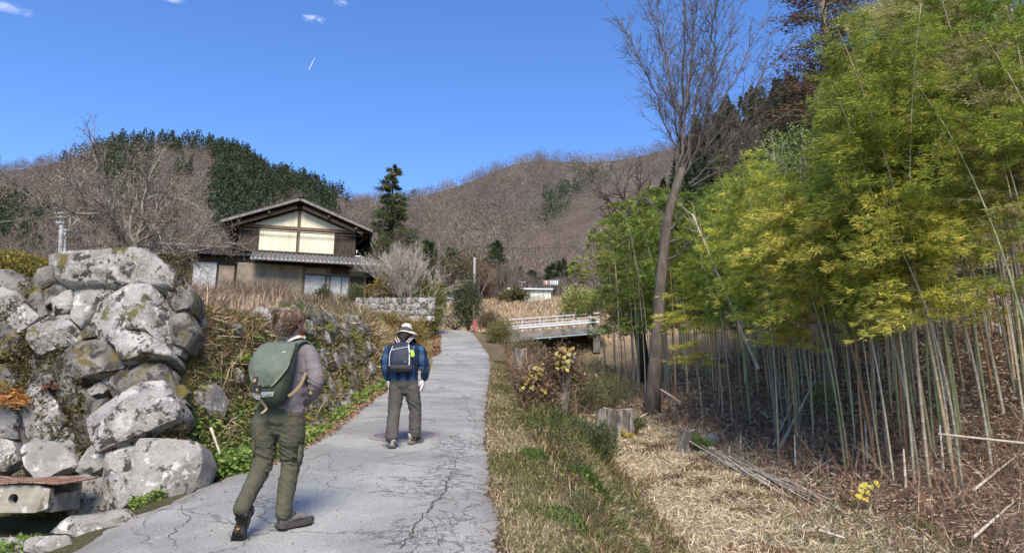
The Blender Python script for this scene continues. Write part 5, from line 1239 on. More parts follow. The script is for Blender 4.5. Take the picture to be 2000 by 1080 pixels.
def pole(px0, py0, Y, px1, r, label, arms=0, h_extra=0, group=None):
    b = at(px1, 560, Y); g0 = G(b.x, Y, -.3); top = np.array(at(px0, py0, Y)) - np.array(g0); t = empty('utility_pole', g0, label=label, cat='utility pole', group=group); mb = MB(); mb.tube([(0, 0, 0), top], [r * 1.25, r], 10); mb.build('shaft', CONP, t, smooth=True)
    for k in range(arms):
        c_ = top * (1 - .05 * (k + .4)); mb = MB(); mb.box(c_ + np.array([0, -r - .05, 0]), (1.0 - .2 * k, .07, .07))
        for s in (-.6, -.2, .2, .6): mb.tube([c_ + np.array([s * .65 * (1 - .2 * k), -r - .05, .05]), c_ + np.array([s * .65 * (1 - .2 * k), -r - .05, .15])], .035, 6)
        mb.build('crossarm', mat('galvanised', (.40, .41, .42), rough=.5, metal=.4, bump=0), t)
    return np.array(g0) + top
w1 = pole(121, 416, 52, 119, .15, 'taller concrete utility pole with crossarms rising behind the boulder wall', 3)
w2 = pole(128, 448, 56, 127, .10, 'shorter thinner utility pole close behind the taller one', 1)
w3 = pole(927, 503, 60, 926, .09, 'slim concrete pole standing at the top of the road', 0)
w4 = pole(948, 545, 84, 948, .09, 'small pale pole with a fitting right of the slim concrete pole', 1)
w5 = pole(988, 538, 95, 988, .06, 'thin distant pole left of the dark roofed house')
w6 = pole(1019, 551, 86, 1019, .10, 'short pale distant pole directly beside the dark roofed house', 1)
WIRE = mat('wire_rubber', (.03, .03, .03), bump=0)
def wire(a, b, sag, label, r=.014):
    a, b = np.array(a, float), np.array(b, float); q = np.linspace(0, 1, 20)[:, None]; P = a + (b - a) * q - np.array([0, 0, 1.0]) * sag * 4 * q * (1 - q); mb = MB(); mb.tube(P - a, r, 4, False); o = mb.build('overhead_wire', WIRE); o.location = a; tag(o, label, 'wire')
wire(w1 + np.array([0, 0, -.4]), at(-120, 452, 60), .5, 'upper overhead wire running left from the tall pole')
wire(w1 + np.array([0, 0, -1.5]), at(-120, 480, 60), .5, 'lower overhead wire running left from the tall pole')
wire(w2, np.array([-18.5, 50.5, 15.2]), .5, 'overhead wire from the shorter pole to the low outbuilding')
wire(at(880, 478, 80), at(1130, 482, 80), .3, 'thin wire crossing the valley in front of the far hill', .02)
# ---------------------------------------------------------------- buildings across the valley
SHW = mat('shed_white', (.70, .71, .70), (.6, .6, .58), scale=3, bump=.1)
BLKR = mat('black_roof', (.035, .035, .04), (.07, .07, .075), scale=4, bump=.3)
def wb(px, Y, dz=0): a = ray(px, 560)[0] * Y; return G(a, Y, dz)
sh = empty('white_shed', wb(1036, 76), R(4), 'long low white shed with pale green stripes across the valley', 'shed')
mb = MB(); mb.box((0, 1, .4), (4.3, 2, 1.5)); P_(mb, 'wall', SHW, sh)
for i in range(8): mb = MB(); mb.box((-1.75 + i * .52, -.03, .45), (.24, .05, 1.35)); P_(mb, 'green_strip', mat('pale_green', (.38, .45, .34), bump=0) if i == 0 else bpy.data.materials['pale_green'], sh)
mb = MB(); mb.box((-.05, .9, 1.22), (4.8, 2.6, .12)); P_(mb, 'roof', mat('pale_blue_roof', (.62, .68, .72), bump=.1), sh)
fh = empty('dark_roofed_house', wb(1056, 87), R(3), 'low house with a black hipped roof and small gable above the white shed', 'house')
mb = MB(); mb.box((0, 2, .5), (3.6, 3.5, 1.2)); P_(mb, 'wall', DARKW, fh)
mb = MB(); mb.add([(-2.3, -.2, 1.0), (2.3, -.2, 1.0), (2.3, 4.2, 1.0), (-2.3, 4.2, 1.0), (-1.2, 1.2, 1.6), (1.2, 1.2, 1.6), (1.2, 2.8, 1.6), (-1.2, 2.8, 1.6)], [(0, 1, 5, 4), (1, 2, 6, 5), (2, 3, 7, 6), (3, 0, 4, 7), (0, 3, 2, 1), (4, 5, 6, 7)])
mb.add([(-1.3, .7, 1.45), (1.0, .7, 1.45), (-.15, .7, 2.15), (-1.3, 3.2, 1.45), (1.0, 3.2, 1.45), (-.15, 3.2, 2.15)], [(0, 1, 2), (5, 4, 3), (0, 2, 5, 3), (2, 1, 4, 5), (0, 3, 4, 1)]); r_ = P_(mb, 'roof', BLKR, fh)
mb = MB(); mb.box((-1.5, .4, 1.5), (.14, .14, 1.0)); P_(mb, 'chimney', BLKR, r_)
ld = empty('laundry_line', wb(1075, 90, 1.0), 0, 'row of small coloured washing hanging beside the dark roofed house', 'laundry')
mb = MB(); mb.tube([(-.9, 0, 1.4), (1.1, 0, 1.4)], .02, 4); mb.tube([(-.9, 0, -.5), (-.9, 0, 1.45)], .03, 4); mb.tube([(1.1, 0, -.5), (1.1, 0, 1.45)], .03, 4); P_(mb, 'line', TRIM, ld)
for i, c_ in enumerate([(.45, .2, .18), (.6, .58, .55), (.35, .2, .17), (.65, .66, .7), (.4, .5, .62), (.62, .62, .6), (.5, .55, .6)]): mb = MB(); mb.box((-.75 + i * .27, 0, 1.1), (.2, .03, .55), None, c_); P_(mb, 'cloth', TWIG, ld)
bs = empty('blue_shed', wb(1000, 92), 0, 'dark blue grey sheeted lean-to left of the dark roofed house', 'shed'); mb = MB(); mb.box((0, 1, .5), (2.3, 1.6, 1.3)); P_(mb, 'wall', mat('blue_sheet', (.06, .08, .12), (.10, .12, .15), scale=3), bs); mb = MB(); mb.box((0, .95, 1.2), (2.7, 2.0, .08)); P_(mb, 'roof', BLKR, bs)
ws = empty('fence_shed', wb(880, 71.5), R(5), 'whitish panelled shed wall with a thin dark roof behind the dark evergreen', 'shed'); mb = MB(); mb.box((0, 1, .55), (2.9, 1.6, 1.3)); P_(mb, 'wall', PAPER, ws)
mb = MB(); mb.box((-.45, .17, .7), (.55, .05, .6)); P_(mb, 'window', mat('dull_glass', (.22, .25, .27), bump=0, rough=.3), ws)
for x in (-1.4, -.8, -.1, .6, 1.3): mb = MB(); mb.box((x, .16, .55), (.05, .05, 1.25)); P_(mb, 'post', TIMB, ws)
mb = MB(); mb.box((0, .9, 1.25), (3.2, 2.2, .07), Matrix.Rotation(R(5), 3, 'X')); P_(mb, 'roof', TILED, ws)
cabin = empty('brown_roof_house', wb(903, 82), R(-10), 'low building with a brown gabled roof half hidden by the evergreen', 'house'); mb = MB(); mb.box((0, 1.5, .6), (3, 3, 1.4)); P_(mb, 'wall', PAPER, cabin)
mb = MB(); mb.add([(-1.9, -.3, 1.2), (1.9, -.3, 1.2), (1.9, 1.5, 2.0), (-1.9, 1.5, 2.0), (-1.9, 3.3, 1.2), (1.9, 3.3, 1.2)], [(0, 1, 2, 3), (3, 2, 5, 4), (0, 3, 4), (1, 5, 2)]); P_(mb, 'roof', mat('brown_roof', (.17, .12, .10), (.22, .17, .15), scale=4), cabin)
for i in range(5): o = cane(wb(1030 + i * 1.5, 70 + i * .5, .35 + .08 * i), wb(1066 - i * 1.0, 71 + i * .5, .5 + .08 * i), .06, 'grey board stacked on the straw bank below the white shed', 'grey boards on the straw bank', CAN2, 'board')
for i in range(7): o = cane(wb(838 + i * 2, 57 + .35 * i, .3 + .1 * i), wb(872 + i, 57.3 + .35 * i, .35 + .1 * i), .04, 'pale pole lying on the earth bank at the road top', 'pale poles on the bank at the road top', CAN, 'pole')
# ---------------------------------------------------------------- weeds round the yard
wd = MB(); g2 = MB()
def field(mb, n, pxr, Yr, hr, w_, cols, lean=(.2, .9), dens=None):
    px = rng.uniform(*pxr, n); Y = rng.uniform(*Yr, n); x = (px - 1000) / FPX / .965 * Y; z = H(x, Y); blades(mb, np.stack([x, Y, z], 1), rng.uniform(*hr, n), w_, rng.uniform(*lean, n), pick(cols, n, .25))
WD = [[.19, .14, .105], [.24, .185, .135], [.13, .095, .075], [.32, .26, .2]]
field(wd, 7000, (330, 560), (30, 44), (.3, 1.15), .035, WD)
field(wd, 2500, (440, 570), (40, 47.5), (.5, 1.5), .03, WD)
field(wd, 5000, (560, 700), (30, 47), (.2, .75), .03, WD + [[.2, .2, .08]])
field(wd, 2500, (-30, 330), (24, 44), (.5, 1.7), .035, WD + [[.14, .11, .08]])
field(wd, 5000, (640, 850), (27, 43), (.1, .35), .03, [[.38, .29, .13], [.30, .23, .11], [.24, .22, .08]])
field(wd, 9000, (835, 1190), (54, 90), (.15, .55), .09, [[.42, .33, .20], [.34, .26, .16], [.50, .40, .26], [.26, .19, .12]])
field(wd, 9000, (700, 1200), (84, 125), (.8, 3.0), .12, [[.20, .16, .14], [.26, .21, .17], [.15, .12, .10]])
field(wd, 1500, (325, 440), (10.2, 12.5), (.25, .7), .02, [[.50, .38, .27], [.42, .31, .21], [.56, .46, .34]], (.5, 1.5))
field(wd, 800, (330, 560), (12, 18), (.3, .9), .015, [[.46, .36, .25], [.36, .26, .18]], (.3, 1.4))
field(g2, 2600, (552, 640), (12.7, 14.6), (.12, .30), .014, [[.10, .22, .035], [.14, .27, .05], [.07, .16, .03]], (.3, 1.0))
tag(wd.build('dry_weeds', DRY), 'tall straw coloured weeds over the terrace and valley', 'weeds', kind='stuff')
tag(g2.build('grass', DRY), 'fresh green grass tuft on top of the bank', 'grass', kind='stuff')
# broadleaf weeds at the foot of the bank
wl = MB()
def weedmat(n, y0, y1, dx0, dx1, h_, ls, cols):
    y = rng.uniform(y0, y1, n); x = roadL(y) + rng.uniform(dx0, dx1, n); k_ = fbm2(x * 2, y, 1.6, 70) > -.35; x, y = x[k_], y[k_]; P = np.stack([x, y, H(x, y) + h_ * rng.uniform(0, 1, len(x)) ** .7 * (.6 + .5 * fbm2(x, y, 2.5, 71))], 1)
    leaves(wl, P, rng.normal(0, 1, P.shape) * np.array([1, 1, .4]), rng.uniform(.6, 1.4, len(P)) * ls, ls * .75, pick(cols, len(P), .25))
WG = [[.15, .25, .05], [.20, .30, .07], [.10, .18, .04], [.26, .32, .08]]
weedmat(9000, 8.25, 10.2, -.55, .18, .30, .055, WG); weedmat(11000, 10.2, 21, -.5, .15, .22, .065, WG + [[.30, .28, .09]]); weedmat(2500, 21, 34, -.6, .1, .25, .10, WG)
for (cx, cy, r_, n_) in [(-3.55, 7.5, .16, 900), (-4.7, 6.3, .35, 1900), (-4.2, 6.5, .25, 900), (-4.45, 6.0, .3, 1500), (-4.2, 5.75, .25, 900)] + [(rng.uniform(.7, 1.5), rng.uniform(6, 15), rng.uniform(.12, .3), 700) for _ in range(16)]:
    a = rng.uniform(0, 6.28, n_); q = r_ * np.sqrt(rng.uniform(0, 1, n_)); x, y = cx + q * np.cos(a), cy + q * np.sin(a); P = np.stack([x, y, H(x, y) + (.12 if cx < 0 else .9 * r_) * rng.uniform(0, 1, n_)], 1); leaves(wl, P, rng.normal(0, 1, P.shape), .035, .025 if cx < 0 else .014, pick(WG if cx < 0 else [[.08, .11, .04], [.12, .14, .06], [.06, .08, .035]], n_, .25))
tag(wl.build('green_weeds', LEAF), 'low green broadleaf weeds along the left road edge', 'weeds', kind='stuff')
# ferns
def fern(loc, L, n, cols, label, group=None, down=.5, dirv=(0, -1, 0)):
    t = empty('fern', loc, label=label, cat='fern', group=group); lb = MB(); fr = MB(); dv = np.array(dirv, float)
    for i in range(n):
        a = rng.uniform(0, 6.28); d = unit(np.array([math.cos(a), math.sin(a) * .6, rng.uniform(.1, .8)]) + dv * .7); LL = L * rng.uniform(.7, 1.1); q = np.linspace(0, 1, 12)[:, None]; B = d * LL * q + np.array([0, 0, -1.0]) * LL * down * q ** 2; fr.tube(B, np.linspace(.004, .0015, 12), 3, False, np.array(cols[0]) * .6); side_ = unit(np.cross(d, [0, 0, 1.0]))
        for k in range(1, 12):
            w_ = LL * .24 * math.sin(min(1, (k + 1) / 5) * 1.57) * (1 - (k / 12) ** 2) + .01
            for s in (-1, 1): leaves(lb, [B[k]], [side_ * s + (B[k] - B[k - 1]) / LL * 2 + rng.normal(0, .1, 3)], w_, w_ * .32 + .004, pick(cols, 1, .2)[0])
    fr.build('stalks', TWIG, t); lb.build('fronds', LEAF, t); return t
p = wp(35, 790); fern(p + np.array([0, -.12, .05]), .34, 34, [[.42, .20, .06], [.34, .15, .05], [.50, .30, .10]], 'rust orange dried fern growing out of the boulder wall')
p = wp(115, 755); fern(p + np.array([0, -.1, 0]), .12, 22, [[.22, .09, .07], [.16, .08, .06]], 'small dark red plant between the boulders')
for (y, s, L, lb_, c_) in [(9.9, .62, .25, 'yellow green fern on the bank left of the first walker', 0), (10.4, .75, .2, 'small bright fern sprig high on the bank', 0), (12.6, .5, .3, 'yellowing fern on the wall just right of the first walker', 1), (13.3, .8, .3, 'pale green fern near the wall top right of the first walker', 0), (11.9, .25, .28, 'long hanging fern low on the wall beside the first walker', 1), (15.5, .75, .35, 'fern hanging near the middle of the wall top', 0), (16.5, .45, .3, 'yellow fern halfway along the wall', 1), (18.5, .7, .35, 'fern near the far end of the wall top', 0), (8.9, .55, .16, 'tiny fern beside the corner boulders', 0)]:
    p, eu, ev = bankframe(y, s); n_ = np.cross(eu, ev); fern(p + n_ * (.05 if n_[0] > 0 else -.05), L, 12, [[[.26, .32, .07], [.20, .28, .06]], [[.40, .36, .08], [.30, .30, .08]]][c_], lb_, dirv=(1, -.3, 0))
bc = cane(G(-3.32, 8.3, .55), np.array([-3.08, 8.0, 1.5]), .018, 'short peeled grey branch leaning on the corner stones', None, CAN2, 'branch')
# red brown needle litter at the very bottom
rn = MB(); P = scat(9000, 2.2, 3.4, 8.5, 9.3, lambda x, y: 1.0 * (((x - 2.85) / .48) ** 2 + ((y - 8.85) / .22) ** 2 < 1 + .4 * fbm2(x, y, 6, 3))); leaves(rn, P + np.array([0, 0, .03]), rng.normal(0, 1, P.shape) * np.array([1, 1, .3]), .06, .008, pick([[.30, .10, .05], [.22, .07, .04], [.38, .17, .08]], len(P)))
tag(rn.build('needle_litter', DRY), 'patch of red brown needles at the bottom of the clearing', 'needles', kind='stuff')
# ---------------------------------------------------------------- clouds and vapour trail, kilometres away
def cloud(px, py, Wd, Hd, label, seed, dist=6000, thr=.5):
    c_ = at(px, py, dist); Wd *= 1.35; Hd *= 1.4; t = MB(); n = 24; xs_ = np.linspace(-1, 1, n); X, Y_ = np.meshgrid(xs_, xs_)
    V = []; F = []
    for s in (1, -1): V.append(np.stack([X * Wd, Y_ * Hd, s * Wd * .05 * np.clip(1 - X ** 2 - Y_ ** 2, 0, 1) + .02 * Wd * fbm2(X * 3 + seed, Y_ * 3, 1, 3)], -1).reshape(-1, 3))
    ii = np.arange(n * n).reshape(n, n); f = np.stack([ii[:-1, :-1], ii[:-1, 1:], ii[1:, 1:], ii[1:, :-1]], -1).reshape(-1, 4)
    t.add(V[0], f); o = t.build('cloud', None, smooth=True); o.location = c_; o.rotation_euler = (R(12), 0, 0)
    m = bpy.data.materials.new('cloud_vapour'); m.use_nodes = True; nn, ll = m.node_tree.nodes, m.node_tree.links; out = nn['Material Output']; nn.remove(nn['Principled BSDF'])
    tc = nn.new('ShaderNodeTexCoord'); mp = nn.new('ShaderNodeMapping'); mp.inputs['Scale'].default_value = (1 / Wd, 1 / Hd, 0); mp.inputs['Location'].default_value = (0, 0, seed); ll.new(tc.outputs['Object'], mp.inputs[0])
    nz = nn.new('ShaderNodeTexNoise'); nz.inputs['Scale'].default_value = 1.7; nz.inputs['Detail'].default_value = 9; nz.inputs['Roughness'].default_value = .62; nz.inputs['Distortion'].default_value = .9; ll.new(mp.outputs[0], nz.inputs[0])
    ln = nn.new('ShaderNodeVectorMath'); ln.operation = 'LENGTH'; mp2 = nn.new('ShaderNodeMapping'); mp2.inputs['Scale'].default_value = (1 / Wd, 1 / Hd, 0); ll.new(tc.outputs['Object'], mp2.inputs[0]); ll.new(mp2.outputs[0], ln.inputs[0])
    fa = nn.new('ShaderNodeMapRange'); fa.inputs[1].default_value = .15; fa.inputs[2].default_value = .95; fa.inputs[3].default_value = .16; fa.inputs[4].default_value = -.35; ll.new(ln.outputs['Value'], fa.inputs[0])
    ad = nn.new('ShaderNodeMath'); ll.new(nz.outputs[0], ad.inputs[0]); ll.new(fa.outputs[0], ad.inputs[1])
    mr = nn.new('ShaderNodeMapRange'); mr.interpolation_type = 'SMOOTHSTEP'; mr.inputs[1].default_value = thr; mr.inputs[2].default_value = thr + .35; mr.inputs[4].default_value = .3; ll.new(ad.outputs[0], mr.inputs[0])
    df = nn.new('ShaderNodeBsdfDiffuse'); df.inputs[0].default_value = (.85, .85, .85, 1); tr_ = nn.new('ShaderNodeBsdfTranslucent'); tr_.inputs[0].default_value = (.9, .9, .9, 1); a_ = nn.new('ShaderNodeAddShader'); ll.new(df.outputs[0], a_.inputs[0]); ll.new(tr_.outputs[0], a_.inputs[1])
    tp = nn.new('ShaderNodeBsdfTransparent'); mx = nn.new('ShaderNodeMixShader'); ll.new(mr.outputs[0], mx.inputs[0]); ll.new(tp.outputs[0], mx.inputs[1]); ll.new(a_.outputs[0], mx.inputs[2]); ll.new(mx.outputs[0], out.inputs[0])
    o.data.materials.append(m); tag(o, label, 'cloud')
cloud(15, 22, 330, 420, 'faint wispy cloud in the top left corner of the sky', 1.3)
cloud(340, 5, 290, 180, 'small thin cloud at the top edge above the farmhouse side', 4.1)
cloud(668, 6, 150, 200, 'small white puff touching the top edge of the sky', 7.7)
cloud(612, 40, 170, 190, 'small ragged white cloud just below the puff at the top edge', 9.2)
a_, b_ = at(603, 137, 6000), at(616, 112, 6000); mb = MB(); b_ = b_ - a_; mb.tube([(0, 0, 0), b_ * .3, b_], [1.5, 2.2, .8], 6, True)
o = mb.build('vapour_trail', mat('vapour', (.85, .85, .87), bump=0)); o.location = a_; tag(o, 'short white vapour trail in the middle of the blue sky', 'vapour trail')
# ---------------------------------------------------------------- the two walkers
def ltube(mb, pts, rads, ref=(1, 0, 0), sub=5, n=20, cap=True):
    P = np.array(pts, float); Rr = np.array([(r, r) if np.isscalar(r) else r for r in rads], float); m = len(P); Q, S = [], []
    for i in range(m - 1):
        p0, p1, p2, p3 = P[max(i - 1, 0)], P[i], P[i + 1], P[min(i + 2, m - 1)]
        for k in range(sub + (i == m - 2)):
            t = k / sub; Q.append(.5 * (2 * p1 + (p2 - p0) * t + (2 * p0 - 5 * p1 + 4 * p2 - p3) * t * t + (3 * p1 - p0 - 3 * p2 + p3) * t ** 3)); s_ = t * t * (3 - 2 * t); S.append(Rr[i] * (1 - s_) + Rr[i + 1] * s_)
    Q, S = np.array(Q), np.array(S); T = unit(np.gradient(Q, axis=0))
    if cap:
        a, b = S[0].mean(), S[-1].mean()
        Q = np.vstack([Q[0] - T[0] * a * .75, Q[0] - T[0] * a * .5, Q, Q[-1] + T[-1] * b * .5, Q[-1] + T[-1] * b * .75]); S = np.vstack([S[0] * .35, S[0] * .8, S, S[-1] * .8, S[-1] * .35]); T = np.vstack([T[0], T[0], T, T[-1], T[-1]])
    A = unit(np.array(ref, float) - T * (T @ np.array(ref, float))[:, None]); B = np.cross(T, A); th = np.arange(n) / n * 6.28318
    V = Q[:, None] + S[:, :1, None] * np.cos(th)[None, :, None] * A[:, None] + S[:, 1:, None] * np.sin(th)[None, :, None] * B[:, None]
    m = len(Q); ii = np.arange(m * n).reshape(m, n); F = np.stack([ii[:-1], np.roll(ii[:-1], -1, 1), np.roll(ii[1:], -1, 1), ii[1:]], -1).reshape(-1, 4); k = mb.n
    mb.add(V.reshape(-1, 3), F); mb.F.append(ii[0][::-1][None] + k); mb.F.append(ii[-1][None] + k)
def ell(mb, c, r, rot=None, n=18):
    ph = np.linspace(.02, math.pi - .02, n); th = np.arange(2 * n) / n * math.pi
    V = np.stack([np.sin(ph)[:, None] * np.cos(th), np.sin(ph)[:, None] * np.sin(th), np.cos(ph)[:, None] * np.ones(2 * n)], -1).reshape(-1, 3) * np.array(r)
    if rot is not None: V = V @ np.array(rot).T
    ii = np.arange(n * 2 * n).reshape(n, 2 * n); F = np.stack([ii[:-1], np.roll(ii[:-1], -1, 1), np.roll(ii[1:], -1, 1), ii[1:]], -1).reshape(-1, 4)[:, ::-1]; k = mb.n
    mb.add(V + np.array(c), F); mb.F.append(ii[0][None] + k); mb.F.append(ii[-1][::-1][None] + k)
def sculpt(mb, name, m, parent, voxel=.008, it=3, fn=None, colf=None):
    o = mb.build('tmp', None); md = o.modifiers.new('r', 'REMESH'); md.mode = 'VOXEL'; md.voxel_size = voxel; md.use_smooth_shade = True
    if it: s_ = o.modifiers.new('s', 'SMOOTH'); s_.iterations = it; s_.factor = .5
    dg = bpy.context.evaluated_depsgraph_get(); me = bpy.data.meshes.new_from_object(o.evaluated_get(dg)); bpy.data.objects.remove(o)
    n = len(me.vertices); co = np.empty(n * 3, np.float32); me.vertices.foreach_get('co', co); co = co.reshape(-1, 3); no = np.empty(n * 3, np.float32); me.vertices.foreach_get('normal', no); no = no.reshape(-1, 3)
    c0 = co.copy()
    if fn is not None: co = co + no * fn(co, no)[:, None]; me.vertices.foreach_set('co', co.astype(np.float32).ravel())
    for a in list(me.color_attributes): me.color_attributes.remove(a)
    at_ = me.color_attributes.new('Col', 'FLOAT_COLOR', 'POINT'); cc = colf(c0, no) if colf else np.ones((n, 3)); at_.data.foreach_set('color', np.concatenate([cc, np.ones((n, 1))], 1).astype(np.float32).ravel())
    me.materials.clear(); me.materials.append(m); me.update(); me.name = name
    ob = bpy.data.objects.new(name, me); C.objects.link(ob); ob.parent = parent; return ob
def nz3(co, sx, sy, sz, seed=0): return np.array([noise.noise(Vector((p[0] * sx + seed, p[1] * sy, p[2] * sz + seed))) for p in co])
def folds(amp, seed, centres):
    def f(co, no):
        q = co.copy(); q[:, 2] += .45 * co[:, 0] + .03 * np.sin(co[:, 2] * 9 + seed); a = nz3(q, 8, 8, 19, seed); b = nz3(q, 15, 15, 36, seed + 5); r_ = (1 - np.sqrt(np.abs(a)) * 1.9) * .7 + (1 - np.sqrt(np.abs(b)) * 1.7) * .4 + .25
        w_ = np.full(len(co), .35)
        for (c_, s_, k_) in centres: w_ += k_ * np.exp(-((co - np.array(c_)) ** 2).sum(1) / s_ ** 2)
        return amp * (r_ - .55) * np.clip(w_, 0, 1.5)
    return f
SKIN = mat('skin', (.50, .27, .19), (.58, .33, .24), scale=12, rough=.55, bump=.15, bscale=60, bdist=.002, spec=.4)
def hand(mb, wr, d, pn, thumb_side, curl=.35, k=1.0):
    """palm, four unequal bent fingers and a thumb leaving the side of the palm"""
    wr, d, pn = np.array(wr, float), unit(np.array(d, float)), unit(np.array(pn, float)); pn = unit(pn - d * (pn @ d)); sd_ = np.cross(d, pn) * thumb_side
    ltube(mb, [wr - d * .03 * k, wr + d * .02 * k, wr + d * .06 * k, wr + d * .088 * k], [(.026 * k, .019 * k), (.033 * k, .018 * k), (.040 * k, .015 * k), (.037 * k, .012 * k)], ref=sd_, n=16)
    for i, (L, o_) in enumerate(((.070, .030), (.080, .010), (.074, -.010), (.058, -.029))):
        p = wr + d * .085 * k + sd_ * o_ * k; P = [p]; c_ = curl * (.7 + .25 * i)
        for j, fr in enumerate((.45, .32, .23)):
            a = c_ * (j + .6); v = d * math.cos(a) + pn * math.sin(a) + sd_ * (.08 - .05 * i); P.append(P[-1] + unit(v) * L * fr * k)
        ltube(mb, P, [.0095 * k, .009 * k, .008 * k, .0068 * k], ref=sd_, sub=3, n=10)
    p = wr + d * .022 * k + sd_ * .026 * k; ltube(mb, [p, p + (sd_ * .7 + d * .7 + pn * .2) * .03 * k, p + (sd_ * .55 + d + pn * .5) * .050 * k, p + (sd_ * .45 + d * 1.1 + pn * .65) * .062 * k], [.0125 * k, .011 * k, .0095 * k, .0075 * k], ref=pn, sub=3, n=10)
def head(mb, c, yaw, tilt=0.0, k=1.0):
    M = np.array(Matrix.Rotation(yaw, 3, 'Z') @ Matrix.Rotation(tilt, 3, 'X'))
    def X(v): return np.array(c) + M @ (np.array(v, float) * k)
    ell(mb, X((0, -.012, .03)), np.array((.076, .098, .092)) * k, M); ell(mb, X((0, .022, -.035)), np.array((.060, .066, .078)) * k, M); ell(mb, X((0, .062, -.085)), np.array((.030, .026, .022)) * k, M)
    ltube(mb, [X((0, .088, .022)), X((0, .100, .0)), X((0, .112, -.022)), X((0, .096, -.034))], [.010 * k, .011 * k, .015 * k, .010 * k], ref=M[:, 0], n=10)   # nose
    for s in (-1, 1):
        ell(mb, X((s * .030, .080, .026)), np.array((.022, .012, .007)) * k, M, 8)      # brow
        ell(mb, X((s * .034, .072, -.02)), np.array((.024, .020, .020)) * k, M, 8)      # cheek
        ell(mb, X((s * .078, -.006, -.004)), np.array((.009, .021, .033)) * k, M @ np.array(Matrix.Rotation(s * -.35, 3, 'Z')), 10); ell(mb, X((s * .076, .0, -.032)), np.array((.007, .010, .012)) * k, M, 8)   # ear and lobe
    ell(mb, X((0, .088, -.052)), np.array((.022, .010, .006)) * k, M, 8); ell(mb, X((0, .085, -.062)), np.array((.020, .010, .007)) * k, M, 8)      # lips
    return X, M
def eyes(parent, X, M, k=1.0):
    for s in (-1, 1):
        mb = MB(); ell(mb, X((s * .031, .076, .008)), np.array((.012, .012, .012)) * k, M, 10); ell(mb, X((s * .031, .0865, .008)), np.array((.0055, .003, .0055)) * k, M, 8); mb.c[-1][:] = (.08, .06, .05)
        mb.build('eye', mat('eye_white', (.75, .72, .70), bump=0, rough=.2), parent, smooth=True)
def boot(name, heel, fwd, up, L, parent, mats, k=1.0, seed=0):
    heel, f, u = np.array(heel, float), unit(np.array(fwd, float)), np.array(up, float); u = unit(u - f * (u @ f)); s = np.cross(f, u)
    def X(x, y, z): return heel + s * x + f * y + u * z
    mb = MB()
    ltube(mb, [X(0, .040, .075), X(0, .09, .080), X(.0, .155, .072), X(0, .215, .060), X(0, .255 * L / .29, .052)], [(.033, .045), (.038, .048), (.041, .038), (.042, .025), (.030, .017)], ref=s, n=18)
    ltube(mb, [X(0, .052, .05), X(0, .050, .09), X(0, .050, .135)], [(.038, .046), (.038, .046), (.041, .050)], ref=s, n=18)
    o = sculpt(mb, name, mats[0], parent, .006, 4, folds(.004, seed, [(X(0, .12, .08), .1, 1)]))
    # sole: outline lofted in three steps, with lugs under it
    oc = [(-.030, .002), (.030, .002), (.038, .03), (.036, .09), (.038, .14), (.049, .20), (.046, .255), (.026, .292), (-.012, .300), (-.040, .275), (-.050, .22), (-.040, .14), (-.034, .09), (-.038, .03)]
    q = np.array(oc); n = len(q); cen = q.mean(0); V = []
    for sc_, z in ((.92, -.004), (1.05, .004), (1.09, .024), (1.03, .042)): V += [X(*(cen + (p - cen) * sc_), z + .010 * max(0, (p[1] - .23) / .07) + .006 * max(0, (.03 - p[1]) / .03)) for p in q]
    mb = MB(); ii = np.arange(4 * n).reshape(4, n); F = np.stack([ii[:-1], np.roll(ii[:-1], -1, 1), np.roll(ii[1:], -1, 1), ii[1:]], -1).reshape(-1, 4); mb.add(V, F, (1.5, 1.5, 1.5)); mb.F.append(ii[0][::-1][None]); mb.F.append(ii[-1][None])
    g = np.random.default_rng(seed)
    for y in np.arange(.02, .285, .030):
        for x in (-.034, -.012, .012, .034):
            if abs(x) > .03 and (.07 < y < .15 or y > .26): continue
            if abs(x) < .02 and .11 < y < .15: continue
            mb.box(X(x + g.normal(0, .001), y, -.009), (.017, .021, .012), np.stack([s, f, u], 1), (.45, .45, .45))
    so_ = mb.build('sole', mats[1], o)
    mb = MB()
    for i in range(5): y = .12 + i * .018; mb.tube([X(-.022, y, .098 - i * .007), X(.022, y + .006, .098 - i * .007)], .0028, 5)
    mb.build('laces', mats[2], o)
    mb = MB(); ltube(mb, [X(0, .052, .095), X(0, .050, .125)], [(.044, .052), (.046, .055)], ref=s, n=18); ltube(mb, [X(0, .085, .085), X(0, .13, .098)], [(.043, .03), (.040, .020)], ref=s, n=16); mb.build('ankle_panel', mats[2], o, smooth=True)
    mb = MB(); mb.box(X(0, .008, .05), (.024, .012, .05), np.stack([s, f, u], 1)); mb.tube([X(0, .0, .10), X(0, -.012, .125), X(0, .004, .14)], .004, 5); mb.build('heel_tab', mats[2], o)
    return o, X
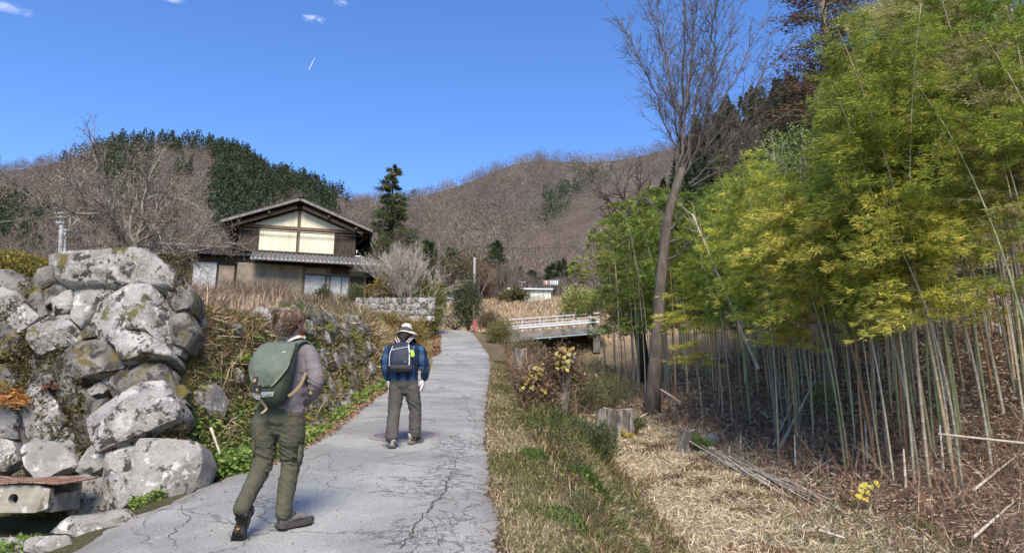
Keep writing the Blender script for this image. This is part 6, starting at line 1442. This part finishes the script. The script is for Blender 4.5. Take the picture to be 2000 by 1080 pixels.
def strap(pts, w_, th, name, m, parent, nrm=(0, -1, 0), col=None):
    P = np.array(pts, float); mb = MB(); q = np.linspace(0, len(P) - 1, (len(P) - 1) * 5 + 1); Q = np.stack([np.interp(q, np.arange(len(P)), P[:, i]) for i in range(3)], 1)
    for _ in range(3): Q[1:-1] = (Q[:-2] + Q[1:-1] * 2 + Q[2:]) / 4
    T = unit(np.gradient(Q, axis=0)); N = np.array([nrm] * len(Q), float) if np.ndim(nrm) == 1 else np.stack([np.interp(q, np.arange(len(P)), np.array(nrm)[:, i]) for i in range(3)], 1); S = unit(np.cross(T, N)); N = unit(np.cross(S, T)); V = []
    for a, b in ((-1, -1), (1, -1), (1, 1), (-1, 1)): V.append(Q + S * a * w_ / 2 + N * b * th / 2)
    V = np.stack(V, 1).reshape(-1, 3); m_ = len(Q); ii = np.arange(m_ * 4).reshape(m_, 4); F = np.stack([ii[:-1], np.roll(ii[:-1], -1, 1), np.roll(ii[1:], -1, 1), ii[1:]], -1).reshape(-1, 4)
    cc = (1, 1, 1) if col is None else np.repeat(np.array([col(t) for t in np.linspace(0, 1, m_)]), 4, axis=0); mb.add(V, F, cc); mb.F.append(ii[0][::-1][None]); mb.F.append(ii[-1][None]); return mb.build(name, m, parent)
def fabric(name, c1, c2, sc_=6, bs=350, b=.25, rough=.9, bd=.002, **k): return mat(name, c1, c2, scale=sc_, bump=b, bscale=bs, bdist=bd, rough=rough, **k)
# ---- first walker
Y1 = 6.0; O1 = np.array([ray(545, 1040)[0] * Y1, Y1, roadz(0, Y1)])
def J(px, py, dy=0.0): return np.array(at(px, py, Y1 + dy)) - O1
OLIVE = fabric('olive_cloth', (.088, .089, .062), (.068, .069, .048), 6, 26, .8, bd=.018); GREYW = fabric('grey_fleece', (.175, .16, .17), (.145, .132, .142), 25, 200, .7)
p1 = MB()
hd = J(574, 634, .0); X1, M1 = head(p1, hd, R(-34), R(-3))
ltube(p1, [J(566, 678), J(569, 660), J(573, 645)], [.062, .056, .056]); ltube(p1, [J(545, 815), J(552, 760), J(560, 700), J(566, 672)], [(.12, .09), (.13, .09), (.15, .09), (.06, .06)])
for s, a, b, c_ in ((1, J(600, 692), J(615, 745, -.05), J(592, 790, .16)), (-1, J(525, 692), J(508, 748, .05), J(528, 790, .22))):
    ltube(p1, [J(562, 690), a, b, c_], [.05, .045, .038, .026]); hand(p1, c_, (-.2 * s - .1, .9, -.15), (-s, .1, -.2), s, .5)
for a, b, c_, e in ((J(568, 830), J(566, 905, .10), J(554, 1000, .02), J(556, 1018, .05)), (J(518, 830), J(513, 908, .04), J(474, 988, -.30), J(470, 1000, -.32))): ltube(p1, [J(545, 815), a, b, c_, e], [.08, .07, .045, .035, .03])
person = sculpt(p1, 'person', SKIN, None, .0055, 2); person.location = O1
tag(person, 'walker in a grey fleece and olive trousers carrying a large green pack, seen from behind', 'person'); eyes(person, X1, M1)
mb = MB()   # trousers
ltube(mb, [J(546, 800, .0), J(544, 822), J(543, 832)], [(.185, .125), (.192, .135), (.13, .11)], n=28)
ltube(mb, [J(569, 822), J(570, 850, .03), J(568, 880, .07), J(567, 905, .09), J(562, 940, .05), J(556, 978, .02), J(554, 1004, .01)], [(.105, .12), (.105, .115), (.092, .10), (.076, .085), (.072, .08), (.064, .072), (.062, .075)], n=24)
ltube(mb, [J(518, 822), J(517, 850, .02), J(517, 880, .04), J(512, 908, .02), J(500, 935, -.10), J(486, 962, -.21), J(471, 994, -.33)], [(.105, .12), (.102, .115), (.090, .10), (.078, .085), (.069, .075), (.061, .068), (.060, .064)], n=24)
tr1 = sculpt(mb, 'trousers', OLIVE, person, .007, 2, folds(.012, 1.0, [(J(567, 905), .12, 1.3), (J(513, 908), .12, 1.3), (J(545, 845), .10, .8), (J(555, 1000), .07, 1.0), (J(478, 980, -.25), .08, 1)]))
for (a, b, w_) in ((J(581, 862, -.07), J(592, 866, .0), .012), (J(562, 808, -.135), J(592, 806, -.06), .006)): strap([a, (a + b) / 2 + np.array([0, -.012, 0]), b], w_, .004, 'pocket_zip', mat('dark_zip', (.02, .02, .02), bump=0) if w_ > .01 else OLIVE, tr1)
mb = MB(); 
for c_, r_ in ((J(587, 888, .01), (.022, .055, .085)), (J(498, 872, -.02), (.020, .055, .085))): ell(mb, c_, r_)
sculpt(mb, 'cargo_pocket', OLIVE, tr1, .008, 2, folds(.006, 3.0, [(J(592, 888), .2, 1)]))
mb = MB()   # fleece
ltube(mb, [J(553, 806, .01), J(553, 780), J(556, 745), J(560, 712), J(563, 688), J(567, 672), J(570, 660)], [(.175, .125), (.172, .125), (.180, .125), (.195, .12), (.175, .105), (.085, .085), (.068, .068)], n=28)
ltube(mb, [J(570, 686), J(600, 690), J(611, 716, -.02), J(617, 744, -.05), J(611, 765, .02), J(598, 784, .12)], [.07, .078, .070, .064, .056, .044], n=20)
ltube(mb, [J(556, 688), J(527, 692), J(514, 718, .02), J(510, 745, .04), J(516, 765, .12), J(526, 784, .19)], [.07, .078, .068, .060, .052, .042], n=20)
sw1 = sculpt(mb, 'fleece_jacket', GREYW, person, .007, 3, folds(.013, 7.0, [(J(614, 745), .10, 1.2), (J(585, 790), .10, 1.0), (J(600, 705), .08, .6), (J(570, 730), .15, .6)]))
mb = MB(); ltube(mb, [J(569, 668), J(571, 656)], [.073, .071], n=24, cap=False); sculpt(mb, 'collar', GREYW, sw1, .006, 2, folds(.004, 2, [(J(570, 660), .2, 1)]))
# hair and beard: scalp mass with many strands on it
def hairdo(name, X, M, cols, parent, k=1.0, n=5200, ln=.07, mass=True, beard=False):
    mb = MB(); g = rng
    if mass:
        m_ = MB()
        ell(m_, X((0, -.020, .045)), np.array((.090, .108, .094)) * k, M); ell(m_, X((0, -.055, -.01)), np.array((.080, .070, .088)) * k, M); ell(m_, X((0, -.068, -.065)), np.array((.058, .035, .042)) * k, M)
        o = sculpt(m_, name, mat(name + '_mass', (.14, .09, .06), (.085, .055, .038), scale=30, bump=.8, bscale=90, stretch=(1, 1, .25)), parent, .006, 2, lambda co, no: .016 * nz3(co, 26, 26, 12, 3) + .009 * nz3(co, 60, 60, 25, 3))
    a = g.uniform(0, 6.283, n); z = g.uniform(-.9, 1, n)
    V = np.stack([np.cos(a) * np.sqrt(1 - z * z), np.sin(a) * np.sqrt(1 - z * z), z], 1)
    if beard:
        V = V[(V[:, 1] > -.1) & (V[:, 2] < -.05)]; P = V * np.array([.068, .075, .075]) + np.array([0, .022, -.042]); kp = ~((np.abs(P[:, 0]) < .024) & (P[:, 2] > -.066) & (P[:, 2] < -.05)); P = P[kp]; V = V[kp]; D = V * .5 + np.array([0, .1, -.8]); L_ = .022
    else:
        V = V[~((V[:, 1] > .45) & (V[:, 2] < .45)) & ~((V[:, 2] < -.1) & (V[:, 1] > -.05)) & (V[:, 2] > -.85)]; P = V * np.array([.094, .114, .106]) + np.array([0, -.024, .034]); P[:, 1] -= .01 * (V[:, 2] < 0)
        D = np.array([0, -.45, -.75]) + V * .35 + np.stack([np.sin(P[:, 2] * 40), np.cos(P[:, 0] * 37), 0 * P[:, 0]], 1) * .45; L_ = ln
    n_ = len(P); D = unit(D + g.normal(0, .16, D.shape)); cc = pick(cols, n_, .25); V2 = []; st_p = P
    S = unit(np.cross(D, V + g.normal(0, .2, V.shape))); L_ = L_ * g.uniform(.5, 1.2, n_)[:, None]; wv = .0028
    q1 = P + D * L_ * .5 + V * .006; q2 = P + D * L_ + g.normal(0, .004, P.shape)
    W = np.stack([P - S * wv, P + S * wv, q1 - S * wv, q1 + S * wv, q2], 1).reshape(-1, 3); W = np.array(X((0, 0, 0))) + (W * k) @ M.T
    i = np.arange(n_)[:, None] * 5; mb.add(W, i + np.array([[0, 1, 3, 2]]), np.repeat(cc, 5, axis=0)); mb.F.append(i + np.array([[2, 3, 4]]))
    hm = bpy.data.materials.get('hair_strands') or mat('hair_strands', (1, 1, 1), rough=.45, bump=0, spec=.4)
    if mass: mb.build('strands', hm, o)
    else: mb.build(name, hm, parent)
hairdo('hair', X1, M1, [[.15, .10, .065], [.24, .165, .11], [.07, .045, .032], [.36, .27, .19]], person, n=9000)
hairdo('beard', X1, M1, [[.24, .12, .07], [.16, .08, .05]], person, n=4200, mass=False, beard=True)
BM = (fabric('boot_grey', (.15, .145, .14), (.10, .095, .09), 14, 120, .4), mat('rubber', (.028, .027, .026), (.05, .046, .043), scale=10, bump=.3, rough=.8), fabric('boot_trim', (.035, .035, .04), (.05, .05, .05)))
boot('boot', J(543, 1034, -.02), (.72, .75, .12), (0, 0, 1), .29, person, BM, seed=3)
bo, XB = boot('boot', J(473, 1002, -.36), (-.25, .42, -.92), (.1, .9, .45), .29, person, BM, seed=5)
mb = MB(); mb.box(XB(0, .12, -.013), (.016, .034, .006), None, (1, 1, 1)); mb.build('sole_badge', mat('amber_badge', (.60, .33, .04), bump=0), bo)
# ---- the green pack, worn by the first walker
PG1 = fabric('sage_cloth', (.125, .15, .12), (.095, .118, .092), 7, 16, .8, .75, bd=.02); PG2 = fabric('dark_green_cloth', (.055, .07, .052), (.045, .058, .044), 5, 18, .8, .8, bd=.02)
TANW = fabric('tan_webbing', (.33, .25, .14), (.28, .21, .12), 30, 300); PIPE = mat('pale_piping', (.34, .34, .22), bump=0); BLKP = mat('black_plastic', (.02, .02, .02), bump=0, rough=.4); SILV = mat('silver_print', (.42, .43, .44), (.36, .37, .38), scale=10, bump=0, rough=.5)
pk = empty('backpack', O1 + J(537, 796, -.13), R(-17), 'large sage green flap backpack with tan straps on the nearer walker', 'backpack')
pk.rotation_euler = (R(-5), R(3), R(-17)); pk.scale = (.90, .84, .88)
zt = tab((0, .0), (.03, .125), (.12, .165), (.30, .185), (.45, .185), (.53, .175), (.57, .15)); dt = tab((0, .06), (.03, .16), (.12, .21), (.30, .215), (.45, .17), (.53, .13), (.57, .08))
def psurf(th, z, off=0.0):
    """th: 0 faces straight back, +-pi/2 the sides"""
    w_, d_ = float(zt(z)) + off, float(dt(z)) / 2 + off; e = .62
    x = w_ * math.copysign(abs(math.sin(th)) ** e, math.sin(th)); y = -float(dt(z)) / 2 - d_ * math.copysign(abs(math.cos(th)) ** e, math.cos(th)); return (x, y - .02 * math.sin(z * 5), z)
mb = MB(); Vb = []; zs_ = [0, .008, .02, .04, .07] + list(np.linspace(.1, .52, 16)) + [.545, .56, .57]; n = 48
for z in zs_: Vb += [psurf(2 * math.pi * i / n, z, -.002 + .006 * noise.noise(Vector((i * .35, z * 12, 2)))) for i in range(n)]
ii = np.arange(len(zs_) * n).reshape(-1, n); mb.add(Vb, np.stack([ii[:-1], np.roll(ii[:-1], -1, 1), np.roll(ii[1:], -1, 1), ii[1:]], -1).reshape(-1, 4)); mb.F.append(ii[0][::-1][None]); mb.F.append(ii[-1][None]); mb.build('main_bag', PG2, pk, smooth=True)
mb = MB(); nu, nv = 34, 30; V = []
def flapth(v): return (1.05 if v < .55 else 1.05 - .75 * ((v - .55) / .45) ** 1.3)
def flp(u, v, off=.012):
    z = .572 - .415 * v; th = flapth(v) * u; wr = .010 * noise.noise(Vector((u * 2.1, v * 3.2, 5))) + .012 * math.exp(-((u + .1 - .5 * (v - .2)) / .16) ** 2) * math.sin(v * 3.1) - .012 * math.exp(-((u - .45) / .2) ** 2 - ((v - .15) / .12) ** 2)
    if v < .06: z = .572
    p = psurf(th, z, off + wr + .012 * math.sin(v * 3.14)); return p if v >= .06 else (p[0] * 1, p[1] * (v / .06) * 1 + (1 - v / .06) * -.02, .578)
for j in range(nv): V += [flp(-1 + 2 * i / (nu - 1), j / (nv - 1)) for i in range(nu)]
ii = np.arange(nu * nv).reshape(nv, nu); mb.add(V, np.stack([ii[:-1, :-1], ii[:-1, 1:], ii[1:, 1:], ii[1:, :-1]], -1).reshape(-1, 4)); fl = mb.build('flap', PG1, pk, smooth=True); so_ = fl.modifiers.new('t', 'SOLIDIFY'); so_.thickness = .006
mb = MB(); edge_ = [flp(-1, v, .014) for v in np.linspace(.06, 1, 24)] + [flp(u, 1, .014) for u in np.linspace(-1, 1, 12)][1:] + [flp(1, v, .014) for v in np.linspace(1, .06, 24)][1:]; mb.tube(edge_, .0042, 6); mb.build('piping', PIPE, fl, smooth=True)
def onp(th, z, off): return np.array(psurf(th, z, off))
mb = MB(); c_ = onp(-.18, .20, .03); mb.box(c_, (.042, .012, .062)); b_ = mb.build('flap_buckle', BLKP, pk); mb = MB(); mb.box(c_ + np.array([0, -.008, .0]), (.024, .006, .032)); mb.build('buckle_web', TANW, b_)
mb = MB(); mb.box(onp(-.13, .115, .012), (.062, .014, .04)); mb.build('strap_anchor', BLKP, pk)
strap([onp(-.12, .135, .022), onp(-.12, .10, .022), onp(-.12, .05, .024), onp(-.14, .0, .03) + np.array([0, -.005, -.02]), onp(-.2, .0, .0) + np.array([-.02, -.10, -.07])], .022, .004, 'closure_strap', TANW, pk)
mb = MB(); c_ = onp(-.12, .062, .03); mb.box(c_ + np.array([0, 0, .014]), (.034, .008, .006)); mb.box(c_ - np.array([0, 0, .014]), (.034, .008, .006)); mb.box(c_ + np.array([.015, 0, 0]), (.006, .008, .03)); mb.box(c_ - np.array([.015, 0, 0]), (.006, .008, .03)); mb.build('metal_buckle', mat('steel', (.6, .6, .6), bump=0, metal=.8, rough=.35), pk)
mb = MB(); V = []; hs2 = [(-.72, .078), (-.72, .115), (-.5, .100), (.40, .122), (.52, .105), (.36, .078), (-.5, .06)]
nn_ = 16; A_ = [onp(-.62 + 1.12 * t, .098 + .018 * t, .010) for t in np.linspace(0, 1, nn_)]; B_ = [onp(-.62 + 1.04 * t, .055 + .020 * t, .010) for t in np.linspace(0, 1, nn_)]
V = A_ + B_; mb.add(V, [(i, i + 1, nn_ + i + 1, nn_ + i) for i in range(nn_ - 1)]); lb_ = mb.build('label_patch', SILV, pk)
# the lettering that can still be made out on the patch
fc = bpy.data.curves.new('lettering', 'FONT'); fc.body = 'TANNER'; fc.body = 'TANICK'; fc.size = .026; fc.extrude = .0006
fo = bpy.data.objects.new('lettering', fc); C.objects.link(fo); dgl = bpy.context.evaluated_depsgraph_get(); dgl.update(); lm = bpy.data.meshes.new_from_object(fo.evaluated_get(dgl)); bpy.data.objects.remove(fo)
lo = bpy.data.objects.new('lettering', lm); C.objects.link(lo); lo.parent = lb_; lm.materials.append(BLKP)
for v in lm.vertices: t = v.co.x / .11; p = onp(-.05 + .45 * t, .066 + v.co.y + .012 * t, .0135); v.co = p
strap([onp(-.78, .47, .022), onp(-.85, .40, .024), onp(-.92, .32, .024)], .010, .003, 'side_zip', SILV, pk)
strap([onp(.35, .462, .025), onp(.55, .475, .025)], .008, .003, 'print_mark', SILV, pk)
strap([onp(1.75, .10, .004), onp(1.9, .13, .03), np.array([.215, .03, .24]), np.array([.20, .08, .33])], .024, .005, 'side_strap', TANW, pk, (1, -.5, 0))
strap([np.array([.245, .15, .35]), np.array([.25, .14, .25]), np.array([.245, .15, .15])], .026, .004, 'chest_strap', TANW, pk, (1, -.6, 0))
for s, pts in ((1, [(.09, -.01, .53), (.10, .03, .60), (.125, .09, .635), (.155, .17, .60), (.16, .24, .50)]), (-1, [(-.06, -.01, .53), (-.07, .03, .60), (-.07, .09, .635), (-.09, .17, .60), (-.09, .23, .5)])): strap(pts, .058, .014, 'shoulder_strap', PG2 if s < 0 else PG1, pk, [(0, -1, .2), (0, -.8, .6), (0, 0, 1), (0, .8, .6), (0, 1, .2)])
strap([(-.055, -.02, .56), (-.05, -.03, .62), (.0, -.03, .635), (.05, -.03, .62)], .02, .006, 'top_handle', PG2, pk)
STR = mat('striped_webbing', (1, 1, 1), bump=0)
def stc(t):
    b = int(t * 9) % 9; return [(.55, .56, .54), (.10, .28, .17), (.55, .57, .55), (.12, .30, .2), (.6, .6, .58), (.55, .5, .48), (.62, .62, .6), (.55, .15, .12), (.14, .24, .17)][b]
strap([(-.13, -.03, .565), (-.06, .0, .585), (.02, .03, .625), (.09, .06, .665), (.13, .10, .66)], .034, .005, 'striped_strap', STR, pk, [(0, -1, .6)] * 5, stc)
# ---- second walker
Y2 = 10.1; O2 = np.array([ray(790, 880)[0] * Y2, Y2, roadz(0, Y2)])
def J(px, py, dy=0.0): return np.array(at(px, py, Y2 + dy)) - O2
p2 = MB(); hd2 = J(793, 656, .02); X2, M2 = head(p2, hd2, R(-6), R(-8), .98)
ltube(p2, [J(792, 680), J(793, 668)], [.06, .056]); ltube(p2, [J(788, 745), J(789, 710), J(791, 680)], [(.12, .09), (.13, .09), (.10, .07)])
wrR, wrL = J(828, 741, .03), J(757, 741, .06)
ltube(p2, [J(790, 682), J(818, 682), J(829, 708, -.04), wrR], [.05, .05, .038, .024]); ltube(p2, [J(790, 682), J(764, 682), J(753, 712, -.02), wrL], [.05, .05, .038, .024])
hand(p2, wrR, (-.12, .05, -1), (-.9, .3, 0), -1, .28); hand(p2, wrL, (.1, .3, -1), (.9, .3, 0), 1, .3)
for L_ in ([J(788, 750), J(803, 765), J(810, 802, .06), J(809, 845, .08), J(808, 856, .1)], [J(788, 750), J(775, 765), J(770, 803, -.02), J(766, 852, -.22), J(766, 862, -.22)]): ltube(p2, L_, [.08, .07, .045, .034, .03])
person2 = sculpt(p2, 'person', SKIN, None, .006, 2); person2.location = O2; tag(person2, 'walker in a pale brimmed hat and blue checked shirt further up the road', 'person'); eyes(person2, X2, M2, .98)
GREYT = fabric('charcoal_cloth', (.085, .083, .076), (.068, .066, .061), 6, 24, .8, bd=.018)
mb = MB(); ltube(mb, [J(788, 738), J(789, 752), J(789, 760)], [(.190, .13), (.195, .135), (.13, .11)], n=28)
ltube(mb, [J(804, 756), J(807, 775, .03), J(811, 800, .06), J(811, 825, .07), J(810, 846, .08)], [(.108, .12), (.10, .11), (.086, .095), (.083, .09), (.085, .09)], n=24); ltube(mb, [J(775, 756), J(773, 775, .0), J(770, 803, -.03), J(767, 830, -.13), J(765, 854, -.21)], [(.108, .12), (.10, .11), (.086, .095), (.083, .09), (.088, .09)], n=24)
tr2 = sculpt(mb, 'trousers', GREYT, person2, .0075, 2, folds(.013, 11.0, [(J(810, 802), .12, 1.2), (J(770, 803), .12, 1.2), (J(789, 770), .10, .8), (J(808, 845), .08, 1.2), (J(766, 850, -.2), .1, 1.2)]))
def plaid(co, no):
    A = np.array([[.010, .018, .04], [.022, .055, .125], [.04, .095, .17], [.012, .012, .024]]); x = co[:, 0] + .3 * co[:, 1] + .04; z = co[:, 2]; a = np.floor(x / .062).astype(int) % 2; b = np.floor((z + .05 * co[:, 0]) / .075).astype(int) % 2
    out = np.where((a + b == 0)[:, None], A[0], np.where((a + b == 2)[:, None], A[2], np.where((a == 1)[:, None], A[1], A[1] * .55))); return np.where((z > float(J(790, 676)[2]))[:, None], A[3], out)
SHIRT = fabric('checked_flannel', (1, 1, 1), (.85, .85, .85), 20, 200, .4)
mb = MB(); ltube(mb, [J(788, 742), J(789, 728), J(790, 708), J(791, 690), J(792, 677), J(793, 668)], [(.200, .135), (.195, .135), (.205, .135), (.215, .125), (.14, .10), (.078, .078)], n=28)
ltube(mb, [J(795, 683), J(818, 684), J(826, 703, -.03), J(830, 718, -.03), J(829, 738, .02)], [.07, .085, .075, .068, .052], n=20); ltube(mb, [J(788, 683), J(764, 684), J(755, 703, -.02), J(753, 716, -.02), J(757, 738, .05)], [.07, .085, .075, .068, .052], n=20)
sh2 = sculpt(mb, 'checked_shirt', SHIRT, person2, .007, 3, folds(.014, 17.0, [(J(829, 712), .10, 1.2), (J(755, 712), .10, 1.0), (J(788, 738), .15, .8)]), plaid)
for wr_, d_, pn_, ts in ((wrR, (-.12, .05, -1), (-.9, .3, 0), -1), (wrL, (.1, .3, -1), (.9, .3, 0), 1)): mb = MB(); hand(mb, wr_ + np.array([0, 0, .005]), d_, pn_, ts, .28, 1.12); sculpt(mb, 'work_glove', fabric('white_knit', (.72, .71, .68), (.62, .61, .58), 40, 300), person2, .004, 2)
mb = MB(); c_ = X2((0, -.01, .065)); th = np.arange(40) / 40 * 6.283; V = []
for r_, z in ((.088, .012), (.125, -.010), (.160, -.028), (.162, -.033), (.125, -.016), (.084, .004)): V.append(np.stack([c_[0] + r_ * np.cos(th), c_[1] + r_ * 1.1 * np.sin(th), c_[2] + z - .016 * np.abs(np.cos(th)) ** 2 * (r_ / .16) ** 2 * 1.5 + .009 * np.sin(th * 3 + 1) * (r_ / .16) ** 3], 1))
ii = np.arange(6 * 40).reshape(6, 40); mb.add(np.concatenate(V), np.stack([ii[:-1], np.roll(ii[:-1], -1, 1), np.roll(ii[1:], -1, 1), ii[1:]], -1).reshape(-1, 4)); HAT = fabric('pale_canvas', (.58, .56, .49), (.50, .48, .42), 8, 200)
m2_ = MB(); ltube(m2_, [c_ + np.array([0, 0, -.004]), c_ + np.array([0, 0, .035]), c_ + np.array([0, 0, .050])], [(.090, .104), (.086, .098), (.080, .090)], n=28, cap=True)
hat = sculpt(m2_, 'sun_hat', HAT, person2, .006, 2, lambda co, no: .010 * nz3(co, 16, 16, 16, 4)); mb.build('brim', HAT, hat, smooth=True)
mb = MB(); V = [np.stack([c_[0] + r_ * np.cos(th), c_[1] + r_ * 1.14 * np.sin(th), 0 * th + c_[2] + z], 1) for r_, z in ((.091, .006), (.091, .024))]; ii = np.arange(80).reshape(2, 40); mb.add(np.concatenate(V), np.stack([ii[0], np.roll(ii[0], -1), np.roll(ii[1], -1), ii[1]], 1)); mb.build('hat_band', fabric('hat_band', (.42, .40, .34), (.36, .34, .3)), hat)
hairdo('hair', X2, M2, [[.07, .06, .055], [.12, .10, .09]], person2, .98, 2500, .03, False)
mb = MB(); ltube(mb, [J(792, 674), J(793, 667)], [.074, .070], n=20, cap=False); sculpt(mb, 'shirt_collar', fabric('navy_collar', (.015, .018, .035), (.02, .025, .05)), sh2, .006, 2)
BM2 = (fabric('boot_dark', (.055, .052, .048), (.085, .08, .075), 14, 120, .4), mat('rubber_grey', (.10, .098, .095), bump=.3), fabric('boot_tab', (.30, .30, .29), (.35, .35, .34)))
boot('boot', J(800, 868, .04), (.45, .88, .14), (0, 0, 1), .29, person2, BM2, seed=8); boot('boot', J(765, 873, -.30), (.05, .93, -.25), (0, .3, 1), .29, person2, BM2, seed=9)
# ---- navy day pack
NAVY = fabric('navy_nylon', (.022, .028, .045), (.03, .038, .06), 8, 200, .3, .6); WEBW = mat('pale_webbing', (.52, .53, .54), bump=0); LGR = fabric('grey_nylon', (.07, .065, .07), (.09, .085, .09))
dp = empty('backpack', O2 + J(786, 727, -.14), R(-3), 'small navy day pack with white straps on the walker in the hat', 'backpack')
zt = tab((0, .07), (.03, .15), (.12, .165), (.28, .155), (.36, .12), (.40, .06)); dt = tab((0, .06), (.03, .15), (.12, .18), (.28, .15), (.36, .10), (.40, .05))
def ring_bag(zs_, name, m, off=0, n=36, th0=0, th1=6.28318, seed=1):
    mb = MB(); V = []; 
    for z in zs_: V += [psurf(th0 + (th1 - th0) * i / n, z, off + .006 * noise.noise(Vector((i * .4, z * 14, seed)))) for i in range(n)]
    ii = np.arange(len(zs_) * n).reshape(-1, n); mb.add(V, np.stack([ii[:-1], np.roll(ii[:-1], -1, 1), np.roll(ii[1:], -1, 1), ii[1:]], -1).reshape(-1, 4)); mb.F.append(ii[0][::-1][None]); mb.F.append(ii[-1][None]); return mb.build(name, m, dp, smooth=True)
ring_bag([0, .01, .03, .06] + list(np.linspace(.1, .36, 9)) + [.385, .40], 'main_bag', NAVY); ring_bag([.0, .01, .03, .05, .075, .08], 'base_panel', LGR, .007)
strap([onp(.62, .36, .012), onp(.62, .25, .014), onp(.62, .08, .014)], .014, .004, 'webbing', WEBW, dp); strap([onp(-.85, .34, .01), onp(-.95, .22, .012), onp(-.95, .07, .012)], .008, .003, 'webbing', WEBW, dp)
strap([onp(-.45, .29, .012), onp(.1, .315, .012), onp(.5, .325, .012)], .007, .003, 'pocket_zip', WEBW, dp); mb = MB(); mb.box(onp(-.42, .285, .016), (.022, .006, .014)); mb.build('print_mark', WEBW, dp); mb = MB(); mb.box(onp(.25, .12, .012), (.008, .004, .012)); mb.build('print_mark', WEBW, dp)
mb = MB(); ltube(mb, [onp(.95, .26, .012) + np.array([.0, -.01, 0]), onp(1.05, .20, .02)], [(.032, .02), (.03, .02)], ref=(1, 0, 0)); sculpt(mb, 'green_pouch', fabric('lime_cloth', (.35, .55, .08), (.3, .5, .07)), dp, .006, 2); strap([onp(.55, .235, .02), onp(.95, .24, .035), onp(1.3, .235, .02)], .02, .004, 'pouch_strap', LGR, dp)
for s in (-1, 1):
    strap([(s * .055, -.03, .385), (s * .085, .0, .43), (s * .11, .05, .468), (s * .125, .12, .46), (s * .125, .20, .38)], .05, .012, 'shoulder_strap', NAVY, dp, [(0, -1, .3), (0, -1, .6), (0, -.2, 1), (0, .8, .6), (0, 1, .2)])
    for e in (-.017, .017): strap([(s * .055 + e, -.04, .390), (s * .085 + e, -.010, .439), (s * .11 + e, .044, .478), (s * .125 + e, .125, .470)], .009, .003, 'reflective_line', WEBW, dp, [(0, -1, .3), (0, -1, .6), (0, -.2, 1), (0, .8, .6)])
strap([(-.03, -.02, .40), (-.02, -.03, .44), (.02, -.03, .44), (.03, -.02, .40)], .012, .004, 'top_handle', NAVY, dp)
